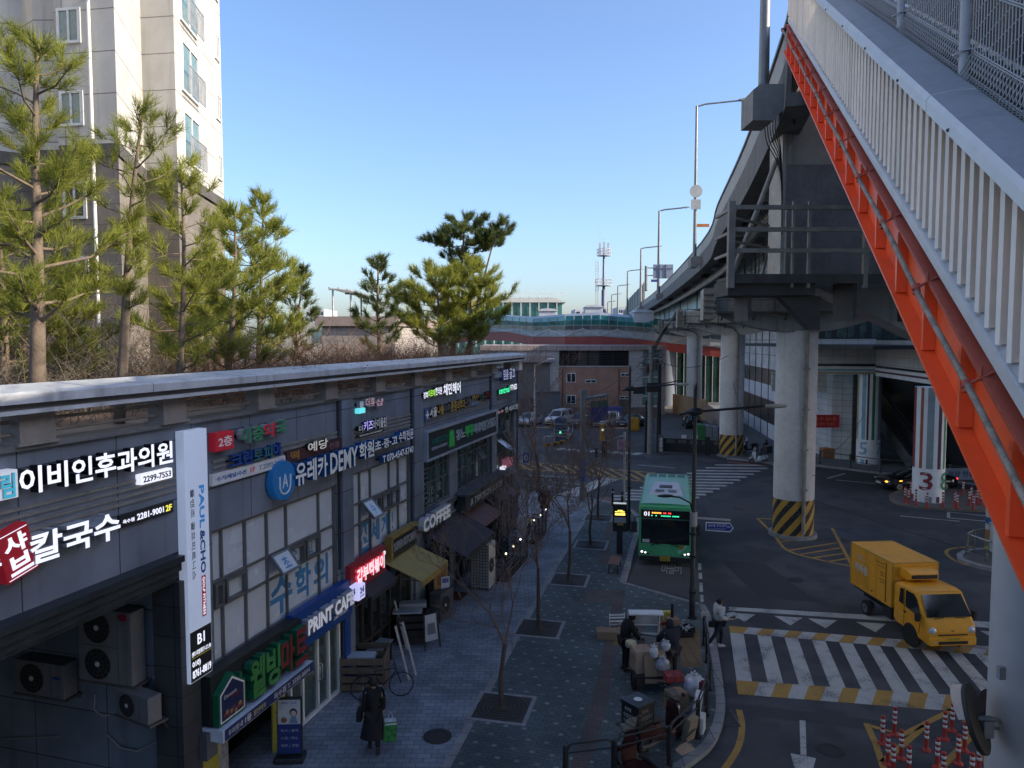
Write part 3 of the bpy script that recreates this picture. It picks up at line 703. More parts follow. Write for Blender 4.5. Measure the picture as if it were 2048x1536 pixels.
# tall white box sign
s0,z0=F(381,1366,.22);s1,z1=F(425,850,.22)
s1b=F(425,1328,.22)[0];z0=3.22;z1=8.22;Wd=s1b-s0
t=fthing('vertical_sign','tall white vertical box sign of a golf studio with B1 panel at its foot','vertical sign',s0,z0)
H_=z1-z0;boxw=M('signbox_white',(.50,.58,.74),.4,0,.04,1,emit=.14)
b=MB();b.box(0,Wd,-.22,-.02,0,H_);b.build('sign_box',boxw,t,bevel=.012)
b=MB();b.box(.02,Wd-.02,-.226,-.221,.02,1.02);b.build('black_panel',black,t)
skyb=M('sign_sky_blue',(.03,.25,.62),.4,emit=.1);dkb=M('sign_deep_blue',(.015,.07,.25),.4,emit=.05)
b=MB();b.text('PAUL',Wd*.58,3.02-.0,Wd*.80,3.88,-.221,.006,0,rot=-90,bold=.03);b.text('&CHO',Wd*.58,2.1,Wd*.80,2.98,-.221,.006,1,rot=-90,bold=.03)
b.text('폴앤조 골프피트니스',Wd*.20,2.05,Wd*.36,3.85,-.221,.006,2,rot=-90)
b.build('lettering',[skyb,dkb,M('sign_grey',(.10,.12,.16),.5)],t)
b=MB();b.box(Wd*.60,Wd*.78,-.224,-.221,1.22,2.05);b.text('GOLF FITNESS',Wd*.64,1.25,Wd*.74,2.02,-.224,.005,1,rot=-90);b.build('red_strip',[signred,litwhite],t)
b=MB();b.text('B1',Wd*.34,.72,Wd*.66,.93,-.227,.005,0,bold=.02);b.text('센트리얼휘트니스內',.05,.52,Wd-.05,.62,-.227,.005,0);b.box(.05,Wd-.05,-.230,-.227,.48,.495,1)
b.text('010)',.06,.28,Wd*.45,.42,-.227,.005,0,bold=.02);b.text('8761-8819',.06,.08,Wd-.05,.24,-.227,.005,0,bold=.02);b.build('lettering',[litwhite,M('sign_yellow_line',(.7,.62,.05),.5)],t)
b=MB();
for z in(.4,2.5,4.6):b.box(.1,.2,-.02,-.003,z,z+.1)
b.build('bracket',steel_dk,t)
green1=M('sign_green',(.02,.16,.07),.4,emit=.05)
plate('red square plate reading second floor in Korean, white edge','2층',(433,905),(468,860),signred,white,.2,txt_in=(.12,.22),bev=.03)
letters('pharmacy letters in green with one red character, upper wall',[('이층',(484,890),(528,848),green1,sidewh),('약',(528,878),(552,843),signred,sidewh),('국',(553,872),(573,838),green1,sidewh)],.2,.14)
letters('blue and green laundry letters above the white price strip',[('크린',(464,937),(505,899),signblue,signblue),('토피',(508,926),(545,890),M('sign_teal',(.03,.14,.14),.4),signblue),('아',(547,915),(565,884),signblue,signblue)],.16,.12)
plate('white strip with pickup delivery repair text and phone',None,(426,973),(571,911),M('sign_pale',(.42,.45,.50),.5,emit=.05),black,.1,bev=.006,extra=(('·수거/배달/수선',.03,.3,.42,.72,dkb,0),('1F',.48,.28,.54,.74,signred,0),('T.2292-2612',.60,.28,.97,.75,M('sign_mid_grey',(.2,.22,.28),.5),0)))
plate('narrow maroon strip sign with yellow figure and cream letters',None,(574,927),(684,876),M('sign_maroon',(.06,.022,.03),.5),white,.1,bev=.006,extra=(('떡',.06,.1,.2,.95,M('sign_ochre',(.35,.18,.03),.5),0),('전통',.74,.2,.95,.8,M('sign_pinkish',(.22,.12,.14),.5),0)))
letters('cream brush letters standing on the maroon strip',[('예당',(616,906),(656,876),M('sign_cream',(.62,.60,.52),.5,emit=.1),sideblk)],.18,.1)
# blue academy sign: disc and row of letters
wface=M('sign_white_dim',(.50,.54,.58),.5,emit=.05);bside=M('sign_blue_side',(.01,.085,.25),.45)
s0,z0=F(569,961,.22);t=fthing('round_sign','round blue disc sign with white letter A in a U shape','round sign',s0,z0)
b=MB();b.disc((0,-.13,0),(0,1,0),.47,.2,48);b.build('disc',M('disc_blue',(.012,.13,.36),.4,emit=.05),t,bevel=.02)
b=MB();b.tube([(-.22,-.24,.12),(-.22,-.24,-.14),(-.17,-.24,-.25),(-.06,-.24,-.31),(.06,-.24,-.31),(.17,-.24,-.25),(.22,-.24,-.14),(.22,-.24,.12)],.022,6);b.text('A',-.11,-.17,.11,.16,-.235,.015,0);b.build('emblem',M('sign_silver',(.40,.46,.52),.4,emit=.05),t)
b=MB();b.box(-.42,-.3,-.06,-.004,-.2,.2);b.build('bracket',black,t)
letters('long white academy letters with deep blue sides along the wall',[('유레카',(592,974),(655,908),wface,bside),('DEMY',(661,949),(716,891),wface,bside),('학원',(719,922),(748,879),wface,bside),('초·중·고',(750,903),(795,870),wface,bside),('수학전문',(798,886),(827,856),wface,bside)],.3,.2)
letters('smaller white phone number letters with blue sides over the window',[('T 070-4547-5740',(766,927),(827,891),wface,bside)],.26,.16)
pinkf=M('sign_pink',(.50,.30,.34),.5,emit=.15)
letters('small pink and white letters with a cyan tag, high on the wall',[('l',(720,816),(727,802),wface,sidewh),('더휴',(732,815),(750,794),pinkf,sidewh),('샵',(752,813),(767,796),pinkf,sidewh)],.18,.1)
plate('tiny lit cyan square tag below the pink letters',None,(719,828),(731,815),lit('lit_cyan',(.15,.75,.80),.6),white,.16,bev=.02)
letters('violin school letters in white with two violet characters',[('더',(718,865),(726,850),wface,sideblk),('키즈',(728,863),(746,839),lit('lit_violet',(.35,.30,.75),.7),sideblk),('바이올린',(747,859),(773,833),wface,sideblk)],.16,.1)
plate('thin black caption strip under the violin school letters','VIOLIN ACADEMY',(715,876),(768,857),black,wface,.08,bev=.004)
letters('lit herbal clinic letters in white with lime green middle',[('경희',(847,798),(856,783),litwhite,sideblk),('미르애',(857,795),(870,778),lit('lit_lime',(.35,.8,.08),.75),sideblk),('한의원',(871,791),(884,773),litwhite,sideblk)],.18,.12)
letters('lit white hair salon letters beside the herbal clinic sign',[('채민헤어',(887,792),(921,763),litwhite,sideblk)],.18,.12)
gold=M('sign_gold',(.32,.22,.06),.5,emit=.04)
letters('long pain clinic letters in white, gold and grey above the framed sign',[('서울',(860,836),(874,813),wface,sideblk),('나솔',(875,831),(888,808),gold,sideblk),('마취',(889,827),(901,806),M('sign_dim_grey',(.12,.14,.17),.5),sideblk),('통증의학과',(902,824),(931,797),gold,sideblk),('의원',(932,813),(941,793),M('sign_dim_grey',(.12,.14,.17),.5),sideblk)],.18,.12)
plate('small blue badge plate at the start of the pain clinic letters','+',(851,844),(859,816),M('badge_blue',(.06,.10,.22),.5),wface,.14)
letters('short gold speciality letters above a small pale plate',[('정형외과',(944,799),(958,788),gold,sideblk)],.14,.08)
plate('small pale blue plate under the gold speciality letters','신경외과',(944,812),(959,803),M('plate_pale_blue',(.20,.27,.38),.5),dkb,.1)
letters('short green and red speciality letters near the corner pier',[('신경',(960,801),(969,788),M('sign_dull_green',(.05,.14,.09),.5),sideblk),('류마티스',(971,800),(984,781),M('sign_dull_red',(.20,.03,.03),.5),sideblk)],.16,.1)
# framed dental sign
s0,z0=7.88,5.66;t=fthing('framed_sign','large dark dental sign in a silver frame with white and green letters','framed sign',s0,z0)
Wd,H_=8.5,1.1
b=MB();b.box(.06,Wd-.06,-.20,-.02,.06,H_-.06);b.build('sign_board',M('frame_board',(.018,.028,.036),.45),t)
b=MB();b.box(0,Wd,-.26,-.01,0,.075);b.box(0,Wd,-.26,-.01,H_-.075,H_);b.box(0,.09,-.26,-.01,.075,H_-.075);b.box(Wd-.09,Wd,-.26,-.01,.075,H_-.075);b.build('frame',M('silver_frame',(.34,.38,.44),.4,.2),t,bevel=.012)
dg=M('sign_bright_green',(.03,.25,.07),.45,emit=.06)
b=MB();b.text('유노',3.0,.36,4.0,.78,-.2,.05,0,bold=.02);b.text('뿌루',4.1,.36,5.1,.80,-.2,.06,1,bold=.03);b.text('치과의원',5.2,.36,6.8,.78,-.2,.05,0,bold=.02);b.text('2·5525',7.0,.38,8.2,.78,-.2,.05,0,bold=.01)
b.text('SAMETOOTH',.5,.55,2.05,.74,-.2,.03,2);b.text('일반진료·교정·임플란트',.5,.34,2.05,.45,-.2,.03,0)
b.prism([(2.25,.22),(2.75,.22),(2.7,.72),(2.62,.86),(2.5,.72),(2.38,.86),(2.3,.72)],-.26,-.2,'y',1);b.build('lettering',[M('sign_soft_white',(.36,.40,.43),.5),dg,M('sign_teal_green',(.02,.16,.12),.5)],t)
letters('dark blue framed letters on the corner pier, topmost sign',[('믿음',(1007,760),(1017,738),M('sign_lilac_white',(.50,.52,.70),.5,emit=.15),signblue),('글고',(1019,758),(1030,736),M('sign_lilac_white',(.50,.52,.70),.5),signblue)],.2,.05,board=((1004,762),(1031,736),signblue,.14))
plate('blank pale blue box left of the topmost corner letters',None,(990,757),(1004,743),M('pale_blue_box',(.22,.27,.32),.5),white,.2)
letters('glowing green fitness letters with white ending on the corner pier',[('centreal',(998,789),(1019,771),lit('lit_green',(.05,.85,.35),.8),sideblk),('FITNESS',(1021,781),(1034,767),litwhite,sideblk)],.2,.12)
plate('low grey caption strip below the green fitness letters','휘트니스 GX 요가',(997,800),(1023,790),dgrey,M('caption_grey',(.28,.30,.30),.5),.05,bev=.003)
letters('white and pinkish clinic letters on the corner, third sign down',[('옥수',(992,830),(1008,818),pinkf,sideblk),('연세의원',(1010,826),(1036,806),wface,sideblk)],.24,.14,board=((988,832),(1036,822),black,.1))
plate('small pink upright box sign at the corner above the cafe',None,(1016,935),(1026,914),M('pink_box',(.40,.12,.17),.5,emit=.12),white,.3,bev=.01)
plate('tiny white and red lit cap beside the pink box sign',None,(1007,941),(1013,931),litwhite,white,.2,bev=.01)
# ---- ground-floor fascias
mg=M('mart_green',(.05,.20,.05),.4);mr=M('mart_red',(.16,.02,.022),.4);gs=M('mart_green_side',(.008,.10,.05),.4)
s0,z0=-3.86,1.86
t=fthing('mart_sign','dark mart fascia with big green and red letters over a blue strip','shop sign',s0,z0)
b=MB();b.box(.0,3.3,-.35,-.02,.30,1.34);b.build('sign_board',M('fascia_black',(.012,.016,.018),.5),t,bevel=.01)
b=MB();b.box(.0,3.42,-.62,-.02,0,.26,0);b.build('strip_box',[M('strip_white',(.45,.5,.58),.5)],t,bevel=.008)
b=MB();b.box(.05,3.4,-.628,-.621,.02,.25,0);b.text('우리동네',.15,.07,.62,.19,-.628,.006,1);b.text('1등',.7,.06,.92,.21,-.628,.006,1,bold=.03);b.text('할인마트',1.0,.07,1.45,.19,-.628,.006,2);b.text('옥수점 T. 3395-8894',1.75,.06,3.25,.2,-.628,.006,1,bold=.01)
b.build('lettering',[M('strip_blue',(.012,.022,.10),.5),M('strip_text',(.45,.47,.45),.5),M('strip_yellow',(.45,.38,.12),.5)],t)
b=MB()
for i,(ch,mi)in enumerate((('웰',0),('빙',0),('마',1),('트',1))):
 x0=1.02+i*.58;b.text(ch,x0,.36,x0+.54,1.22,-.36,.2,mi,bold=.03,side=2)
b.build('lettering',[mg,mr,gs],t)
b=MB();b.prism([(.04,.29),(.92,.29),(.92,.95),(.82,.95),(.82,1.12),(.72,1.12),(.72,1.04),(.48,1.26),(.04,.95)],-.5,-.36,'y',0)
b.prism([(.09,.33),(.87,.33),(.87,.9),(.48,1.18),(.09,.92)],-.507,-.501,'y',1);b.prism([(.12,.36),(.84,.36),(.84,.88),(.48,1.13),(.12,.9)],-.512,-.508,'y',2)
b.text('Discount',.2,.80,.6,.88,-.512,.005,3);b.text('Mart',.45,.70,.78,.82,-.512,.005,4)
for i in range(9):b.ball((.22+.07*i,-.512,.46+.05*math.sin(i*2.1)),(.05,.008,.05),8,5,4+i%2)
b.build('house_panel',[gs,white,M('panel_blue',(.01,.018,.07),.5),M('strip_text',(.45,)*3),mr,M('panel_orange',(.3,.16,.05),.5)],t)
# print shop
pb=M('print_blue',(.008,.05,.23),.45,0,.12,1.5)
t=fthing('print_shop_fascia','bright blue fascia of the print shop with white block letters','shop sign',-.66,2.25)
b=MB();b.box(0,3.0,-.22,-.012,0,1.02);b.build('sign_board',pb,t,bevel=.008)
b=MB();b.text('PRINT CAFE',.35,.40,2.72,.80,-.24,.18,0,bold=.05,side=1);b.build('lettering',[M('print_white',(.62,.64,.72),.4,emit=.12),sidewh],t)
b=MB();b.text('24H OPEN',1.95,.18,2.7,.28,-.222,.006,0);b.build('lettering',wface,t)
b=MB();b.box(2.72,3.02,-.14,-.095,-2.13,-.003);b.build('side_panel',pb,t)
s0,z0=F(690,1212,.3);t=fthing('cube_sign','small lit lavender cube sign reading 24 beside the blue fascia','cube sign',s0+.62,z0,.3)
b=MB();b.box(-.2,.2,-.2,.2,0,.42);b.build('cube',lit('lit_lavender',(.55,.55,.86),.6),t,bevel=.02)
b=MB();b.text('24',-.12,.18,.12,.36,-.2,.006,0,bold=.03);b.text('전기자',-.12,.06,.12,.14,-.2,.006,0);b.build('lettering',dkb,t)
b=MB(Matrix.Rotation(R(90),4,'Z'));b.text('24',-.1,.18,.1,.36,-.2,.006,0,bold=.03);b.build('lettering',dkb,t)
b=MB(Matrix.Rotation(R(-90),4,'Z'));b.text('24',-.1,.18,.1,.36,-.2,.006,0,bold=.03);b.build('lettering',dkb,t)
b=MB();b.box(-.03,.03,.2,.345,.18,.24);b.build('bracket',black,t)
# snack bar and kitchen
s0,z0=F(713,1172,.3);s1,z1=F(768,1108,.3)
t=fthing('shop_sign','glowing white snack-bar letters on a red fascia','shop sign',s0,z0);W_=s1-s0
b=MB();b.box(-.25,W_+.25,-.24,-.01,-.18,.62);b.build('sign_board',M('snack_red',(.10,.008,.015),.45,emit=.12),t,bevel=.01)
b=MB();b.text('갑부떡볶이',0,0,W_,.46,-.26,.06,0,bold=.04,side=1);b.build('lettering',[lit('lit_pinkwhite',(1,.82,.88),.55),lit('lit_red_side',(.8,.06,.1),.5)],t)
b=MB();b.disc((W_+.12,-.26,.42),(0,1,0),.06,.03,12);b.build('lamp_dot',lit('lit_pinkwhite',(1,.82,.88),.55),t)
t=fthing('kitchen_sign','black kitchen sign board edged in mustard yellow','shop sign',4.95,3.05)
b=MB();b.box(.0,2.0,-.22,-.01,0,.62);b.build('sign_board',black,t)
b=MB();b.box(-.05,2.05,-.28,-.005,.622,.72);b.box(-.12,-.004,-.28,-.005,-.02,.62);b.build('frame',M('mustard',(.26,.18,.05),.6),t,bevel=.01)
b=MB();b.text('SUPER KITCHEN',.12,.2,1.9,.46,-.222,.03,0);b.build('lettering',M('kitchen_white',(.30,.31,.33),.5),t)
def awning(label,s0,s1,z0,drop,out,m_,val=None,vd=.16):
 t=fthing('awning',label,'awning',s0,z0);L_=s1-s0
 b=MB();b.add([(0,-.02,0),(L_,-.02,0),(L_,-out,-drop),(0,-out,-drop),(0,-.02,-.03),(L_,-.02,-.03),(L_,-out,-drop-.03),(0,-out,-drop-.03)],[(0,1,2,3)[::-1],(4,5,6,7),(0,4,7,3),(1,2,6,5),(2,3,7,6),(0,1,5,4)]);b.build('canvas',m_,t)
 b=MB();k=18
 for i in range(k):
  x0,x1=L_*i/k,L_*(i+1)/k;zz=-drop-.032
  b.add([(x0,-out,zz),(x1,-out,zz),(x1,-out-.01,zz-vd),((x0+x1)/2,-out-.01,zz-vd*1.1),(x0,-out-.01,zz-vd)],[(0,1,2,3,4)])
 b.build('valance',val or m_,t)
 b=MB();b.tube([(0,-.05,.02),(L_,-.05,.02)],.05,8);b.build('roller',galv,t)
 b=MB()
 for x in(.12,L_-.12):b.bar((x,-.02,-.5),(x,-out+.08,-drop-.04),.03)
 b.build('arm',steel_dk,t);return t
awning('mustard yellow canvas awning of the kitchen shop',4.7,6.95,3.02,.5,1.35,M('mustard_canvas',(.30,.24,.09),.8,0,.12,3),M('mustard_valance',(.24,.17,.05),.8,0,.2,3))
awning('black narrow rolled awning over the snack bar',2.75,4.55,2.98,.38,.6,M('black_canvas',(.02,.022,.026),.7,0,.2,3),vd=.08)
awning('long dark violet awning beside the mustard one',7.75,11.2,3.2,.75,1.7,M('violet_canvas',(.032,.028,.036),.75,0,.2,2),black)
awning('dusty pink awning in the middle of the cafe front',11.9,14.4,2.95,.45,1.0,M('pink_canvas',(.115,.07,.075),.75,0,.15,2),vd=.1)
awning('short dusty pink awning near the building corner',16.4,17.9,3.1,.45,.9,M('pink_canvas',(.115,.07,.075),.75,0,.15,2),vd=.1)
t=fthing('cafe_fascia','dark cafe fascia with spaced cream capital letters','shop sign',11.2,3.16)
b=MB();b.box(0,5.5,-.5,-.13,0,.62);b.build('sign_board',M('cafe_fascia',(.022,.028,.034),.5),t,bevel=.01)
b=MB();b.text('A TWOSOME PLACE',.55,.12,4.9,.40,-.5,.04,0);b.build('lettering',M('cafe_cream',(.34,.34,.32),.5),t)
b=MB();b.box(-.1,5.7,-.62,-.125,.622,.70);b.build('ledge',dgrey,t)
s0,z0=F(846,1068,.45);s1,z1=F(900,1012,.45)
t=fthing('shop_sign','thick white three-dimensional letters on the edge of the dark violet awning','shop sign',s0,z0)
b=MB();b.text('COFFEE',0,0,s1-s0,.5,-.25,.22,0,bold=.05,side=1);b.build('lettering',[M('thick_white',(.52,.56,.60),.5,emit=.05),sidewh],t)
b=MB();b.box(-.1,s1-s0+.1,-.24,-.02,-.12,-.02);b.build('mounting_rail',dgrey,t)
# -- apartment tower
apt=brick('apartment_panels',(.42,.415,.395),(.45,.44,.42),(.17,.168,.16),5.2,1.42,.02,.75,off=0,var=.14,streak=.3,bump=.3)
aptst=brick('apartment_stone',(.15,.135,.12),(.19,.17,.15),(.09,.08,.075),1.2,.7,.012,.8,var=.25)
sill=M('white_window_frame',(.62,.63,.62),.5,0,.05,3)
winteal=M('teal_window',(.13,.20,.20),.12,0,.3,.8,spec=.7)
AT=thing('apartment_tower','pale panelled apartment tower rising behind the pines at the left','apartment block',(-14,30,8.3))
poly=[(-13.35,30),(-14.1,36.7),(-17.5,37.2),(-22,50),(-40,50),(-40,18),(-21.5,18),(-18.6,27.0),(-17.8,27.6),(-17.0,27.0),(-16.2,27.0),(-15.9,26.4),(-13.6,26.0),(-14.75,30.2)]
def pts_at(pl,z):return[(p[0],p[1],z)for p in pl]
def extr(b,pl,z0,z1,mi=0):
 n=len(pl);b.add(pts_at(pl,z0)+pts_at(pl,z1),[(i,i+n,(i+1)%n+n,(i+1)%n)for i in range(n)],mi)
 b.add(pts_at(pl,z1),[tuple(range(n))[::-1]],mi)
b=MB();extr(b,poly,16.75,62);b.build('wall',apt,AT,world=True)
b=MB();extr(b,poly,-1,16.3);b.build('stone_base',aptst,AT,world=True)
def grow(pl,d):
 c=Vector((-26,36));return[tuple(Vector(p)+(Vector(p)-c).normalized()*d)for p in pl]
b=MB();extr(b,grow(poly,.12),16.3,16.75);b.build('stone_band',M('apt_band',(.075,.07,.068),.7,0,.2,2),AT,world=True)
def face_frame(p,q):
 d=(Vector(q)-Vector(p)).normalized();rz=math.atan2(d.y,d.x);return Matrix.Translation((p[0],p[1],0))@Matrix.Rotation(rz,4,'Z')
def apt_win(fr,x0,x1,z0,z1,pane=winteal,rail=False):
 b=MB(fr);t=.09
 for q in((x0,x1,z0,z0+t),(x0,x1,z1-t,z1),(x0,x0+t,z0+t,z1-t),(x1-t,x1,z0+t,z1-t),((x0+x1)/2-.03,(x0+x1)/2+.03,z0+t,z1-t)):b.box(q[0],q[1],-.08,-.004,q[2],q[3])
 f=b.build('window',sill,AT,world=True)
 b=MB(fr);b.box(x0+t,x1-t,-.035,-.006,z0+t,z1-t);b.build('pane',pane,f,world=True)
 if rail:
  b=MB(fr);b.box(x0,x1,-.35,-.31,z0+1.0,z0+1.04);b.box(x0,x1,-.35,-.31,z0-.05,z0-.01)
  n=12
  for i in range(n+1):xx=lerp(x0,x1,i/n);b.box(xx-.012,xx+.012,-.345,-.315,z0,z0+1.0)
  b.build('window_rail',galv,f,world=True)
fr_r=face_frame(poly[0],poly[1])
for k in range(6):apt_win(fr_r,.75,2.9,17.3+k*2.8,19.35+k*2.8,winteal,True)
for k in range(5):apt_win(fr_r,5.7,6.4,17.6+k*2.8,18.8+k*2.8,gdark)
fr_l=face_frame(poly[6],poly[7])
for k in range(6):apt_win(fr_l,5.6,8.0,16.9+k*2.8,19.0+k*2.8,gdark,True)
fr_c=face_frame(poly[11],poly[12])
for z0,z1,p in((20.2,21.4,winteal),(17.4,18.6,winteal),(14.2,15.5,gdark),(11.6,12.9,gdark)):apt_win(fr_c,.15,1.05,z0,z1,p)
b=MB(fr_c)
for z0,z1 in((8.4,16.2),(16.9,40)):b.tube([(1.45,-.12,z0),(1.45,-.12,z1)],.06,8)
b.build('drainpipe',sill,AT,world=True)
b=MB(fr_c);b.box(1.95,2.05,-.14,-.005,22.0,22.08);b.bar((2.0,-.1,22.02),(2.28,-.3,21.85),.09);b.build('security_camera',dgrey,AT,world=True)
# -- roof-level annex with a curved canopy (middle distance)
pinkst=brick('pink_stone_panels',(.30,.275,.26),(.33,.305,.285),(.17,.155,.145),1.3,.65,.012,.8,off=0,var=.12)
a0=D(644,690,66);a1=D(790,690,66)
AX=thing('annex_building','pale stone annex with a curved steel canopy on its flat roof, beyond the shrubs','building',(a0.x,66,0))
b=MB();extr(b,[(a0.x,66),(a0.x,82),(a1.x+2.2,82),(a1.x,66)],0,11.15);b.build('wall',pinkst,AX,world=True)
b=MB();extr(b,[(a0.x-.5,65.6),(a0.x-.5,82.4),(a1.x+2.4,82.4),(a1.x+.2,65.6)],11.15,12.0);b.build('roof',M('annex_fascia',(.26,.21,.19),.75,0,.1,1.5),AX,world=True)
b=MB();cv=[]
for i in range(9):
 t=i/8;cv.append((lerp(D(663,578,68).x,D(800,0,68).x,t),14.55-2.4*t*t))
for(x,z),(x2,z2)in zip(cv,cv[1:]):
 b.add([(x,67,z),(x2,67,z2),(x2,80,z2),(x,80,z)],[(0,1,2,3)])
 b.bar((x,67,z+.05),(x,80,z+.05),.12,.12,1)
for y in(67,73.5,80):
 for(x,z),(x2,z2)in zip(cv,cv[1:]):b.bar((x,y,z-.08),(x2,y,z2-.08),.14,.14,1)
for x,z in(cv[0],cv[2]):
 for y in(67.2,79.8):b.tube([(x+.3,y,12),(x+.3,y,z)],.09,8,1)
b.build('canopy',[M('canopy_glass',(.20,.26,.24),.3,0,.2,.5),galv],AX,world=True)
# lower pale block further left / behind
b0=D(560,0,95).x;b1=D(665,0,95).x
t=thing('apartment_block','distant cream apartment block between the pines and the annex','building',(b0,95,0))
b=MB();b.box(b0,b1,95,108,0,12.0);b.build('wall',M('cream_block',(.42,.40,.34),.8,0,.1,.5),t,world=True)
b=MB();b.box(b0+3.5,b0+5.5,94.93,94.99,9.6,11.2);b.build('window',winteal,t,world=True)
# -- brick building behind the parking yard
BY=97.0
def bx(u):return(u-1024)/FPX*BY
def bz(v):return D(1024,v,BY).z
beige=brick('beige_panels',(.40,.39,.38),(.44,.43,.42),(.17,.165,.16),2.2,.5,.012,.8,off=0,var=.12)
mauve=brick('mauve_fascia',(.28,.23,.215),(.31,.255,.24),(.10,.085,.08),1.45,2.0,.03,.7,off=0,var=.12)
redbrick=brick('red_brick',(.42,.23,.155),(.35,.18,.125),(.33,.26,.22),.26,.09,.012,.85,var=.2,bump=.1)
t=thing('brick_building','low brick and panel building with a louvred band, beyond the parked cars','building',(bx(1160),BY,0))
b=MB();z1=bz(691);zf=bz(701)
b.box(bx(960),bx(1118),BY,BY+20,0,zf);b.box(bx(1258),bx(1285),BY,BY+20,0,zf);b.build('wall',beige,t,world=True)
b=MB();b.box(bx(1118),bx(1258),BY+.05,BY+20,0,bz(732));b.build('brick_wall',redbrick,t,world=True)
b=MB();b.box(bx(960),bx(1322),BY-.35,BY+20,zf+.002,z1);b.box(bx(1322),bx(1330),BY-.2,BY+20,0,z1);b.build('fascia',mauve,t,world=True)
b=MB();b.box(bx(1031),bx(1105),BY-1.2,BY-.01,bz(724),bz(711));b.build('canopy',mauve,t,world=True)
b=MB();b.box(bx(1036),bx(1100),BY-.1,BY-.01,.1,bz(724));b.build('roller_door',brick('shutter_slats',(.17,.175,.18),(.18,.185,.19),(.11,.11,.115),8,.12,.02,.6,off=0,var=.1),t,world=True)
b=MB();b.box(bx(1118),bx(1258),BY+.9,BY+1.0,bz(732),zf,1)
b.box(bx(1157),bx(1175),BY+.4,BY+.5,bz(731),zf,2);b.box(bx(1178),bx(1198),BY+.4,BY+.5,bz(731),zf,2)
for i in range(9):zz=lerp(bz(731),bz(703),i/8.5);b.box(bx(1118),bx(1258),BY+.02,BY+.12,zz,zz+.07)
for u in(1118,1175,1199,1225,1256):b.box(bx(u),bx(u)+.12,BY+.13,BY+.2,bz(731),zf)
b.box(bx(1118),bx(1258),BY-.05,BY+.04,bz(734),bz(731.5),3)
b.build('louvre_band',[M('louvre_dark',(.035,.035,.038),.6),M('louvre_void',(.012,.012,.014),.8),M('louvre_panel',(.15,.14,.13),.7),beige],t,world=True)
for u0,u1,v0,v1 in((1133,1152,765,746),(1133,1152,808,790),(1171,1193,766,759),(1241,1259,753,746),(1239,1262,798,792)):
 b=MB();w0,w1,q0,q1=bx(u0),bx(u1),bz(v0),bz(v1)
 b.box(w0,w1,BY-.06,BY+.045,q0,q1);f=b.build('window',sill,t,world=True)
 b=MB();h=(w0+w1)/2;b.box(w0+.1,h-.05,BY-.08,BY-.062,q0+.1,q1-.1);b.box(h+.05,w1-.1,BY-.08,BY-.062,q0+.1,q1-.1);b.build('pane',gdark,f,world=True)
b=MB();b.box(bx(1241),bx(1258),BY-.03,BY+.045,.1,bz(799));b.build('door',steel_dk,t,world=True)
b=MB()
for u in(1125,1238):b.tube([(bx(u),BY-.05,.2),(bx(u),BY-.05,bz(738))],.07,6)
b.build('drainpipe',M('brown_pipe',(.14,.08,.06),.6),t,world=True)
for i in range(6):
 for k in range(2):b=MB();x0=bx(1286+k*18);b.box(x0,x0+1.0,BY-.02,BY+.1,bz(810)+i*1.25,bz(810)+i*1.25+1.1);b.build('stair_window',winteal,t,world=True)
b=MB();b.box(bx(1285),bx(1322),BY+.11,BY+.3,0,zf);b.build('stair_wall',sill,t,world=True)
b=MB();b.box(bx(960),bx(1118),BY-2.2,BY-2.0,0,bz(793));b.box(bx(1118),bx(1310),BY-3.0,BY-2.8,0,1.3);b.build('yard_wall',M('yard_wall',(.13,.105,.095),.85,0,.2,2),t,world=True)
b=MB();b.box(bx(1070),bx(1117),BY-3.4,BY-2.4,0,bz(781));b.box(bx(1070)-.2,bx(1117)+.1,BY-3.6,BY-2.3,bz(781),bz(779));b.build('lean_to',M('leanto',(.10,.12,.14),.7),t,world=True)
o=MB();p=D(1227,823,92);o.box(-1.0,1.0,-.6,.6,0,1.0);o.box(-1.05,1.05,-.65,.65,1.0,1.08)
o=o.build('storage_tank',M('tank_blue',(.06,.09,.30),.5,0,.15,2),bevel=.06);o.location=(p.x,92,.5);tag(o,'blue covered storage box standing before the brick wall','storage box')
t=thing('box_stand','low dark plinth under the blue storage box','plinth',(p.x,92,0));b=MB();b.box(-1.5,1.5,-.6,.6,0,.495);b.build('plinth',steel_dk,t)
# -- covered footbridge
t=thing('covered_footbridge','long covered footbridge with teal glazing, white truss panels and a red girder','footbridge',(10,112,0))
# (u, v_rooftop, v_glass_top, v_mid, v_deck, v_red_bottom, Y)
FB=[(900,648,654,668,676,688,150),(962,626,633,652,664,680,142),(1012,629,632,650,662,682,132),(1066,633,637,653,672,690,122),(1130,628,632,651,672,692,114),(1200,624,630,650,671,690,112),(1270,631,636,653,676,694,111),(1340,640,645,660,685,703,110),(1420,650,655,668,692,712,109),(1560,664,668,682,706,728,108)]
tealg=M('teal_glazing',(.012,.13,.115),.1,0,.6,.35,spec=.8);rf=M('footbridge_roof',(.34,.36,.38),.35,.5,.1,.5);wpan=M('white_truss_panel',(.30,.31,.32),.6,0,.15,1)
redg=M('red_girder',(.24,.045,.035),.55,0,.15,1);greyg=M('smoked_glazing',(.05,.065,.07),.15,0,.6,.5,spec=.7)
def dense(L,k=4):
 out=[]
 for a,c in zip(L,L[1:]):
  for i in range(k):out.append(tuple(lerp(x,y,i/k)for x,y in zip(a,c)))
 return out+[L[-1]]
FBd=dense(FB,4)
def fbp(e,j,dy=0.0):return D(e[0],e[j],e[6])+Vector((0,dy,0))
roof,upper,lower,pan,red,fr_=MB(),MB(),MB(),MB(),MB(),MB()
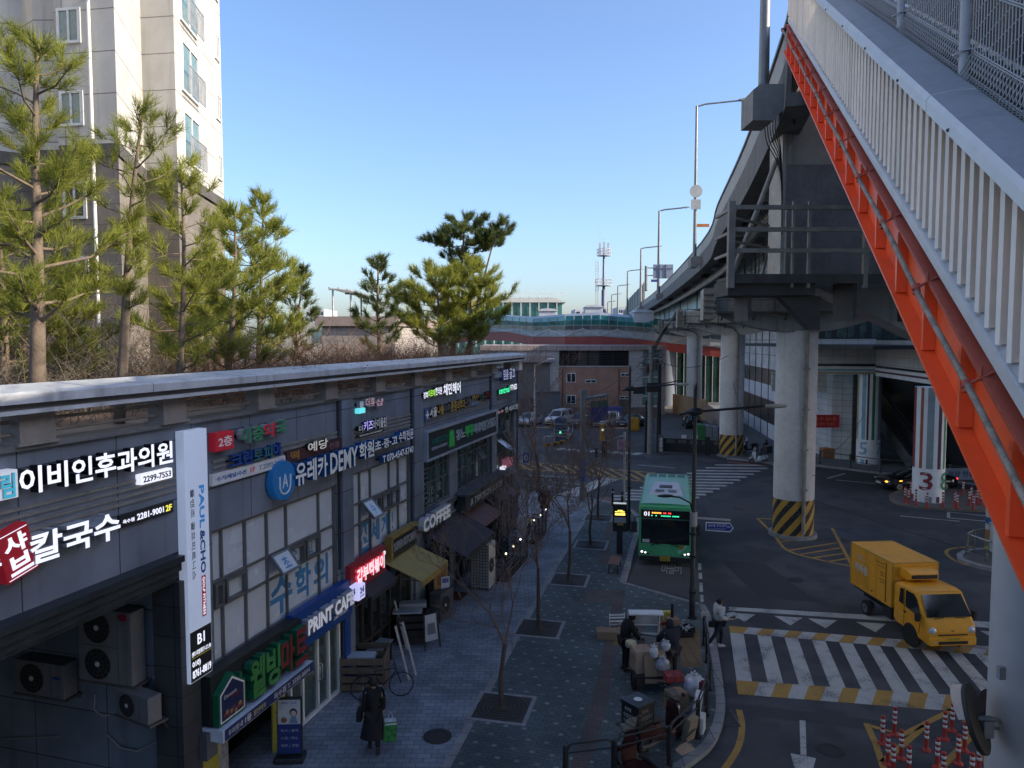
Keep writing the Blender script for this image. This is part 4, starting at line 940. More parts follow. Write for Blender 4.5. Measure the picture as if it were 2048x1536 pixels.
for a,c in zip(FBd,FBd[1:]):
 A=[fbp(a,j)for j in range(1,6)];C=[fbp(c,j)for j in range(1,6)]
 Z=Vector((0,4.0,0));up=Vector((0,0,.25));ins=Vector((0,1.1,0))
 roof.add([A[0]+ins,C[0]+ins,C[0]+Z,A[0]+Z],[(0,1,2,3)]);roof.add([A[1],C[1],C[0]+ins,A[0]+ins],[(0,1,2,3)])
 mA=A[1]*.5+A[2]*.5-Vector((0,.25,0));mC=C[1]*.5+C[2]*.5-Vector((0,.25,0))
 upper.add([A[1],C[1],mC,mA,C[2],A[2]],[(0,1,2,3)[::-1],(3,2,4,5)[::-1]])
 m2A=A[2].lerp(A[3],.45);m2C=C[2].lerp(C[3],.45)
 lower.add([A[2],C[2],m2C,m2A],[(0,1,2,3)[::-1]])
 pan.add([m2A,m2C,C[3],A[3]],[(0,1,2,3)[::-1]])
 red.add([A[3],C[3],C[4],A[4],A[4]+Z,C[4]+Z,A[3]+Z,C[3]+Z],[(0,1,2,3)[::-1],(3,2,5,4),(4,5,7,6)])
 fr_.bar(A[2],C[2],.10,.10);fr_.bar(m2A,m2C,.12,.12);fr_.bar(A[3],C[3],.22,.22)
 fr_.tube([A[1],mA,A[2]],.06,5);fr_.bar(A[2],A[3],.07,.07)
roof.build('roof',rf,t,world=True,smooth=True);upper.build('glazing',tealg,t,world=True);lower.build('glazing',greyg,t,world=True);pan.build('truss_panel',wpan,t,world=True)
red.build('girder',redg,t,world=True);fr_.build('frame',M('fb_frame',(.22,.24,.25),.5,.2,.1,1),t,world=True)
b=MB()
for e0,e1 in zip(FB[1:-1:1],FB[2::1]):
 p=fbp(e0,4);q=fbp(e1,4);pm_=D((e0[0]+e1[0])/2,(e0[3]+e1[3])/2+7,(e0[6]+e1[6])/2)
 b.bar(p-Vector((0,.15,0)),pm_-Vector((0,.15,0)),.1);b.bar(q-Vector((0,.15,0)),pm_-Vector((0,.15,0)),.1)
b.build('truss',galv,t,world=True)
b=MB();q=D(1340,0,111.5);b.cyl((q.x,111.5),1.5,0,D(0,700,111).z,24);q2=D(1180,0,114);b.cyl((q2.x,118.5),1.1,0,D(0,690,114).z,20);b.build('pier',M('blue_pier',(.10,.125,.17),.7,0,.1,1),t,world=True)
for u0,u1,v0,v1,Y,nm in((1302,1318,735,820,116,'x'),(1358,1384,735,770,116,'x')):pass
q0=D(1325,700,117);q1=D(1440,700,117)
t2=thing('glass_stair_hall','dark teal glass hall under the footbridge beside the blue pier','building',(q0.x,117,0))
b=MB();b.box(q0.x,q1.x,117,124,0,q0.z-.4);b.build('wall',M('dark_teal_wall',(.012,.035,.035),.2,0,.5,.4,spec=.6),t2,world=True)
b=MB()
for i in range(9):xx=lerp(q0.x,q1.x,i/8);b.box(xx-.06,xx+.06,116.9,116.99,0,q0.z-.4)
b.build('mullion',galv,t2,world=True)
# vents on the footbridge roof and things behind it
for lab,u,v,Y,sx in(('white roof vent box nearest the antenna mast',1186,621,128,3.0),('small white dome vent left of the roof ridge',1095,628,135,3.2),('blue-capped white cabin under the viaduct edge',1284,632,112,3.0)):
 p=D(u,v,Y);b=MB();b.box(-sx/2,sx/2,-1.5,1.5,-1.0,.45);b.prism([(-sx/2-.2,.452),(sx/2+.2,.452),(sx/2-.4,.85),(0,.95),(-sx/2+.4,.85)],-1.7,1.7)
 o=b.build('roof_vent',M('vent_white',(.45,.48,.52),.5,0,.08,1),bevel=.05);o.location=p;tag(o,lab,'roof vent')
t=thing('station_building','far station hall with a white truss roof and green glazing','station',(D(1060,0,190).x,190,0))
p0,p1=D(880,600,190),D(1132,600,190)
b=MB();b.prism([(p0.x,p0.z-.6),(p1.x,p1.z-.6),(p1.x-3,p1.z+.6),(p0.x,p1.z+.6)],190,215);b.build('roof',M('station_roof',(.55,.54,.50),.6,0,.08,.5),t,world=True)
b=MB();b.box(p0.x,p1.x-1,190.5,214,0,p0.z-.61);b.build('glazing',M('station_green',(.06,.17,.15),.2,0,.4,.3),t,world=True)
b=MB()
for k in range(14):
 xa,xb=lerp(p0.x,p1.x,k/14),lerp(p0.x,p1.x,(k+1)/14);zt_,zb_=p0.z+1.7,p0.z+.6
 b.bar((xa,190,zt_),(xb,190,zt_),.15);b.bar((xa,190,zb_),((xa+xb)/2,190,zt_),.12);b.bar(((xa+xb)/2,190,zt_),(xb,190,zb_),.12)
 b.bar((xa,190.2,8),(xa,190.2,p0.z-.6),.2)
b.build('roof_truss',white,t,world=True)
# antenna mast
t=thing('antenna_mast','slim telecom mast with two platforms and a ladder cage','antenna mast',D(1207,628,170))
p=D(1207,628,170);hm=D(1207,492,170).z-p.z
b=MB();b.tube([(0,0,-14),(0,0,hm*.35),(0,0,hm*.36),(0,0,hm)],[.55,.5,.34,.24],10);b.build('pole',M('mast_blue',(.13,.14,.20),.5,.2),t)
mastw=M('mast_white',(.42,.43,.46),.5)
for z,r in((hm*.86,1.6),(hm*.42,1.9)):
 b=MB();b.cyl((0,0),r,z-.1,z,12)
 for k in range(10):a=k*.628;b.tube([(r*math.cos(a),r*math.sin(a),z),(r*math.cos(a),r*math.sin(a),z+1.4)],.06,4)
 for zz in(.7,1.4):b.tube([(r*math.cos(k*.628),r*math.sin(k*.628),z+zz)for k in range(10)],.05,4,closed=True)
 b.build('platform',mastw,t)
b=MB()
for k in range(3):a=k*2.1+.4;b.box(1.1*math.cos(a)-.2,1.1*math.cos(a)+.2,1.1*math.sin(a)-.12,1.1*math.sin(a)+.12,hm*.88,hm*.88+2.6)
b.tube([(0,0,hm),(0,0,hm+2.5)],.05,5);b.tube([(-.8,.6,hm),(-.8,.6,hm+4.4)],.04,5);b.build('antenna',mastw,t)
b=MB();
for dx in(-1.9,-1.3):b.tube([(dx,-.8,0),(dx,-.8,hm*.78)],.06,4)
for k in range(34):zz=hm*.78*k/34;b.tube([(-1.9,-.8,zz),(-1.3,-.8,zz)],.04,4)
b.build('ladder',mastw,t)
# far hazy blocks on the horizon
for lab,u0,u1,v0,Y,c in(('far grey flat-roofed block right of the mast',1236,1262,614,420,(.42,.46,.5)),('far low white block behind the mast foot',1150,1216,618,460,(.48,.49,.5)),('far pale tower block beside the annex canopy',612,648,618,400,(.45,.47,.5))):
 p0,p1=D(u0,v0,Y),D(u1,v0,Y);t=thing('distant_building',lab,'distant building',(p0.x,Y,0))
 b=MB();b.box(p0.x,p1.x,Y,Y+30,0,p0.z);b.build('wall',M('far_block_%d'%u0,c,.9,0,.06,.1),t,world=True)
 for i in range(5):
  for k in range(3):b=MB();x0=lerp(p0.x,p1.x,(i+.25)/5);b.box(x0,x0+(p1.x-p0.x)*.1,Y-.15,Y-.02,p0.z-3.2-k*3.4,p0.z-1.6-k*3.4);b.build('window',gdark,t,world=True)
  # -- viaduct
ED=smooth([Vector(p)for p in((4.0,9.5),(5.3,14.4),(5.9,16.5),(7.9,25.5),(10.05,36.5),(12.85,50.5),(18.4,91),(22.8,129),(27.6,174),(33.5,225),(41,290),(52,380))],5)
def offp(i,o):
 t=(ED[min(i+1,len(ED)-1)]-ED[max(i-1,0)]).normalized();return ED[i]+Vector((t.y,-t.x))*o
def sweep(b,prof,i0=0,i1=None,mi=0):
 i1=len(ED)if i1 is None else i1;n=len(prof)
 vs=[(offp(i,o).x,offp(i,o).y,z)for i in range(i0,i1)for o,z in prof];k=i1-i0
 fs=[(a*n+j,a*n+(j+1)%n,(a+1)*n+(j+1)%n,(a+1)*n+j)for a in range(k-1)for j in range(n)]
 b.add(vs,fs,mi);b.add(vs[:n],[tuple(range(n))[::-1]],mi);b.add(vs[-n:],[tuple(range(n))],mi)
iD=min(range(len(ED)),key=lambda i:abs(ED[i].y-17.4));iG=min(range(len(ED)),key=lambda i:abs(ED[i].y-20))
iP=min(range(len(ED)),key=lambda i:abs(ED[i].y-15.4))
VI=thing('viaduct','long concrete and blue steel road viaduct curving away along the right side','viaduct',(6,16.5,0))
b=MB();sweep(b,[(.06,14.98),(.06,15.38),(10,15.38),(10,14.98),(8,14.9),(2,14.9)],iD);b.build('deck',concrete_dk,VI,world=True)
b=MB();NE=[(8.4,17.3),(7.25,0),(6.6,-70),(17,-70),(18.2,17.3)];b.prism(NE,14.98,15.38,'z');b.prism([NE[0],NE[1],NE[2],(6.9,-70),(7.55,0),(8.7,17.3)],15.381,16.6,'z');b.build('shading_near_deck',concrete_dk,VI,world=True)  # unseen length of deck, added and shaped to shade the shops and stair
parm=M('parapet_metal',(.34,.325,.29),.6,.1,.15,.8,streak=.4)
b=MB();sweep(b,[(0,15.80),(0,16.5),(.28,16.5),(.3,15.39),(.1,15.39),(.1,15.80)],iP);b.build('parapet',parm,VI,world=True)
b=MB();sweep(b,[(9.75,15.385),(9.75,16.5),(10,16.5),(10,15.385)],iD);b.build('parapet',parm,VI,world=True)
b=MB();sweep(b,[(-.05,16.505),(-.05,16.6),(.34,16.6),(.34,16.505)],iP);b.build('parapet_rail',M('violet_rail',(.10,.085,.10),.5,.2),VI,world=True)
b=MB();sweep(b,[(-.06,14.7),(-.02,15.79),(.055,15.79),(.055,14.975),(.5,14.97),(.5,14.7)],iP);b.build('edge_beam',soot,VI,world=True)
bluesteel=M('pale_blue_steel',(.33,.45,.48),.5,.05,.12,.6,streak=.35,dirt=(.14,.17,.18))
b=MB();sweep(b,[(2.2,12.9),(2.2,14.895),(7.8,14.895),(7.8,12.9)],iG)
b.build('box_girder',bluesteel,VI,world=True)
b=MB();sweep(b,[(2.05,12.78),(2.05,12.895),(7.95,12.895),(7.95,12.78)],iG);sweep(b,[(1.1,14.35),(1.1,14.695),(1.35,14.695),(1.35,14.35)],iD);b.build('flange',steel_dk,VI,world=True)
for i in range(iG,iG+34,1):
 b=MB();p=offp(i,2.17);q=offp(i,.6);b.bar((p.x,p.y,12.9),(p.x,p.y,14.88),.07,.12);b.bar((p.x,p.y,14.75),(q.x,q.y,14.8),.18,.28);b.build('rib',bluesteel if i%2 else steel_dk,VI,world=True)
b=MB();sweep(b,[(.85,14.05),(.78,14.2),(.85,14.34),(1.0,14.34),(1.07,14.2),(1.0,14.05)],iD,iG+30);b.build('drain_pipe',steel_br,VI,world=True)
# netting hung under the edge near the pier
b=MB()
for k in range(46):
 y0=18+k*.4;i=0
 def ex(y):
  for a,c in zip(ED,ED[1:]):
   if a.y<=y<=c.y:return lerp(a.x,c.x,(y-a.y)/(c.y-a.y))
  return ED[0].x
 b.bar((ex(y0)+.4,y0,14.3),(ex(y0+1.6)+2.1,y0+1.6,12.9),.014);b.bar((ex(y0+1.6)+.4,y0+1.6,14.3),(ex(y0)+2.1,y0,12.9),.014)
b.build('safety_net',black,VI,world=True)
b=MB()
for k in range(4):
 y0=19+k*4;b.tube([(ex(y0)+1.2,y0,11.9),(ex(y0+2)+2.1,y0+2,14.4)],.07,8)
b.build('strut',steel_br,VI,world=True)
# hammerhead piers
def rail_box(b,x0,x1,y,z,h,n,rows,s=.06,m=0):
 for r in rows:b.bar((x0,y,z+r),(x1,y,z+r),s,s,m)
 for i in range(n+1):xx=lerp(x0,x1,i/n);b.bar((xx,y,z-.1),(xx,y,z+h),s*1.2,s*1.2,m)
HZ=thing
for k,(X,Y,lab,base)in enumerate(((14.35,37.3,'nearest round hammerhead pier with yellow and black stripes at its foot',1.95),(18.75,62.9,'second round hammerhead pier with a striped foot behind the white scooter',1.9),(23.9,97,'third round hammerhead pier by the lit brown wall',1.8))):
 t=thing('viaduct_pier',lab,'pier',(X,Y,0),R(-10),'piers of the viaduct')
 r=.99
 b=MB();b.cyl((0,0),r,base,10.4,40);b.build('column',concrete,t)
 b=MB();b.cyl((0,0),r+.004,.0,base-.002,48);b.build('striped_band',hazard,t)
 b=MB();b.cyl((0,0),r+.18,0,.18,40);b.build('plinth',concrete_dk,t)
 b=MB();b.tube([(.28,-r-.08,.3),(.28,-r-.08,10.4),(-.1,-r-.08,10.9),(-2.9,-1.05,11.6)],.09,8)
 for z in(2.5,4.5,6.5,8.5):b.box(.14,.42,-r-.2,-r+.06,z,z+.08)
 b.build('downpipe',steel_br,t)
 b=MB();so=[(-4.0,11.35),(-4.0,12.35),(4.0,12.35),(4.0,11.35)]+[(x,10.32+(abs(x)/4.0)**2.2*1.0)for x in(3,2.2,1.4,.8,0,-.8,-1.4,-2.2,-3)]
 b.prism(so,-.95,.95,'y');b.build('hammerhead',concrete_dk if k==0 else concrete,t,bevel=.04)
 b=MB()
 for x in(-2.2,2.2):b.box(x-.5,x+.5,-.5,.5,12.352,12.77)
 b.build('bearing',steel_dk,t)
 b=MB();b.box(-4.15,4.1,-1.75,-1.0,11.28,11.345);rail_box(b,-4.1,4.0,-1.72,11.35,1.15,6,(.55,1.1));
 for i in range(6):x=-3.8+i*1.5;b.bar((x,-1.7,11.2),(x,-.96,10.95),.07)
 b.build('walkway',steel_dk,t)
 b=MB();b.box(-4.7,-4.2,-1.2,.9,10.95,12.5)
 for i in range(5):b.box(-4.72,-4.12,-1.35,-1.21,11.0+i*.3,11.12+i*.3)
 b.build('louvred_box',steel_br,t)
 # near pier wall with a raised inspection platform
t=thing('pier_wall','huge sooty concrete pier cap with a railed inspection platform before it','pier',(10,18,0))
b=MB();b.prism([(6.32,11.4),(6.32,15.95),(15.7,15.95),(15.7,8.4),(13.0,8.6),(9.4,10.1),(7.2,11.15)],17.35,18.15,'y');b.build('pier_cap',M('sooty_wall',(.40,.385,.37),.85,0,.14,.8,.4,24,.5),t,world=True,bevel=.03)
b=MB();b.box(6.22,6.31,17.3,18.15,11.5,16.0);b.build('edge_strip',M('pale_edge',(.42,.40,.36),.8,0,.15,2,streak=.5),t,world=True)
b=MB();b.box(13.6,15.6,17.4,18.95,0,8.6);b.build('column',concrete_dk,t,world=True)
b=MB();b.prism([(6.31,11.5),(8.6,11.5),(8.6,14.0),(6.31,14.0)],17.26,17.345,'y');b.build('steel_face',M('violet_steel',(.22,.21,.225),.6,.2,.25,1.5,streak=.4),t,world=True)
pdk=M('platform_dark',(.07,.065,.058),.7,0,.25,3)
PF=thing('inspection_platform','brown steel inspection platform with three rails on brackets under the viaduct','platform',(7,16.5,11.3))
b=MB();b.box(4.72,9.6,16.1,17.2,11.28,11.36);b.bar((4.72,16.1,11.3),(9.6,16.1,11.3),.08,.2);b.build('floor',pdk,PF,world=True)
b=MB()
for z in(11.9,12.35,12.82):b.bar((4.7,16.08,z),(9.4,16.08,z),.07,.09)
for z in(12.1,12.6):b.bar((4.75,16.08,z),(5.9,17.2,z),.05)
for z in(11.85,12.3,12.8):b.bar((4.72,16.1,z),(4.72,17.3,z),.06)
for x,w_ in((4.72,.14),(6.05,.05),(6.4,.06),(7.62,.1),(9.3,.1)):b.bar((x,16.1,11.1),(x,16.1,12.95),w_,w_)
b.build('railing',steel_br,PF,world=True)
b=MB()
for x in(5.2,7.5,9.0):b.prism([(x-.05,11.27),(x+.05,11.27),(x+.05,10.5),(x-.02,10.4)],16.3,17.3,'y');
b.box(4.7,6.6,16.2,17.3,10.95,11.27);b.prism([(5.9,10.94),(6.8,10.94),(6.8,10.2),(6.6,10.2)],16.4,16.7,'y');b.build('bracket',pdk,PF,world=True)
b=MB();b.tube([(6.2,16.9,11.4),(6.2,16.9,12.9),(6.5,16.9,13.0)],.035,6);b.tube([(6.35,16.9,11.4),(6.35,16.9,13.0)],.035,6);b.tube([(4.9,16.6,11.4),(6.2,17.6,14.2)],.06,8);b.build('conduit',steel_br,PF,world=True)
# cables looping over the near bracket
b=MB()
for k in range(6):b.tube(smooth3([(6.25-k*.03,17.2,15.9-k*.1),(6.05-k*.07,16.9,15.3),(5.98-k*.05,17.0,14.8-k*.06),(6.12,17.15,14.3-k*.1),(6.22,17.25,13.4-k*.2)]),.012,5)
b.tube([(5.95,16.2,16.4),(5.95,16.15,15.3),(6.05,16.2,14.6)],.04,6);o=b.build('cable_bundle',black);tag(o,'tangle of black cables hanging from the viaduct edge beside the big lamp base','cables')
# -- viaduct lamps and gantry
lampm=M('lamp_pole_grey',(.20,.20,.20),.4,.5,.15,2)
def vlamp(x,y,z,h,arm,r,label,group='street lamps on the viaduct'):
 t=thing('street_lamp',label,'street lamp',(x,y,z),0,group)
 b=MB();b.tube([(0,0,0),(0,0,h)],[r,r*.6],12);b.build('pole',lampm,t)
 b=MB();b.tube([(0,0,h-.05),(.2*arm,0,h+.12),(arm,0,h+.36)],r*.42,8);b.build('arm',lampm,t)
 b=MB();b.prism([(arm-.1,h+.34),(arm+.35,h+.30),(arm+.8,h+.42),(arm+.35,h+.5),(arm-.1,h+.44)],-.14,.14,'y');b.build('lamp_head',lampm,t,bevel=.02)
 b=MB();b.prism([(-.35,-.75),(-.35,-.12),(-.2,-.0),(.45,.0),(.45,-.35),(.1,-.75)],-.4,.4,'y');b.build('bracket',concrete_dk,t);return t
vlamp(5.42,16.3,15.35,10,2.4,.115,'nearest viaduct lamp pole on a big concrete bracket, its top out of view')
L1=vlamp(12.35,50.5,15.55,10,2.9,.13,'viaduct lamp carrying a round traffic plate and a small orange sign')
b=MB();b.disc((0,-.16,4.35),(0,1,0),.42,.04,28);b.box(-.32,.32,-.18,-.14,3.15,3.8);b.build('traffic_plate',M('plate_back',(.35,.36,.36),.5,.2),L1)
b=MB();b.box(.1,.95,-.05,.05,2.0,2.2);b.build('small_sign',M('orange_plate',(.40,.14,.03),.6),L1)
for(x,y,z,lab)in((17.9,91,15.55,'viaduct lamp just left of the square sign gantry'),(22.3,129,15.6,'viaduct lamp beside the white roofed cabin'),(27.0,174,15.8,'thin viaduct lamp between the cabin and the mast'),(32,225,16,'far viaduct lamp, second from the mast'),(36.2,270,16,'farthest clearly seen viaduct lamp right of the mast'),(41.5,322,16,'tiny last viaduct lamp touching the horizon')):vlamp(x,y,z,10,2.9,.16+y*.0006,lab)
t=thing('road_sign_gantry','back of a large grey road sign on a post above the viaduct','road sign',(20,84,15.4))
p0,p1=D(1306,557,84),D(1346,529,84)
b=MB();b.tube([(D(1298,0,84).x,84,15.4),(D(1298,0,84).x,84,D(0,532,84).z)],.16,8)
for v in(536,551):z=D(0,v,84).z;b.bar((D(1298,0,84).x,84,z),(p0.x,84,z),.1)
b.build('post',lampm,t,world=True)
b=MB();b.box(p0.x,p1.x,83.9,84,p0.z,p1.z)
for f_ in(.33,.66):b.box(lerp(p0.x,p1.x,f_)-.04,lerp(p0.x,p1.x,f_)+.04,83.8,83.89,p0.z,p1.z)
b.box(p0.x,p1.x,83.78,83.89,lerp(p0.z,p1.z,.72),lerp(p0.z,p1.z,.75));b.build('sign_panel',M('sign_back',(.20,.23,.30),.5,.2,.1,.6),t,world=True)
q0,q1=D(1302,564,84),D(1317,559,84);b=MB();b.box(q0.x,q1.x,83.9,84,q0.z,q1.z);b.build('small_panel',M('blue_plate',(.05,.06,.22),.5),t,world=True)
t=thing('noise_barrier','slatted noise barrier on the far viaduct edge','noise barrier',(25,150,15.5))
b=MB()
for i in range(len(ED)):
 if 128<ED[i].y<230:
  p=offp(i,.1);q=offp(min(i+1,len(ED)-1),.1);h=3.2*min(1,(235-p.y)/60);b.add([(p.x,p.y,16.6),(q.x,q.y,16.6),(q.x,q.y,16.6+h*.97),(p.x,p.y,16.6+h)],[(0,1,2,3)]);b.bar((p.x,p.y,15.4),(p.x,p.y,16.6+h),.25)
b.build('barrier_panel',M('barrier_slats',(.28,.27,.25),.7,0,.2,.4),t,world=True)
# -- orange stair beside the camera
org=M('orange_girder',(.95,.12,.03),.42,0,.07,1.2,streak=.3,dirt=(.42,.07,.03),spec=.4,bump=.12,bsc=9)
ored=M('red_flange',(.42,.085,.05),.5,0,.12,2)
slat=M('cream_slat',(.88,.78,.68),.55,0,.07,1.5,streak=.4,dirt=(.50,.44,.38))
copm=M('coping_aluminium',(.62,.63,.63),.45,.05,.08,1,streak=.15)
sX=lambda y:1.505+.265*y
rZ=lambda y:9.78+.57*(y-3.52)
Y0,Y1=1.2,15.0
ST=thing('footbridge_stair','orange steel footbridge stair with cream slatted sides climbing to the viaduct','stair',(sX(8),8,0))
sd_=Vector((.265,1,.57)).normalized();sr=Vector((1,-.265,0)).normalized()
def SPt(y,o,dz):p=Vector((sX(y),y,rZ(y)));q=p+sr*o;return Vector((q.x,q.y,q.z+dz))
def sbox(b,o0,o1,z0,z1,y0=Y0,y1=Y1,mi=0):
 vs=[SPt(y,o,z)for y in(y0,y1)for o,z in((o0,z0),(o1,z0),(o1,z1),(o0,z1))]
 b.add(vs,[(0,1,2,3),(7,6,5,4),(0,4,5,1),(1,5,6,2),(2,6,7,3),(3,7,4,0)],mi)
for o0 in(0.0,2.15):
 b=MB();sbox(b,o0-.02,o0+.02,-.615,-.16);sbox(b,o0-.12,o0+.15,-.64,-.617);b.build('girder',org,ST,world=True)
 b=MB();sbox(b,o0-.085,o0+.15,-.158,-.13);b.build('flange',ored,ST,world=True)
y=1.9
while y<14.9:
 b=MB();p=[SPt(y,-.095,-.615),SPt(y,-.022,-.615),SPt(y,-.022,-.165),SPt(y,-.095,-.165)]
 d=Vector((.265,1,0)).normalized()*.022
 b.add([q-d for q in p]+[q+d for q in p],[(0,1,2,3),(7,6,5,4),(0,4,5,1),(1,5,6,2),(2,6,7,3),(3,7,4,0)]);b.build('stiffener',org,ST,world=True);y+=.74
b=MB();b.tube([SPt(y,-.15,-.19-.012*math.sin(y*3))for y in np.linspace(Y0,Y1,40)],.018,8);b.build('conduit',M('rusty_pipe',(.27,.22,.17),.6,.2,.45,9),ST,world=True)
for k in range(14):
 b=MB();y=1.8+k*1.0;b.tube([SPt(y,-.18,-.19),SPt(y,-.03,-.11)],.010,5);b.tube([SPt(y,-.15,-.215),SPt(y+.02,-.15,-.165)],.024,8);b.tube([SPt(y,-.09,-.13),SPt(y,-.09,-.08)],.010,5);b.build('pipe_clip',ored,ST,world=True)
b=MB();sbox(b,-.02,.10,-.06,-.005);sbox(b,-.04,-.021,-.075,.01);b.build('bottom_rail',copm,ST,world=True)
b=MB()
for k in range(9):y=2.3+k*1.5;sbox(b,.0,.08,-.129,-.061,y,y+.2)
b.build('foot_block',galv,ST,world=True)
b=MB();
prof=[(-.055,.85),(-.055,.93),(-.03,.965),(.10,.985),(.24,.985),(.27,.965),(.27,.88)]
for a,c in((Y0,3.0),(3.0,5.1),(5.1,7.6),(7.6,10.2),(10.2,12.7),(12.7,Y1+.4)):
 vs=[SPt(y,o,z)for y in(a+.006,c-.006)for o,z in prof];n=len(prof)
 for j in range(n):b.add([vs[j],vs[(j+1)%n],vs[n+(j+1)%n],vs[n+j]],[(0,1,2,3)],1 if j in(2,3,4)else 0)
 b.add(vs,[tuple(range(n))[::-1],tuple(range(n,2*n))],0)
b.build('coping',[copm,M('coping_top',(.27,.275,.29),.5,.1,.12,2.2,streak=.25)],ST,world=True)
bolts=MB()
for k in range(10):y=2.0+k*1.3;bolts.ball(SPt(y,-.058,.88),.012,8,5)
bolts.build('bolt',steel_dk,ST,world=True)
# slats: one hundred nearest as parts, the rest as one
ys=np.arange(2.3,Y1+.3,.156)
cos_,sin_=math.cos(R(50)),math.sin(R(50))
rest=MB()
for k,y in enumerate(ys):
 b=MB()if k<99 else rest
 c=SPt(y,.035,0);dx=Vector((.265,1,0)).normalized();ax=(dx*cos_-sr*-sin_).normalized();nx=Vector((ax.y,-ax.x,0))
 w2,th=.066,.012;vs=[]
 for zz in(0,1):
  for i,j in((-1,-1),(1,-1),(1,1),(-1,1)):
   q=c+ax*(w2*i)+nx*(th*j);q.z=rZ(y)+(.80 if zz else-.002)+.57*.0;vs.append(q)
 b.add(vs,[(0,3,2,1),(4,5,6,7),(0,1,5,4),(1,2,6,5),(2,3,7,6),(3,0,4,7)])
 if k<99:b.build('slat',slat,ST,world=True)
 # treads, soffit, far side
b=MB()
for k in range(60):
 y=1.2+k*.27;z=rZ(y)-.1;b.add([SPt(y,.2,-.30),SPt(y,2.1,-.30),SPt(y,2.1,-.02),SPt(y,.2,-.02)],[(0,1,2,3)])
 p=[SPt(y,.2,-.02),SPt(y,2.1,-.02)];e=Vector((.265*.27,.27,0));b.add([p[0],p[1],p[1]+e,p[0]+e],[(0,1,2,3)])
sbox(b,.19,2.12,-.36,-.31);b.build('treads',M('tread_grey',(.07,.06,.058),.7,.1,.2,2),ST,world=True)
b=MB()
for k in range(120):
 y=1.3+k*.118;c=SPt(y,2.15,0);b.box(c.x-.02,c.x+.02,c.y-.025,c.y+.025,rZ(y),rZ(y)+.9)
o=b.build('far_slat_shaded',M('far_slat_shaded',(.045,.045,.052),.6,0,.1,2),ST,world=True);o['kind']='stuff'  # far-side slats coloured near black to stand for their shade
b=MB();sbox(b,2.02,2.3,.9,1.0);sbox(b,2.1,2.2,-.08,.0);b.build('far_coping',copm,ST,world=True)
# mesh fence standing inside the coping
MF=thing('mesh_fence','grey welded-wire mesh fence on round posts along the stair coping','fence',SPt(6,.3,.9))
wire=M('fence_wire',(.36,.37,.38),.45,.2,.1,3);postm=M('fence_post',(.40,.40,.41),.5,.1,.08,3)
for y in(2.15,3.87,5.6,7.5,9.5,11.6,13.8):
 b=MB();p=SPt(y,.31,.86);b.tube([p,p+Vector((0,0,1.95))],.035,14);b.build('post',postm,MF,world=True)
 for dz in(.25,.8,1.35):
  b=MB();q=p+Vector((0,0,dz));b.tube([q+Vector((-.06,.02,-.01)),q+Vector((-.05,-.04,0)),q+Vector((.05,-.04,.02)),q+Vector((.07,.05,.03))],.007,5);b.ball(q+Vector((.07,.05,.03)),.016,6,4);b.ball(q+Vector((-.06,.02,-.01)),.016,6,4);b.build('clamp',galv,MF,world=True)
b=MB();wr=.0048
for y in np.arange(2.2,14.4,.055):
 p=SPt(y,.35,.98);b.tube([p,p+Vector((0,0,1.8))],wr,4,cap=False)
 pr=[SPt(y,.35,1.12),SPt(y-.0,.25,.93),SPt(y+.02,.36,.93)];b.tube(pr,wr,4,cap=False)
for dz in(.93,1.12,1.55,2.0,2.45):
 for k in(0,.018):b.tube([SPt(2.2,.35,dz+k),SPt(14.4,.35,dz+k)],wr*1.3,4,cap=False)
b.tube([SPt(2.2,.25,.93),SPt(14.4,.25,.93)],wr*1.3,4,cap=False)
hdir=Vector((.265,1,0)).normalized()
for y in np.arange(1.0,14.2,.21):
 p=SPt(y,.352,1.1);L_=1.7/.57;q=p+Vector((.265,1,0))*(-0);e=Vector((p.x-.265*L_*.0,p.y,p.z))
 a=Vector((p.x,p.y,p.z));c=Vector((p.x-.265*min(L_,p.y-2.2),p.y-min(L_,p.y-2.2),p.z))if p.y>2.3 else a+Vector((0,.01,0))
 b.tube([a,c],wr*1.2,4,cap=False)
b.build('wire_mesh',wire,MF,world=True)
# support column of the stair with its traffic mirror
SC=thing('stair_column','round grey steel column carrying the stair at the right edge','column',(4.28,6.0,0))
b=MB();b.cyl((0,0),.27,0,rZ(6)-.4,40);b.build('shaft',M('column_grey',(.46,.45,.43),.6,0,.06,.8,.08,10,.25),SC)
b=MB();p=D(2007,1345,5.72);b.box(p.x-.03-4.28,p.x+.02-4.28,-.262-.02,-.24,p.z-.06,p.z+.04);b.build('tag',grey,SC)
b=MB();b.box(-.5,.9,-.2,.2,rZ(6)-.62,rZ(6)-.402);b.build('head_beam',org,SC)
TM=thing('traffic_mirror','round convex traffic mirror with a pale hood, seen from behind on the grey column','traffic mirror',(4.0,5.95,7.3))
c=D(1952,1437,5.8);ax=Vector((.74,-.58,.34)).normalized()
b=MB();b.disc(c,ax,.27,.04,36);b.build('mirror_back',M('mirror_back',(.035,.036,.034),.6),TM,world=True,bevel=.008)
b=MB();e1=ax.cross(Vector((0,0,1))).normalized();e2=e1.cross(ax)
rg=[[c+e1*(.262*math.cos(t))+e2*(.262*math.sin(t))-ax*dd for dd in(-.02,.05+.05*max(0,math.sin(t)))]for t in np.linspace(R(20),R(200),20)]
for a_,c_ in zip(rg,rg[1:]):b.add([a_[0],a_[1],c_[1],c_[0]],[(0,1,2,3)])
b.build('hood',M('mirror_hood',(.62,.50,.42),.5),TM,world=True)
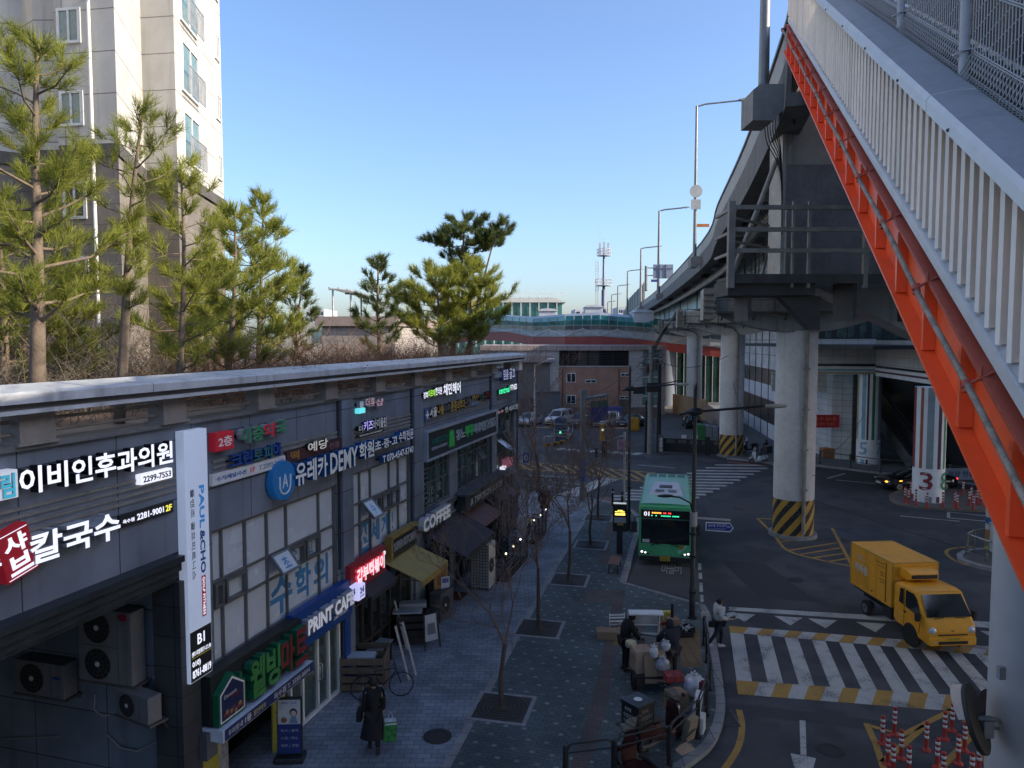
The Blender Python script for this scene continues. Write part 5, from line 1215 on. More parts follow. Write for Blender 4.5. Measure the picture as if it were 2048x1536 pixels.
b=MB();b.tube([c+ax*.02,c+ax*.1,Vector((4.05,5.95,c.z-.1))],.02,8);b.tube([c+ax*.02-Vector((0,0,.08)),Vector((4.05,5.95,c.z-.16))],.015,8);b.box(c.x+.04,c.x+.12,c.y-.05,c.y+.05,c.z-.14,c.z+.0);b.build('bracket',grey,TM,world=True)
TM2=thing('traffic_mirror','second dark traffic mirror half hidden behind the grey column','traffic mirror',(4.1,6.2,7.5))
c=D(1992,1416,6.6);b=MB();b.disc(c,(.96,.25,0),.17,.04,28);b.build('mirror_back',M('mirror_maroon',(.05,.02,.022),.5),TM2,world=True)
b=MB();b.tube([c,Vector((4.3,6.2,c.z-.05))],.02,8);b.build('bracket',grey,TM2,world=True)
# -- station on the right
tile=brick('station_tiles',(.58,.58,.56),(.63,.62,.60),(.24,.24,.23),.9,.62,.014,.6,off=0,var=.12)
tile2=brick('station_small_tiles',(.50,.53,.53),(.56,.58,.58),(.22,.23,.23),1.5,.5,.016,.6,off=0,var=.15,streak=.2)
marble=M('grey_marble',(.58,.59,.61),.4,0,.3,.9,streak=.7,dirt=(.25,.26,.27))
numw=M('column_white',(.80,.81,.80),.6,0,.08,1.2)
def numcol(lab,X,Y,ztop,r,stripes,digits,dcol,zb):
 sh=-math.degrees(math.atan2(X,Y))
 t=thing('numbered_column',lab,'column',(X,Y,.15),0,'numbered columns of the station')
 b=MB();b.cyl((0,0),r,0,ztop-.15,40);b.build('shaft',numw,t)
 for a0,a1,m_ in stripes:
  b=MB();rr=r+.006;an=[R(lerp(a0,a1,k/4)+sh)for k in range(5)]
  for p_,q_ in zip(an,an[1:]):
   b.add([(rr*math.sin(p_),-rr*math.cos(p_),zb),(rr*math.sin(q_),-rr*math.cos(q_),zb),(rr*math.sin(q_),-rr*math.cos(q_),ztop-.16),(rr*math.sin(p_),-rr*math.cos(p_),ztop-.16)],[(0,1,2,3)])
   if(a0+a1)%3:b.add([(rr*math.sin(p_),-rr*math.cos(p_),.02),(rr*math.sin(q_),-rr*math.cos(q_),.02),(rr*math.sin(q_),-rr*math.cos(q_),.38),(rr*math.sin(p_),-rr*math.cos(p_),.38)],[(0,1,2,3)])
  b.build('painted_stripe',m_,t)
 for tx,ang,m_,z0,z1,w_ in digits:
  b=MB();b.text(tx,-w_/2,z0,w_/2,z1,0,0,0,bold=.01)
  vs=[]
  for p_ in b.v:a_=R(ang+sh)+p_[0]/r;vs.append(((r+.035)*math.sin(a_),-(r+.035)*math.cos(a_),p_[2]))
  b.v=vs;b.build('numeral',m_,t)
 return t
sblue=M('stripe_blue',(.22,.44,.56),.6);smar=M('stripe_maroon',(.10,.03,.05),.6);sgrn=M('stripe_green',(.02,.22,.13),.6);sgry=M('stripe_grey',(.26,.30,.36),.6);sred=M('stripe_red',(.26,.04,.05),.6);sora=M('stripe_orange',(.36,.11,.05),.6);syel=M('stripe_cream',(.42,.40,.26),.6);slg=M('stripe_pale',(.28,.33,.33),.6)
numcol('white station column painted with numerals 5 and 7 and blue maroon green stripes',28.3,58.4,7.3,.87,((-88,-58,syel),(-36,-16,sblue),(-10,0,smar),(14,28,sgrn),(46,80,sgry)),(('5',-24,sblue,.75,1.75,.62),('7',60,sgry,.75,1.75,.6)),sblue,1.95)
numcol('white station column painted with numerals 3 and 8 on the bollard island',25.45,44.8,7.1,.88,((-85,-58,sred),(-36,-24,sora),(-10,14,slg),(30,44,smar),(56,70,sgrn)),(('3',-8,sred,.75,1.85,.72),('8',68,sgrn,.75,1.85,.7)),sred,2.05)
SB=thing('station_concourse','tiled station concourse with a painted beam, dark hall and marble side wall','station',(30,60,0))
def quadwall(b,p,q,z0,z1,th=.4,mi=0):
 p=Vector(p);q=Vector(q);d=(q-p).normalized();n=Vector((-d.y,d.x))*th
 pl=[p,q,q+n,p+n];b.add([(a.x,a.y,z0)for a in pl]+[(a.x,a.y,z1)for a in pl],[(0,3,2,1),(4,5,6,7),(0,1,5,4),(1,2,6,5),(2,3,7,6),(3,0,4,7)],mi)
PA_,PB_,PC_=(24.6,58.6),(28.3,57.6),(26.2,45.6)
PA_=(22.0,58.6)
b=MB();quadwall(b,PA_,PB_,8.05,10.0);quadwall(b,PB_,PC_,7.95,9.9,.4);quadwall(b,PC_,(33,40),7.9,9.8);b.build('fascia',tile,SB,world=True)
b=MB();quadwall(b,(22.0,58.75),(28.25,57.75),7.86,8.045,.5);quadwall(b,(28.35,57.6),(26.28,45.6),7.78,7.945,.5);b.build('shadow_gap',blackgl,SB,world=True)
b=MB();quadwall(b,PA_,PB_,7.25,7.855,.6);quadwall(b,PB_,PC_,7.15,7.775,.6);quadwall(b,PC_,(33,40),7.1,7.75,.6);b.build('beam',numw,SB,world=True)
b=MB();quadwall(b,(22.0,58.59),(28.27,57.58),7.5,7.66,.004,0);quadwall(b,(22.0,58.59),(28.27,57.58),7.28,7.44,.004,1);quadwall(b,(28.285,57.58),(26.19,45.6),7.42,7.56,.004,2)
b.build('beam_stripe',[sblue,syel,smar],SB,world=True)
b=MB();quadwall(b,(22.0,59.6),(40,58.2),9.4,13.5,.3);b.build('upper_wall',M('dark_upper_wall',(.03,.035,.036),.4,0,.3,1),SB,world=True)
for i in range(14):
 b=MB();x=23.2+i*.9;y=59.6-(x-22)*.0778;b.box(x,x+.5+.3*(i%3==0),y-.08,y-.01,10.1,12.6);b.build('window',M('upper_pane',(.06,.09,.085),.15,0,.6,1.2,spec=.7),SB,world=True)
b=MB();quadwall(b,(22,62.5),(27.2,61.6),5.6,7.2,.5);b.build('lintel',tile2,SB,world=True)
b=MB();b.prism([(26.3,60.6),(27.7,60.0),(29.0,61.5),(28.6,64),(26.3,64)],.15,7.2,'z');b.build('tiled_pillar',tile2,SB,world=True)
b=MB();b.box(29.6,50,72,72.5,0,9.5);b.box(33,33.4,46,72,0,9.5);b.box(22.5,50,46.2,72,9.35,9.6);b.build('hall_wall',M('hall_dark',(.014,.016,.02),.6,0,.4,.5),SB,world=True)
b=MB();b.prism([(55.5,.2),(56.0,.2),(68,6.8),(68,7.6),(67.4,7.6),(55.5,1.1)],30.2,30.35,'x',0);b.prism([(55.5,.2),(56.0,.2),(68,6.8),(68,7.6),(67.4,7.6),(55.5,1.1)],31.7,31.85,'x',0)
b.prism([(55.5,.2),(68,6.8),(68,6.3),(56.3,.2)],30.36,31.69,'x',1);b.build('escalator',[M('escalator_side',(.14,.15,.155),.35,.4,.15,1),steel_dk],SB,world=True)
b=MB();b.tube([(30.2,55.6,1.15),(30.2,67.5,7.7)],.05,6);b.tube([(31.8,55.6,1.15),(31.8,67.5,7.7)],.05,6);b.build('handrail',rubber,SB,world=True)
b=MB();b.box(32.2,33.0,56.9,57.0,3.6,5.4);b.build('exit_panel',M('hall_green_panel',(.02,.14,.08),.5,emit=.1),SB,world=True)
b=MB()
for x,y,z in((29.4,62,5.0),(31.0,63,5.0),(32.2,64.2,4.9)):b.ball((x,y,z),.07,8,5)
b.build('ceiling_light',lit('hall_spot',(1,.97,.9),4),SB,world=True)
MW=thing('marble_wall','grey streaked marble and tinted glass wall running beneath the viaduct','wall',(27,78,0))
w0,w1=(25.4,71),(28.6,97)
def mwall(z0,z1,m_,nm,y0=0.0,y1=1.0,off=0.0):
 b=MB();p=Vector(w0).lerp(Vector(w1),y1);q=Vector(w0).lerp(Vector(w1),y0);quadwall(b,(p.x-off,p.y),(q.x-off,q.y),z0,z1,.3);b.build(nm,m_,MW,world=True)
mwall(7.0,11.5,marble,'marble_panel');mwall(5.4,6.995,M('grey_glass_band',(.05,.055,.06),.2,0,.5,.8,streak=.5),'glass_band');mwall(3.9,5.395,M('pale_band',(.60,.62,.66),.5,0,.1,.8),'pale_band')
mwall(1.6,3.895,M('dark_band',(.04,.04,.038),.4,0,.3,1),'dark_band');mwall(0,1.595,M('pale_plinth',(.52,.54,.56),.5,0,.12,.8),'plinth')
b=MB()
for k in range(9):
 p=Vector(w0).lerp(Vector(w1),k/8);b.box(p.x-.06,p.x-.004,p.y-.05,p.y+.05,0,11.5)
for z in(8.4,9.9):p=Vector(w0);q=Vector(w1);b.bar((p.x-.02,p.y,z),(q.x-.02,q.y,z),.03,.05)
b.build('panel_joint',steel_dk,MW,world=True)
# tall block added out of view on the right to keep the street in shade
t=thing('shade_block','tall plain block added unseen behind the viaduct to shade the street','station',(36,30,0))
b=MB();b.box(35,60,-70,60,9.7,24.4);b.box(35,60,60.01,97,9.7,20);b.build('wall',M('shade_block_panels',(.26,.27,.28),.7,0,.1,.5),t,world=True)
b=MB();b.box(34.2,61,-71,60.4,24.401,24.8);b.box(34.2,61,60.5,98,20.001,20.5);b.build('roof',galv,t,world=True)
b=MB()
for y in range(-68,84,12):b.box(36,37.2,y,y+1.2,0,9.7)
b.build('column',concrete_dk,t,world=True)
# brown hoarding wall under the viaduct
t=thing('brown_wall','low brown hoarding wall under the viaduct catching sunlight','wall',(24,92,0))
hw=[G(1452,872),G(1412,842),G(1345,826)]
b=MB();quadwall(b,hw[1].xy,hw[0].xy,0,2.0,.2);b.build('panel',M('hoarding_pinkish',(.26,.20,.17),.8,0,.12,.6),t,world=True)
b=MB();quadwall(b,hw[2].xy,(hw[1].x-.02,hw[1].y),0,2.6,.2);b.build('panel',M('hoarding_ochre',(.36,.24,.13),.8,0,.15,.6),t,world=True)
# deck of the footbridge the camera stands on
t=thing('footbridge_deck','grey footbridge deck with a parapet where the viewer stands','footbridge',(0,-2,8.2))
b=MB();b.box(-30,6,-5,.45,7.7,8.2);b.build('slab',concrete_dk,t,world=True)
b=MB();b.box(-30,1.0,.33,.45,8.202,9.25);b.box(-30,6,-5,-4.88,8.202,9.4);b.build('parapet',slat,t,world=True)
# -- trees and shrubs
def leafmat(name,c1,c2,trans=.45,sc=1.6):
 m=bpy.data.materials.new(name);m.use_nodes=True;nt=m.node_tree
 for n in list(nt.nodes):nt.nodes.remove(n)
 out=nt.nodes.new('ShaderNodeOutputMaterial');tc=nt.nodes.new('ShaderNodeTexCoord')
 a=noise(nt,tc.outputs['Object'],sc,4);k=noise(nt,tc.outputs['Object'],sc*9,2)
 c=mix(nt,ramp(nt,mth(nt,'ADD',mth(nt,'MULTIPLY',a,.6),mth(nt,'MULTIPLY',k,.4)),.35,.65),c1,c2)
 d=nt.nodes.new('ShaderNodeBsdfDiffuse');t=nt.nodes.new('ShaderNodeBsdfTranslucent');mx=nt.nodes.new('ShaderNodeMixShader')
 nt.links.new(c,d.inputs[0]);nt.links.new(c,t.inputs[0]);mx.inputs[0].default_value=trans
 nt.links.new(d.outputs[0],mx.inputs[1]);nt.links.new(t.outputs[0],mx.inputs[2]);nt.links.new(mx.outputs[0],out.inputs[0]);return m
pine_y=leafmat('pine_needles',(.12,.145,.03),(.32,.345,.075));pine_d=leafmat('dark_pine_needles',(.055,.078,.03),(.15,.185,.065))
pine_b=leafmat('sunlit_pine_needles',(.15,.18,.035),(.37,.385,.085))  # brighter copy of the needles puts a sunlit look into the colour
bark=M('pine_bark',(.15,.115,.085),.9,0,.3,5,.5,25,.4);barkd=M('bare_bark',(.075,.06,.052),.9,0,.25,6,.4,30)
def blades(P,Dv,L,wd,rng,n=15,spread=.5):
# bunches of needles: centre points P, growth direction Dv -> vertices and triangles
 k=len(P);d=Dv[:,None,:]+rng.normal(0,spread,(k,n,3));d/=np.linalg.norm(d,axis=2,keepdims=True)
 base=P[:,None,:]+d*.01+Dv[:,None,:]*(L*rng.uniform(-.25,.8,(k,n,1)));ln=L*rng.uniform(.65,1.15,(k,n,1));tip=base+d*ln
 s=np.cross(d,rng.normal(0,1,(k,n,3)));s/=np.linalg.norm(s,axis=2,keepdims=True)+1e-6;s*=wd
 v=np.stack([base-s,base+s,tip+s*.25,tip-s*.25],2).reshape(-1,3);q=np.arange(k*n)[:,None]*4+np.array([0,1,2,3])
 return v,q
def npmesh(name,v,q,m,parent=None,kind=None):
 me=bpy.data.meshes.new(name);me.vertices.add(len(v));me.vertices.foreach_set('co',v.astype(np.float32).ravel())
 w_=q.shape[1];me.loops.add(q.size);me.loops.foreach_set('vertex_index',q.ravel().astype(np.int32));me.polygons.add(len(q))
 me.polygons.foreach_set('loop_start',(np.arange(len(q))*w_).astype(np.int32));me.polygons.foreach_set('loop_total',np.full(len(q),w_,dtype=np.int32))
 me.update();me.validate();me.materials.append(m);o=bpy.data.objects.new(name,me);S.collection.objects.link(o)
 if parent:o.parent=parent
 if kind:o['kind']=kind
 return o
def pine(label,base,h,lean,prof,m,seed,r0=.12,nl=26,z0=.3,wd=.006,L=.24,dens=1.0,n=20,up=.5,group='pines on the roof terrace',sub=5,sq=1.0):
 rng=np.random.default_rng(seed);t=thing('pine_tree',label,'pine',base,0,group)
 b=MB();tp=[];k=9
 ph=rng.uniform(0,6)
 for i in range(k+1):
  f=i/k;tp.append(np.array([lean[0]*f+.07*math.sin(4*f+ph),lean[1]*f+.06*math.cos(3*f+ph),h*f]))
 b.tube([tuple(p)for p in tp],[r0*(1-.82*i/k)for i in range(k+1)],10)
 def tr(f):x=f*k;i=min(int(x),k-1);return tp[i]+(tp[i+1]-tp[i])*(x-i)
 P,Dn=[],[]
 nl=int(nl*1.05)
 for i in range(nl):
  f=z0+(1-z0)*(i+rng.uniform(0,.6))/nl;f=min(f,.985);R_=(.45 if rng.random()<.14 else 1)*np.interp(f,[p[0]for p in prof],[p[1]for p in prof])*rng.uniform(.6,1.12)
  az=i*2.4+rng.uniform(-.5,.5);o=tr(f);dirn=np.array([math.cos(az),math.sin(az)*sq,0])
  end=o+dirn*R_+np.array([0,0,R_*up*rng.uniform(.3,1.3)]);mid=o+(end-o)*.5+np.array([0,0,-.08*R_])+rng.normal(0,.05,3)
  rr=max(r0*.32*(1-.6*f),.012);b.tube([tuple(o),tuple(mid),tuple(end)],[rr,rr*.7,rr*.3],5,cap=False)
  ns=max(int(R_*sub*1.15*dens),4)
  for j in range(ns):
   g=rng.uniform(.25,1.0)**.8;c=o+(mid-o)*min(g*2,1)+(end-mid)*max(g*2-1,0)
   side=np.cross(dirn,[0,0,1])*rng.choice([-1,1]);sd=dirn*rng.uniform(.2,.9)+side*rng.uniform(.2,.9)+np.array([0,0,rng.uniform(-.1,.55)])
   ln=rng.uniform(.15,.5)*R_*.55;e2=c+sd*ln
   b.tube([tuple(c),tuple(e2)],[rr*.4,rr*.2],4,cap=False)
   nt_=max(int(ln*13*dens),3)
   for q in range(nt_):
    u=(q+1)/nt_;P.append(c+(e2-c)*u+rng.normal(0,.03,3));Dn.append(sd/np.linalg.norm(sd)*.8+np.array([0,0,.75]))
  P.append(end);Dn.append(dirn*.7+np.array([0,0,.6]))
 for q in range(8):P.append(tr(1-.012*q));Dn.append(np.array([rng.normal(0,.3),rng.normal(0,.3),1]))
 b.build('trunk',bark,t)
 v,q=blades(np.array(P),np.array(Dn),L,wd,rng,n);npmesh('crown',v,q,m,t);return t
TZ=8.36
def roofspot(u,Y):p=D(u,700,Y);return(p.x,Y,TZ)
pine('tall roof pine nearest the left edge, with a thick dark trunk',roofspot(55,12.9),6.7,(.35,.2),[(.2,.5),(.3,1.3),(.45,1.55),(.6,1.35),(.8,1.15),(.95,.5),(1,.2)],pine_y,11,.15,40,.28,dens=1.35,wd=.005)
pine('slim leaning roof pine with a high sparse crown',roofspot(226,14.4),6.0,(.62,.3),[(.35,.45),(.55,.5),(.7,.85),(.85,.95),(1,.25)],pine_y,12,.11,24,.36,dens=1.1,wd=.005)
pine('straight roof pine before the lit tower corner',roofspot(357,16.6),5.5,(.1,.1),[(.15,.8),(.3,1.2),(.6,1.1),(.85,.7),(1,.2)],pine_b,13,.09,34,.16,dens=1.2,wd=.006)
pine('bushy bright roof pine, broadest of the middle ones',roofspot(455,19.5),5.0,(.2,.1),[(.12,1.0),(.3,1.5),(.6,1.35),(.85,.8),(1,.2)],pine_b,14,.10,38,.14,dens=1.3,wd=.007)
pine('tall bright roof pine closest to the dark little one',roofspot(520,23.5),6.1,(.1,0),[(.12,1.1),(.3,1.6),(.6,1.3),(.85,.6),(1,.15)],pine_b,15,.10,40,.13,dens=1.2,wd=.008)
pine('dark small pine at the right end of the bright row',roofspot(594,30),4.4,(.2,0),[(.1,.7),(.35,1.15),(.7,.8),(1,.2)],pine_d,16,.09,26,.12,dens=1.1,wd=.010)
pine('dark pine partly cut by the left picture edge, low crown',roofspot(8,16.5),4.6,(-.1,0),[(.2,1.2),(.45,1.7),(.7,1.4),(.9,.8),(1,.3)],pine_y,17,.12,34,.16,dens=1.1,wd=.006)
pine('low green pine filling the gap behind the thick trunk',roofspot(130,18.5),3.2,(.1,0),[(.15,1.3),(.5,1.4),(.8,.9),(1,.3)],pine_y,18,.09,26,.12,dens=1.2,wd=.006)
pine('bright pine behind the straight one, lower and wider',roofspot(415,25),3.9,(.1,0),[(.1,1.2),(.4,1.6),(.7,1.2),(1,.3)],pine_b,19,.10,30,.1,dens=1.2,wd=.008)
pine('dark stand-alone pine beside the annex canopy',roofspot(757,33),5.2,(.1,0),[(.15,.9),(.3,1.35),(.5,1.25),(.65,1.15),(.85,.7),(1,.25)],pine_d,20,.13,32,.14,dens=1.2,wd=.010,L=.24)
pine('broad bushy pine at the far end of the terrace, left trunk',roofspot(888,35.2),4.9,(-.5,.2),[(.2,1.2),(.35,2.1),(.6,2.0),(.8,1.5),(1,.4)],pine_b,21,.13,36,.22,dens=1.1,wd=.010,L=.32)
pine('broad bushy pine at the far end of the terrace, right trunk',roofspot(938,36.5),5.4,(.3,0),[(.2,1.1),(.35,1.9),(.6,1.9),(.8,1.5),(1,.5)],pine_b,22,.14,38,.24,dens=1.1,wd=.010,L=.32)
pine('umbrella-topped old pine rising above the bushy pair',roofspot(905,38),7.7,(.6,0),[(.66,.3),(.80,1.9),(.86,2.3),(.95,1.7),(1,.8)],pine_d,23,.16,30,.62,dens=1.3,wd=.011,L=.26,up=.12)
pine('crooked pine limb reaching right with its own small pads',roofspot(922,37.4),7.6,(2.0,0),[(.8,.3),(.9,.9),(1,.7)],pine_d,24,.11,13,.82,dens=1.3,wd=.011,L=.26,up=.1)
# leafless shrubs on the terrace (uncountable twigs): one mass for each kind
def twigs(name,label,cat,s0,s1,o0,o1,n,hmin,hmax,m,ml,nleaf,seed,wd=.006,leaf=.022):
 rng=np.random.default_rng(seed);s=rng.uniform(s0,s1,n);o=rng.uniform(o0,o1,n);d=np.array(FD);nn=np.array(FN);O=np.array(FO)
 base=O+s[:,None]*d-o[:,None]*nn+np.array([0,0,TZ]);h=rng.uniform(hmin,hmax,(n,1))*(.6+.4*np.sin(s*1.1+o)[:,None]**2)
 V,Q=[],[];p=base;dr=np.concatenate([rng.normal(0,.35,(n,2)),np.ones((n,1))],1);k=4
 allp=[p]
 for i in range(k):
  dr=dr+np.concatenate([rng.normal(0,.45,(n,2)),rng.normal(-.12,.15,(n,1))],1);q=p+dr/np.linalg.norm(dr,axis=1,keepdims=True)*h/k*1.25
  sdv=np.cross(dr,rng.normal(0,1,(n,3)));sdv/=np.linalg.norm(sdv,axis=1,keepdims=True);ww=wd*(1-.2*i)
  V.append(np.stack([p-sdv*ww,p+sdv*ww,q+sdv*ww*.8,q-sdv*ww*.8],1).reshape(-1,3));p=q;allp.append(p)
 V=np.concatenate(V);Q=np.arange(len(V)).reshape(-1,4)
 t=thing(name,label,cat,(0,0,0),kind='stuff');npmesh('twigs',V,Q,m,t,'stuff')
 if nleaf:
  ap=np.concatenate(allp[1:]);c=ap[rng.integers(0,len(ap),nleaf)]+rng.normal(0,.05,(nleaf,3));a=rng.normal(0,1,(nleaf,3));a/=np.linalg.norm(a,axis=1,keepdims=True);bb=np.cross(a,rng.normal(0,1,(nleaf,3)));bb/=np.linalg.norm(bb,axis=1,keepdims=True)
  V=np.stack([c-a*leaf,c+bb*leaf*.6,c+a*leaf,c-bb*leaf*.6],1).reshape(-1,3);npmesh('leaves',V,np.arange(len(V)).reshape(-1,4),ml,t,'stuff')
 return t
twr=M('russet_twigs',(.20,.115,.075),.9,0,.3,3);twg=M('grey_twigs',(.16,.135,.11),.9,0,.3,3)
lfr=leafmat('russet_leaves',(.17,.085,.045),(.30,.17,.09));lfg=leafmat('dry_leaves',(.16,.12,.055),(.28,.21,.10));lfo=leafmat('olive_leaves',(.09,.10,.03),(.20,.19,.07))
twigs('shrubbery','russet leafless shrub bed running along the far half of the terrace','shrubs',-1.0,20.2,.7,5.0,6000,1.3,2.3,twr,lfr,14000,31,.007,.03)
twigs('shrubbery','grey-brown twiggy shrub bed behind the near railing','shrubs',-13,-.5,1.7,6.5,2200,1.2,3.0,twg,lfg,5500,32)
twigs('undergrowth','olive undergrowth and saplings below the pines before the tower','undergrowth',-9,4,5.0,9,1500,1.2,3.6,twg,lfo,5000,33,.008,.03)
twigs('shrubbery','tall bare whips beside the tower corner','shrubs',-2,6,11,16,260,3.5,6.5,twr,lfr,500,34,.012,.03)
# bare street trees in grates
def baretree(label,base,h,seed,fork=.32,spread=.75,r=.06,depth=6,twin=False,group='bare street trees along the pavement',scale=1.0):
 rng=random.Random(seed);t=thing('street_tree',label,'tree',base,0,group)
 tr_,cr=MB(),MB()
 def grow_(p,d,L,r_,lv,mb):
  n=4;pts=[p];dd=d
  for i in range(n):
   dd=(dd+Vector((rng.gauss(0,.1),rng.gauss(0,.1),rng.gauss(.03,.06)))).normalized();pts.append(pts[-1]+dd*L/n)
  mb.tube(pts,[max(r_*(1-.4*i/n),0.0042)for i in range(n+1)],7 if lv<2 else 4,cap=False)
  if lv>=depth:return
  kids=2 if lv<2 else rng.choice((2,2,3))
  for k in range(kids):
   q=Vector((rng.gauss(0,1),rng.gauss(0,1),rng.gauss(.1,.4))).normalized();nd=(dd+q*spread*rng.uniform(.7,1.25)+Vector((0,0,.22))).normalized()
   grow_(pts[-1],nd,L*rng.uniform(.62,.9),r_*.66*rng.uniform(.8,1.1),lv+1,cr)
  if lv>=1 and rng.random()<.95:
   i=rng.randint(1,3);q=Vector((rng.gauss(0,1),rng.gauss(0,1),.3)).normalized();grow_(pts[i],(dd*.5+q).normalized(),L*.55,r_*.4,lv+2,cr)
 Lk=h*fork
 pts=[Vector((0,0,0)),Vector((rng.gauss(0,.04),rng.gauss(0,.04),Lk*.5)),Vector((rng.gauss(0,.08),rng.gauss(0,.08),Lk))]
 tr_.tube(pts,[r*1.25,r,r*.85],10);tr_.cyl((0,0),r*1.7,-.02,.05,10,0,r*1.2)
 for k in range(2 if twin else 3):
  a=rng.uniform(0,6.28)if not twin else k*math.pi+.3;grow_(pts[-1],Vector((math.cos(a)*.38,math.sin(a)*.38,1)).normalized(),h*.24,r*.62,1,cr)
 tr_.build('trunk',barkd,t);cr.build('crown',M('twig_bark',(.17,.115,.09),.9,0,.25,6),t);return t
def grate(p,rz,label):
 t=thing('tree_grate',label,'tree grate',(p.x,p.y,SZ+.004),rz,'tree grates in the pavement')
 gm=M('iron_grate',(.052,.048,.046),.65,.3,.3,9,.3)
 b=MB();b.box(-.68,.68,-.68,.68,0,.012)
 for k in range(5):r=.2+k*.11;b.lathe([(r,.012),(r,.022),(r+.05,.022),(r+.05,.012)],40)
 b.build('grate',gm,t)
 b=MB()
 for q in((-.80,.80,-.80,-.69),(-.80,.80,.69,.80),(-.80,-.69,-.685,.685),(.69,.80,-.685,.685)):b.box(q[0],q[1],q[2],q[3],0,.016)
 b.build('frame',M('grate_border',(.24,.245,.25),.75,0,.2,5),t)
 b=MB();b.cyl((0,0),.19,.013,.024,24);b.build('soil',M('pit_soil',(.08,.06,.05),.95,0,.3,12),t)
tl_=[((1003,1416),4.7,41,'nearest bare forked tree, in the grate nearest the dark-coated pedestrian',.36,True),((1077,1257),5.2,42,'second bare tree from the camera, with upright dense twigs',.40,False),((1137,1160),6.0,43,'third bare tree, leaning slightly, before the bench',.34,False),((1181,1090),4.6,44,'fourth bare tree, level with the stop display',.32,False),((1196,1036),5.6,45,'fifth bare tree, the last in the row before the corner',.36,False)]
for(px_,h,sd2,lb,fk,tw)in tl_:
 p=G(px_[0],px_[1],SZ);baretree(lb,p,h,sd2,fk,r=.062,twin=tw,depth=7);grate(p+Vector((0.02,0,0)),R(-13),'square iron grate under the '+lb.split(',')[0])
p=G(1076,984,SZ);baretree('large bare tree at the far pavement corner beside the shop building',p,8.6,46,.3,.55,.11,7)
# -- vehicles
tyre=M('tyre',(.018,.018,.019),.85,0,.2,10);rimm=M('wheel_rim',(.30,.31,.32),.35,.7,.1,6)
headl=M('headlight_glass',(.55,.58,.62),.08,.2,.15,12,spec=.9);taill=M('tail_light',(.30,.015,.015),.2,0,.1,8,emit=.08)
cglass=M('car_glass',(.012,.016,.02),.05,0,.4,1.2,spec=.9);blackp=M('black_plastic',(.02,.021,.023),.55,0,.2,8)
platem=M('number_plate',(.50,.50,.48),.5,0,.05,9);platey=M('yellow_plate',(.42,.30,.03),.5,0,.1,9)
def wheel(t,x,y,r,wd=.2,rim=rimm):
 s=1 if y>0 else-1
 b=MB();b.tube([(x,y-wd/2,r),(x,y-wd/2+.03,r),(x,y+wd/2-.03,r),(x,y+wd/2,r)],[r*.9,r,r,r*.9],24);o=b.build('wheel',tyre,t)
 b=MB();b.disc((x,y+s*(wd/2+.004),r),(0,1,0),r*.62,.012,20);b.disc((x,y+s*(wd/2+.012),r),(0,1,0),r*.14,.02,10,1)
 for k in range(5):a=k*1.2566;b.bar((x+r*.12*math.cos(a),y+s*(wd/2+.014),r+r*.12*math.sin(a)),(x+r*.6*math.cos(a),y+s*(wd/2+.012),r+r*.6*math.sin(a)),r*.1,.014,0)
 b.build('rim',[rim,blackp],o);return o
def ring(x,hw,z0,z1,n=4,sq=.35,tum=.0):
# closed cross-section at x: flat bottom, bulging sides, crowned top
 P=[];h=z1-z0
 for y,z in((-.92,0),(-1,.12),(-1.0,.45),(-.985+tum*.3,.78),(-.9+tum,.95),(-.6,1.0),(0,1.015),(.6,1.0),(.9-tum,.95),(.985-tum*.3,.78),(1.0,.45),(1,.12),(.92,0)):P.append((x,y*hw,z0+z*h))
 return P
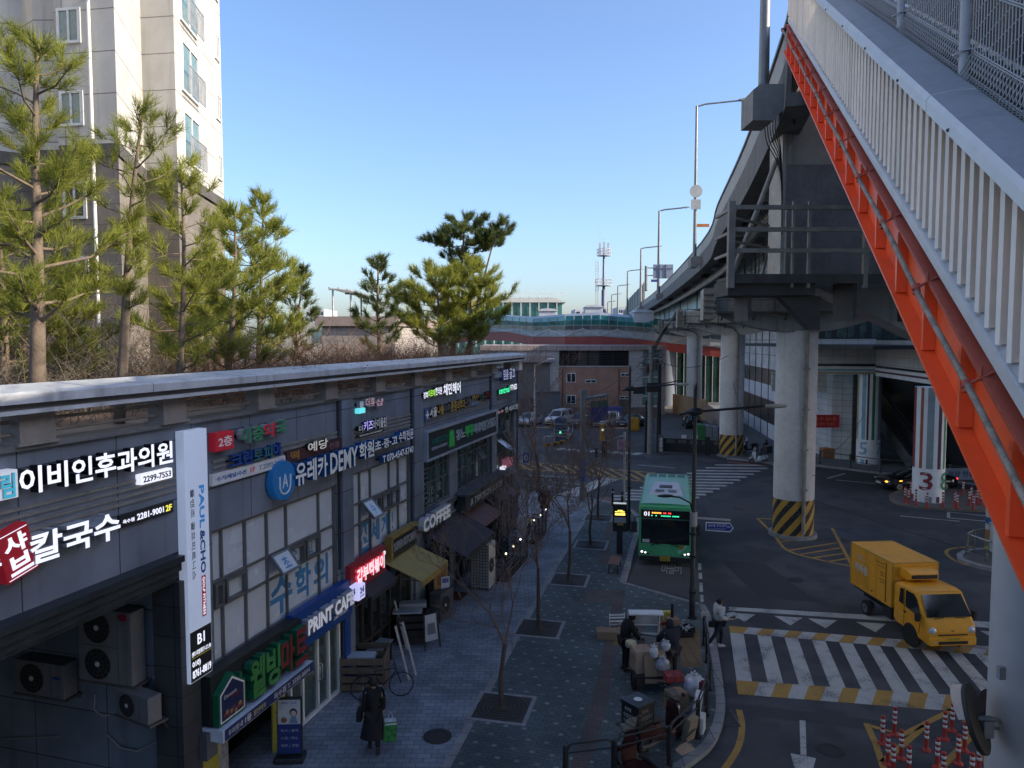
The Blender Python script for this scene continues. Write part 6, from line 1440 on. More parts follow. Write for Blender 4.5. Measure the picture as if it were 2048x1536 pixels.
def car(label,loc,rz,L,W,H,m,kind='sedan',group=None,lights=False,blink=False):
 t=thing('car',label,'car',loc,rz,group);w=W/2;zb=.19
 if kind=='sedan':st=[(-.5,.86,.42,.60),(-.485,.95,.25,.66),(-.40,.99,.2,.68),(-.22,1,.19,.66),(.05,1,.19,.65),(.2,1,.19,.64),(.36,.98,.2,.58),(.46,.93,.22,.52),(.495,.82,.3,.44)];gh=[(-.36,-.20),(.22,.06)];beltz=.645
 else:st=[(-.5,.9,.4,.62),(-.49,.96,.28,.66),(-.42,1,.22,.66),(-.1,1,.21,.64),(.15,1,.21,.62),(.27,1,.21,.60),(.40,.98,.22,.57),(.475,.94,.24,.52),(.498,.85,.32,.44)];gh=[(-.485,-.43),(.27,.13)];beltz=.625
 b=MB();b.loft([ring(x*L,k*w,z0*H*.9 if z0>.25 else z0,z1*H)for x,k,z0,z1 in st]);b.build('body',m,t)
 (r0,r1),(f0,f1)=gh;zt=H*.985;zb_=beltz*H-.02;tw=w*.74;bw=w*.955
 def gr(z,xr,xf,hw):
  xm=(xr+xf)/2;return[(xr*L,-hw*.86,z),(xr*L+.12,-hw*.97,z),(xm*L,-hw,z),(xf*L-.2,-hw*.96,z),(xf*L,-hw*.8,z),(xf*L+.03,0,z),(xf*L,hw*.8,z),(xf*L-.2,hw*.96,z),(xm*L,hw,z),(xr*L+.12,hw*.97,z),(xr*L,hw*.86,z),(xr*L-.02,0,z)]
 g0,g1=gr(zb_,r0,f0,bw),gr(zt-.07,r1,f1,tw)
 b=MB();b.loft([g0,g1],0,True,False);b.build('windows',cglass,t)
 b=MB();b.loft([g1,[(p[0]*.985,p[1]*.96,zt-.02)for p in g1],[(p[0]*.9,p[1]*.7,zt)for p in g1]],0,True,True)
 for k in(0,2,4,6,8,10):b.tube([tuple(Vector(g0[k])*1.0),g1[k]],.035 if k in(2,8)else .045,6)
 b.build('roof',m,t)
 wr=.335 if kind=='suv' else .315
 for x in(-.31,.315):
  for y in(-1,1):wheel(t,x*L,y*(w-.10),wr,.22)
 for y in(-1,1):
  b=MB();x1=st[-2][0]*L
  b.add([(x1+.02,y*w*.50,.44*H),(x1-.02,y*w*.90,.46*H),(x1-.10,y*w*.95,.51*H),(x1+.0,y*w*.62,.50*H),(x1+.07,y*w*.50,.42*H),(x1+.03,y*w*.90,.44*H)],[(0,1,2,3),(4,5,1,0)]if y>0 else[(3,2,1,0),(0,1,5,4)])
  b.ball((x1-.02,y*w*.76,.465*H),(.09,w*.19,.045*H),12,8);b.build('headlight',headl,t)
  b=MB();b.ball((-.488*L,y*w*.76,.575*H),(.06,w*.19,.045*H),12,8);b.build('tail_light',taill,t)
  b=MB();b.ball((f0*L-.45,y*(w+.09),beltz*H+.05),(.07,.1,.065),10,6);b.bar((f0*L-.42,y*w*.9,beltz*H+.02),(f0*L-.44,y*(w+.06),beltz*H+.03),.03);b.build('mirror',m,t)
 b=MB();b.box(.485*L,.503*L,-w*.62,w*.62,.235*H,.31*H);b.box(.475*L,.499*L,-w*.42,w*.42,.36*H,.43*H);b.build('grille',blackp,t,bevel=.01)
 b=MB();b.box(.499*L,.508*L,-.26,.26,.30*H,.30*H+.11);b.build('number_plate',platem,t)
 b=MB();b.box(-.509*L,-.497*L,-.26,.26,.46*H,.46*H+.11);b.build('number_plate',platem,t)
 if kind=='suv' or True:
  b=MB();
  for y in(-1,1):b.tube([(r1*L*.8,y*tw*.86,zt+.0),(f1*L*.6,y*tw*.86,zt+.0)],.02,6)
  if kind=='suv':b.build('roof_rail',blackp,t)
 if lights:
  b=MB();b.ball((.478*L,w*.8,.46*H),(.09,.12,.05),10,6);b.build('turn_signal',lit('amber_lamp',(1,.4,.03),3),t)
  b=MB();b.ball((.3*L,w*1.0,.5*H),(.12,.03,.03),8,5);b.build('turn_signal',lit('amber_lamp',(1,.4,.03),3),t)
  b=MB();b.ball((-.49*L,w*.8,.575*H),(.07,.16,.07),10,6);b.build('brake_light',lit('brake_lamp',(1,.04,.03),2.5),t)
 return t
carw=M('car_white',(.60,.61,.62),.25,0,.03,1,spec=.7);cark=M('car_black',(.012,.013,.016),.15,0,.2,1,spec=.8);carg=M('car_grey',(.13,.14,.155),.25,.3,.1,1,spec=.7);cars=M('car_silver',(.36,.37,.39),.3,.4,.06,1,spec=.7)
PG='cars parked in the yard'
car('white parked SUV with black sunroof, tallest in the yard',(5.6,86.5,0),R(-118),4.7,1.9,1.78,carw,'suv',PG)
car('dark grey parked car between the white SUV and the white sedan',(8.0,84.8,0),R(-112),4.4,1.8,1.6,carg,'suv',PG)
car('white parked sedan-like crossover right of the signal mast',(11.0,84.6,0),R(-122),4.5,1.85,1.62,carw,'suv',PG)
car('black parked car behind the boom barrier',(13.6,84.0,0),R(-125),4.6,1.82,1.5,cark,'sedan',PG)
car('silver parked car half hidden by twigs at the corner of the shops',(2.0,85.5,0),R(-115),4.5,1.8,1.5,cars,'sedan',PG)
car('black car seen from behind inside the gate near the hoarding',(20.4,83.5,0),R(84),4.5,1.83,1.55,cark,'suv')
car('shiny black saloon with amber signals passing behind the numbered column',(26.9,49.0,0),R(183),4.9,1.86,1.42,cark,'sedan',lights=True)
car('white car mostly hidden behind the grey stair column',(15.3,18.5,0),R(-8),4.6,1.85,1.6,carw,'suv')
# green town bus --
BU=thing('town_bus','green town bus number 01 waiting at the stop, facing the camera','bus',(6.72,32.0,0),R(-102.4))
bg=M('bus_green',(.07,.40,.16),.35,0,.06,1.2,spec=.6);bgl=M('bus_roof_green',(.30,.56,.45),.45,0,.08,1,streak=.1);bdark=M('bus_window_black',(.010,.013,.015),.07,0,.3,1.5,spec=.9)  # roof green lightened to stand for skylight on the top
L,W,H=7.3,2.3,2.8
def rbox(x0,x1,hw,z0,z1,r=.16):
 P=[]
 for sy,sz,a0 in((1,-1,-90),(1,1,0),(-1,1,90),(-1,-1,180)):
  for k in range(4):a=R(a0+k*30);P.append((sy*(hw-r)+r*math.cos(a),(z1-r if sz>0 else z0+r)+r*math.sin(a)))
 return P
sec=lambda x,k,z0,z1:[(x,p[0]*k,p[1])for p in rbox(0,0,W/2,z0,z1)]
b=MB();b.loft([sec(-L,.96,.4,H-.1),sec(-L+.08,1,.32,H),sec(-.35,1,.32,H),sec(-.10,1,.32,H-.03),sec(.02,.985,.34,H-.16)]);b.build('body',bg,BU)
b=MB();n=10;rows=[]
for x in(-L+.12,-.3,-.06):
 rows.append([(x,(-1+2*i/n)*(W/2-.10),H+.012+.03*(1-(-1+2*i/n)**2)-(.05 if x>-.2 else 0))for i in range(n+1)])
b.loft(rows,0,True,False,False)
for k in range(5):yy=-.95+k*.475;b.box(-L+.2,-4.2 if k in(1,2,3)else-.35,yy-.02,yy+.02,H+.01,H+.055)
for x in(-L+.25,-6.1):b.box(x-.02,x+.02,-.95,.95,H+.02,H+.058)
b.build('roof',bgl,BU)
b=MB()
for k in range(4):b.box(-L+.32,-6.15,-.9+k*.475,-.53+k*.475,H+.03,H+.052)
b.build('roof_hatch',M('roof_hatch',(.07,.17,.13),.5,0,.2,3),BU)
b=MB();b.loft([[(-3.95,-.68,H+.03),(-1.65,-.80,H+.03),(-1.65,.80,H+.03),(-3.95,.68,H+.03)],[(-3.8,-.56,H+.26),(-1.95,-.64,H+.24),(-1.95,.64,H+.24),(-3.8,.56,H+.26)]],0,False)
o=b.build('air_conditioner',M('ac_white',(.58,.60,.66),.5,0,.05,2),BU,bevel=.03)
b=MB()
for k in range(7):
 for s in(-1,1):b.bar((-1.76,s*(.12+k*.06),H+.17),(-1.92,s*(.10+k*.055),H+.25),.022,.015)
for k in range(4):b.box(-2.35-k*.2,-2.25-k*.2,-.32,.28,H+.25,H+.262)
b.build('vent_slot',black,o)
b=MB();b.box(.0,.035,-1.04,1.04,1.02,2.12,0);b.box(.0,.03,-1.05,1.05,2.13,2.52,0);b.build('windscreen',bdark,BU,bevel=.025)
b=MB();b.box(.037,.045,-.96,-.66,2.2,2.48);b.build('route_plate',M('route_red',(.16,.03,.04),.5),BU)
b=MB(Matrix.Rotation(R(90),4,'Z'));b.text('01',-.0,0,.22,.17,0,.004,0,bold=.03)
b.v=[(.05,p[1]*1.1-.93,p[2]*1.15+2.24)for p in[(q[0],q[1],q[2])for q in b.v]]
b.build('route_number',lit('lit_white_num',(.95,.9,.95),.7),BU)
b=MB()
for k in range(12):b.box(.037,.044,-.58+k*.07,-.58+k*.07+.05,2.36,2.42,0 if k<6 else 1)if k not in(6,9)else None
for k in range(20):b.box(.037,.044,-.60+k*.06,-.60+k*.06+.04,2.24,2.29,2)if k not in(1,2,4,5,6,14)else None
b.build('display_dots',[lit('led_orange',(1,.35,.05),2),lit('led_red',(1,.06,.04),1.6),lit('led_green',(.05,.9,.45),1.2)],BU)
b=MB();b.box(.0,.04,-1.1,1.1,.34,.46);b.box(-.02,.02,-1.12,1.12,.22,.34);b.build('bumper',blackp,BU,bevel=.02)
b=MB();b.box(.01,.03,-.75,.75,.50,.53);b.build('chrome_strip',rimm,BU)
for s in(-1,1):
 b=MB();b.prism([(s*.62,.52),(s*1.08,.54),(s*1.1,.72),(s*.98,.70)],-.05,.028,'x');o=b.build('headlight',blackp,BU)
 b=MB();b.ball((.03,s*1.0,.63),(.02,.06,.05),10,6);b.ball((.03,s*.85,.60),(.02,.05,.04),10,6);b.build('lamp',lit('bus_lamp',(.9,.92,1),1.2),o)
 b=MB();b.bar((.05,s*.45,1.02),(.05,s*.25,1.0),.03);b.bar((.05,s*.45,1.0),(.06,s*.6,.93),.04);b.build('wiper',blackp,BU)
b=MB();b.prism([(.5,.72),(.62,.62),(.95,.98),(.9,1.0)],.022,.026,'x',0);b.prism([(-.5,.60),(-1.0,.8),(-1.0,.82),(-.48,.62)],.022,.028,'x',1);b.prism([(.55,1.0),(.85,.97),(.70,.76)],.024,.03,'x',2);b.build('front_trim',[bgl,M('bus_dark_green',(.02,.11,.05),.4),M('bus_yellow',(.36,.22,.03),.5)],BU)  # front stripes in pale green, dark green and yellow
b=MB(Matrix.Rotation(R(90),4,'Z'));b.text('마을버스',0,0,.62,.13,0,.004,0)
b.v=[(.03,p[1]-.33,p[2]+.78)for p in b.v];b.build('lettering',M('bus_pale_text',(.22,.42,.30),.5),BU)
b=MB();b.box(.04,.052,-.22,.22,.27,.48);o=b.build('number_plate',platey,BU)
b=MB(Matrix.Rotation(R(90),4,'Z'));b.text('70사\n3532',0,0,.34,.16,0,.003,0);b.v=[(.056,p[1]-.17,p[2]+.295)for p in b.v];b.build('plate_text',black,o)
b=MB();b.box(.036,.042,-.98,-.68,1.06,1.2);b.build('notice',offwhite,BU)
for s in(-1,1):
 b=MB();b.tube([(-.02,s*1.12,2.2),(.18,s*1.3,2.18),(.2,s*1.34,2.0)],.025,6);b.box(.14,.24,s*1.34-.13,s*1.34+.13,1.52,2.0);b.build('mirror',blackp,BU,bevel=.02)
 b=MB()
 for k in range(5):x0=-.55-k*1.32;b.box(x0-1.18,x0,s*(W/2+.002),s*(W/2+.012),1.15,2.25)
 b.build('side_window',bdark,BU)
 for x in(-1.5,-5.6):wheel(BU,x,s*(W/2-.14),.42,.26)
b=MB();b.ball((.0,0,1.5),(.06,.1,.12),8,6);b.v=[(p[0]-.0,p[1],p[2])for p in b.v]
# yellow box truck --
TR=thing('box_truck','small yellow delivery box truck with a cooling unit above the cab, turning over the crossing','truck',(13.85,22.75,0),R(-85.6));TR.scale=(.97,.97,.97)
ty=M('truck_yellow',(.80,.36,.024),.38,0,.10,1.1,spec=.5);ty2=M('truck_box_yellow',(.76,.35,.032),.5,0,.10,1,streak=.2)
b=MB();b.box(-4.72,-2.02,-.83,.83,.92,2.5);b.build('cargo_box',ty2,TR,bevel=.02)
b=MB()
for y in(-.835,.835):
 for z in(.93,2.49):b.bar((-4.72,y,z),(-2.02,y,z),.035)
 for x in(-4.715,-2.025):b.bar((x,y,.93),(x,y,2.49),.035)
b.bar((-2.02,-.83,2.5),(-2.02,.83,2.5),.03);b.bar((-4.72,-.83,2.5),(-4.72,.83,2.5),.03);b.build('box_edge',M('edge_yellow',(.50,.30,.06),.4),TR)
b=MB();b.text('쓱배송',-4.45,1.5,-3.55,1.88,-.834,.004,0,bold=.03);b.text('신선하게\n배송합니다',-4.45,1.98,-3.75,2.2,-.834,.003,0);b.build('lettering',M('truck_white',(.52,.50,.42),.5),TR)
b=MB();b.box(-2.42,-2.37,-.842,-.836,.98,2.4);
for k,(z,w_)in enumerate(((2.28,.55),(2.16,.4),(1.95,.3),(1.85,.24),(1.7,.3),(1.6,.24))):b.box(-2.5-w_,-2.5,-.839,-.836,z,z+.02)
b.box(-3.3,-3.2,-.839,-.836,1.06,1.12);b.build('door_seam',M('dark_seam',(.08,.045,.01),.6),TR)
# cab: lofted along x; the windscreen leans back
def cs(x,hw,z0,z1):return[(x,p[0],p[1])for p in rbox(0,0,hw,z0,z1,.1)]
b=MB();b.loft([cs(-1.92,.80,.55,1.86),cs(-1.75,.81,.48,1.95),cs(-1.0,.81,.45,1.97),cs(-.72,.81,.42,1.93)],0,True)
b.loft([[(-.72,p[0],p[1])for p in rbox(0,0,.81,.42,1.9,.1)],[(-.28,p[0]*1.0,.40+(p[1]-.42)*.62)for p in rbox(0,0,.81,.42,1.9,.1)],[(-.06,p[0]*.99,.38+(p[1]-.42)*.46)for p in rbox(0,0,.81,.42,1.9,.1)],[(.02,p[0]*.95,.38+(p[1]-.42)*.30)for p in rbox(0,0,.81,.42,1.9,.1)]],0,True)
b.build('cab',ty,TR)
b=MB();b.add([(-.66,-.68,1.845),(-.66,.68,1.845),(-.235,.755,1.235),(-.235,-.755,1.235)],[(0,1,2,3)[::-1]]);b.v=[(p[0]+.055,p[1],p[2]+.02)for p in b.v];b.build('windscreen',cglass,TR)
for s in(-1,1):
 b=MB();b.add([(-1.25,s*.826,1.25),(-.38,s*.826,1.15),(-.62,s*.826,1.70),(-.78,s*.822,1.82),(-1.25,s*.822,1.82)],[(0,1,2,3,4)if s<0 else(4,3,2,1,0)]);b.add([(-1.62,s*.826,1.3),(-1.36,s*.826,1.27),(-1.36,s*.822,1.82),(-1.56,s*.822,1.79)],[(0,1,2,3)if s<0 else(3,2,1,0)]);b.build('side_window',cglass,TR)
 b=MB();b.bar((-.42,s*.8,1.25),(-.36,s*.98,1.25),.03);b.box(-.42,-.30,s*.98-.06,s*.98+.06,1.08,1.38);b.build('mirror',blackp,TR,bevel=.015)
 b=MB();b.ball((-.055,s*.66,.86),(.10,.145,.135),14,9);b.build('headlight',headl,TR)
 b=MB();b.ball((.015,s*.60,.52),(.05,.06,.045),10,6);b.build('fog_lamp',headl,TR)
 b=MB();b.box(-1.34,-1.22,s*.812,s*.826,1.02,1.09);b.build('door_handle',blackp,TR)
 b=MB();b.bar((-1.32,s*.815,.62),(-1.32,s*.818,1.86),.012);b.bar((-.5,s*.815,.6),(-.42,s*.818,1.2),.012);b.build('door_seam',M('dark_seam',(.08,.045,.01),.6),TR)
 wheel(TR,-.95,s*.68,.32,.2,rimm);wheel(TR,-3.75,s*.66,.28,.26,rimm)
 b=MB();b.disc((-.95,s*.79,.36),(0,1,0),.41,.06,24);b.build('wheel_arch',blackp,TR)
 b=MB();b.tube([(-.16,s*.2,1.25),(-.14,s*.55,1.22)],.012,5);b.build('wiper',blackp,TR)
b=MB();b.box(-.02,.055,-.80,.80,.40,.66);b.build('bumper',ty,TR,bevel=.05)
b=MB();b.box(.02,.06,-.5,.5,.44,.54);b.box(-.05,.035,-.5,.5,.72,.76);b.build('grille',blackp,TR)
b=MB();b.disc((-.03,0,.93),(1,0,.4),.10,.02,18);b.build('emblem',M('emblem_dark',(.14,.09,.04),.4,.4),TR)
b=MB();b.box(.056,.064,-.2,.2,.57,.65);b.build('number_plate',platey,TR)
b=MB();b.loft([[(-2.015,-.6,2.06),(-2.015,.6,2.06),(-2.015,.6,2.38),(-2.015,-.6,2.38)],[(-1.62,-.55,2.02),(-1.62,.55,2.02),(-1.62,.55,2.33),(-1.62,-.55,2.33)],[(-1.5,-.5,2.06),(-1.5,.5,2.06),(-1.5,.5,2.26),(-1.5,-.5,2.26)]],0,False);o=b.build('cooling_unit',ty,TR,bevel=.03)
b=MB();b.box(-1.505,-1.485,-.46,.46,2.09,2.22);b.build('cooling_grille',blackp,o)
b=MB();b.box(-4.6,-.4,-.35,.35,.45,.75);b.box(-4.6,-2.1,-.75,.75,.80,.92);b.box(-2.6,-2.1,-.78,-.4,.45,.8);b.build('chassis',blackp,TR)
# -- two-wheelers
def scooter(name,label,cat,loc,rz,m,box=None,boxtxt=None,lean=.06,trim_=None):
 t=thing(name,label,cat,loc,rz)
 for x in(-.62,.66):
  b=MB();b.lathe([(.17,-.05),(.23,-.05),(.25,0),(.23,.05),(.17,.05)],20,(0,0,0));b.v=[(x+p[0],p[2],.25+p[1])for p in b.v];o=b.build('wheel',tyre,t)
  b=MB();b.disc((x,0,.25),(0,1,0),.17,.05,14);b.build('rim',rimm,o)
 b=MB();b.loft([[(-.85,-.10,.48),(-.85,.10,.48),(-.85,.08,.66),(-.85,-.08,.66)],[(-.5,-.18,.36),(-.5,.18,.36),(-.5,.15,.72),(-.5,-.15,.72)],[(-.1,-.2,.26),(-.1,.2,.26),(-.1,.14,.62),(-.1,-.14,.62)],[(.05,-.2,.22),(.05,.2,.22),(.05,.18,.34),(.05,-.18,.34)],[(.35,-.2,.22),(.35,.2,.22),(.35,.18,.34),(.35,-.18,.34)]],0,False)
 b.loft([[(.38,-.2,.24),(.38,.2,.24),(.44,.2,.26),(.44,-.2,.26)],[(.44,-.24,.6),(.44,.24,.6),(.54,.15,.62),(.54,-.15,.62)],[(.36,-.15,.98),(.36,.15,.98),(.46,.1,1.0),(.46,-.1,1.0)]],0,False)
 b.loft([[(.5,-.09,.46),(.5,.09,.46),(.5,.09,.5),(.5,-.09,.5)],[(.7,-.1,.5),(.7,.1,.5),(.7,.1,.54),(.7,-.1,.54)],[(.88,-.06,.42),(.88,.06,.42),(.88,.06,.45),(.88,-.06,.45)]],0,False)
 b.build('fairing',m,t,bevel=.03)
 b=MB();b.loft([[(-.82,-.11,.67),(-.82,.11,.67),(-.82,.11,.74),(-.82,-.11,.74)],[(-.4,-.15,.73),(-.4,.15,.73),(-.4,.14,.82),(-.4,-.14,.82)],[(-.02,-.12,.64),(-.02,.12,.64),(-.02,.1,.72),(-.02,-.1,.72)]],0,False);b.build('seat',blackp,t,bevel=.03)
 b=MB();b.tube([(.36,-.34,1.04),(.42,-.12,1.02),(.42,.12,1.02),(.36,.34,1.04)],.016,8)
 for s in(-1,1):b.tube([(.40,s*.2,1.03),(.45,s*.28,1.2)],.008,5);b.ball((.45,s*.3,1.24),(.02,.07,.05),10,6)
 b.tube([(.46,0,.95),(.66,0,.25)],.03,8);b.build('handlebar',blackp,t)
 b=MB();b.ball((.56,0,.78),(.05,.11,.08),12,8);b.build('headlight',headl,t)
 b=MB();b.add([(.46,-.2,.98),(.46,.2,.98),(.34,.18,1.35),(.34,-.18,1.35)],[(0,1,2,3),(3,2,1,0)]);b.build('windshield',M('scooter_shield',(.25,.27,.28),.1,0,.2,3,alpha=.5),t)
 b=MB();b.tube([(-.2,-.14,.24),(-.7,-.2,.3),(-.95,-.2,.36)],[.03,.06,.05],10);b.build('exhaust',steel_dk,t)
 if box:
  b=MB();b.box(-1.12,-.56,-.27,.27,.82,1.34);o=b.build('delivery_box',box,t,bevel=.02)
  b=MB();b.box(-1.14,-.54,-.29,.29,1.342,1.40);b.disc((-.84,0,1.405),(0,0,1),.11,.012,20,1);b.build('lid',[box,offwhite],o,bevel=.01)
  if boxtxt:
   b=MB(Matrix.Translation((-1.121,0,0))@Matrix.Rotation(R(-90),4,'Z'))
   for tx,x0,z0,x1,z1 in boxtxt:b.text(tx,x0,z0,x1,z1,0,.004,0,bold=.015)
   b.build('lettering',M('box_white_text',(.5,.5,.5),.5),o)
   b=MB(Matrix.Translation((0,-.271,0)))
   for tx,x0,z0,x1,z1 in boxtxt:b.text(tx,x0-.84,z0,x1-.84,z1,0,.004,0,bold=.015)
   b.build('lettering',M('box_grey_text',(.16,.16,.17),.5),o)
 return t
p=G(1322,1490,SZ)
scooter('delivery_scooter','black and red delivery scooter with a big lettered box, parked by the kerb railing','scooter',p,R(38),M('scooter_red_black',(.04,.012,.012),.3,0,.7,3),M('delivery_black',(.012,.013,.015),.45),(('후루룩',-.16,1.18,.05,1.28),('우동칼국수',-.2,1.02,.2,1.13),('☎ 2281-0505',-.2,.9,.2,.98)))
p=G(1517,927,.0);scooter('delivery_scooter','white scooter with a dark top box by the red kerb line','scooter',p,R(198),carw,blackp)
p=G(1500,905,.15);scooter('motorcycle','small dark motorcycle behind the white scooter','motorcycle',p,R(200),blackp)
p=G(1268,1548,SZ);scooter('motorcycle','dark red motorcycle cut by the bottom edge inside the railing','motorcycle',Vector((p.x+.1,p.y-.35,SZ)),R(120),M('moto_maroon',(.035,.008,.01),.3))
def bicycle(label,loc,rz,m,group=None,s=1.0):
 t=thing('bicycle',label,'bicycle',loc,rz,group);t.scale=(s,s,s)
 for x in(-.52,.52):
  b=MB();b.tube([(x+.33*math.cos(a),0,.34+.33*math.sin(a))for a in np.linspace(0,2*math.pi,28)[:-1]],.016,6,closed=True);o=b.build('wheel',tyre,t)
  b=MB()
  for k in range(12):a=k*.5236;b.tube([(x,.02*(-1)**k,.34),(x+.32*math.cos(a),0,.34+.32*math.sin(a))],.0025,3,cap=False)
  b.disc((x,0,.34),(0,1,0),.03,.07,8);b.build('spokes',galv,o)
 b=MB();bb,seat_,head_=(-.06,0,.30),(-.20,0,.78),(.36,0,.80)
 for p_,q_ in((bb,seat_),(bb,(.38,0,.72)),(seat_,head_),((-.52,0,.34),bb),((-.52,0,.34),(-.19,0,.72)),((.52,0,.34),(.34,0,.92))):b.tube([p_,q_],.017,8)
 b.build('frame',m,t)
 b=MB();b.ball((-.23,0,.90),(.13,.07,.035),10,6);b.tube([(-.20,0,.74),(-.22,0,.89)],.012,6);b.build('saddle',blackp,t)
 b=MB();b.tube([(.24,-.28,1.0),(.33,-.1,1.02),(.33,.1,1.02),(.24,.28,1.0)],.012,6);b.tube([(.34,0,.9),(.33,0,1.02)],.014,6);b.build('handlebar',blackp,t)
 b=MB();b.disc((-.06,-.03,.30),(0,1,0),.09,.01,16);b.tube([(-.06,-.06,.30),(.05,-.06,.16)],.01,5);b.tube([(-.06,.06,.30),(-.17,.06,.44)],.01,5);b.box(.0,.1,-.12,-.06,.14,.17);b.box(-.22,-.12,.06,.12,.43,.46);b.build('crank',galv,t)
 b=MB();b.box(-.7,-.35,-.07,.07,.70,.715);b.bar((-.7,.06,.7),(-.54,.06,.36),.012);b.bar((-.7,-.06,.7),(-.54,-.06,.36),.012);b.build('rack',blackp,t);return t
bk=M('bike_dark',(.02,.022,.026),.4,.2,.2,5)
bicycle('dark city bicycle standing before the wooden crate planter',G(765,1396,SZ),R(14),bk)
bicycle('pale bicycle parked nearest the large corner tree',G(1098,991,SZ),R(-14),M('bike_pale',(.25,.26,.27),.4,.3),'bicycles at the corner rail')
bicycle('bicycle leaning at the corner rail close to the shop wall',G(1044,982,SZ),R(-10),M('bike_white',(.4,.42,.44),.4,.3),'bicycles at the corner rail')
# three-wheeled cargo motorcycle with canopy and a load of cardboard
CG=thing('cargo_motorcycle','cargo motorcycle with a white canopy shield, loaded with cardboard at its back','motorcycle',G(1299,1376,SZ),R(88))
for x,y in((-.05,-.45),(-.05,.45),(1.75,0)):
 b=MB();b.lathe([(.16,-.06),(.25,-.06),(.27,0),(.25,.06),(.16,.06)],20);b.v=[(x+p[0],y+p[2],.27+p[1])for p in b.v];o=b.build('wheel',tyre,CG);b=MB();b.disc((x,y,.27),(0,1,0),.16,.06,12);b.build('rim',rimm,o)
b=MB();b.box(-.35,.55,-.5,.5,.42,.48);b.box(.4,1.1,-.2,.2,.35,.78);b.tube([(1.1,0,.6),(1.5,0,.95),(1.75,0,.27)],.04,8);b.box(.55,.95,-.22,.22,.78,.86);b.build('chassis',blackp,CG,bevel=.01)
cw=M('canopy_white',(.62,.62,.61),.4,0,.06,2)
b=MB()
for s in(-1,1):b.tube([(1.45,s*.46,.55),(1.42,s*.47,1.2),(1.15,s*.46,1.82)],.028,8)
for z,x in((1.0,1.44),(1.28,1.4)):b.tube([(x,-.47,z),(x,.47,z)],.022,8)
b.build('canopy_frame',cw,CG)
b=MB();n=8
rows=[[(1.2-.5*i/n,y,1.80+.10*math.sin(math.pi*i/n*.8))for y in(-.5,-.3,0,.3,.5)]for i in range(n+1)];b.loft(rows,0,True,False,False);rows=[[(p[0],p[1],p[2]-.03)for p in r]for r in rows];b.loft(rows[::-1],0,True,False,False);b.build('canopy_roof',cw,CG)
b=MB();b.box(1.40,1.42,-.44,.44,1.30,1.75);b.build('shield',M('shield_clear',(.40,.42,.44),.25,0,.15,2),CG)
b=MB();b.box(1.38,1.44,-.44,.44,.60,.98);b.build('leg_shield',M('legshield_white',(.45,.47,.50),.4),CG,bevel=.02)
b=MB();b.tube([(1.2,-.42,1.0),(1.3,0,1.02),(1.2,.42,1.0)],.018,8);b.ball((1.15,-.44,1.0),(.12,.08,.08),10,6);b.ball((1.15,.44,1.0),(.12,.08,.08),10,6);b.build('handlebar',blackp,CG)
cb=M('cardboard',(.27,.185,.12),.85,0,.12,3,.15,30,.15);cb2=M('cardboard_pale',(.33,.25,.19),.85,0,.12,3,.15,30)
def loose(name,label,cat,m,loc,rz,dims,tilt=(0,0),group=None,bev=.008,extra=None):
 b=MB();b.box(-dims[0]/2,dims[0]/2,-dims[1]/2,dims[1]/2,0,dims[2]);
 if extra:extra(b,dims)
 o=b.build(name,m,bevel=bev);o.location=loc;o.rotation_euler=(tilt[0],tilt[1],rz);tag(o,label,cat,group);return o
def seam(b,d):b.box(-d[0]/2-.002,d[0]/2+.002,-.02,.02,d[2],d[2]+.003);b.box(-d[0]/2-.003,-d[0]/2,-.02,.02,d[2]*.5,d[2])
c0=Vector(CG.location)
for i,(dx,dy,z,rz,dm,ti,mm,lb)in enumerate(((-.22,.12,.49,10,(.5,.55,.62),(0,0),cb2,'pale cardboard box upright at the back of the cargo motorcycle, left'),(.26,.05,.49,-8,(.36,.5,.5),(0,0),cb,'brown cardboard box at the back of the cargo motorcycle, right'),(-.02,.5,.49,4,(.8,.4,.5),(0,0),cb,'wide brown carton behind the upright boxes on the cargo motorcycle'),(-.02,-.34,.30,2,(.34,.06,.75),(R(-14),0),cb,'flattened brown carton hanging off the rear of the load'),(.3,-.3,.32,-12,(.34,.05,.5),(R(-16),R(6)),cb2,'small flattened pale carton tied beside the hanging one'),(-.40,.02,.95,20,(.2,.3,.12),(0,0),cb2,'small carton lid on top of the left box'))):
 loose('cardboard_box',lb,'box',mm,c0+Vector((dx,dy,z-.0)),R(rz),dm,ti,'cardboard on the cargo motorcycle',extra=seam)
def bag(label,loc,r,m,seed,cat='bag',name='plastic_bag',neck=True):
 rng=np.random.default_rng(seed);b=MB();n,k=18,12;rings=[]
 for i in range(k+1):
  f=i/k;th=math.pi*f;rr=math.sin(th)**.75*r[0]*(1 if f<.75 else 1-(f-.75)*2.2);z=r[2]*(1-math.cos(th))
  rings.append([(rr*math.cos(a)*(1+.09*rng.normal()),rr*r[1]/r[0]*math.sin(a)*(1+.09*rng.normal()),z+.02*r[2]*rng.normal())for a in np.linspace(0,2*math.pi,n+1)[:-1]])
 b.loft(rings,0,True)
 if neck:
  for q in range(5):a=q*1.26;b.tube([(0,0,r[2]*1.93),(.05*math.cos(a),.05*math.sin(a),r[2]*2.1),(.10*math.cos(a),.1*math.sin(a),r[2]*(2.22+.06*(q%2)))],[.03,.02,.03],5)
 o=b.build(name,m);o.location=loc;tag(o,label,cat);return o
plas=M('white_plastic',(.50,.52,.56),.25,0,.12,7,.5,9,spec=.6);plc=M('clear_plastic',(.34,.35,.38),.2,0,.3,8,.5,12,spec=.7)
bag('big white full refuse bag by the railing',G(1388,1392,SZ),(.33,.33,.30),plas,3)
bag('crumpled clear plastic bag tied to the right of the load',c0+Vector((.30,-.28,.62)),(.20,.16,.19),plc,4)
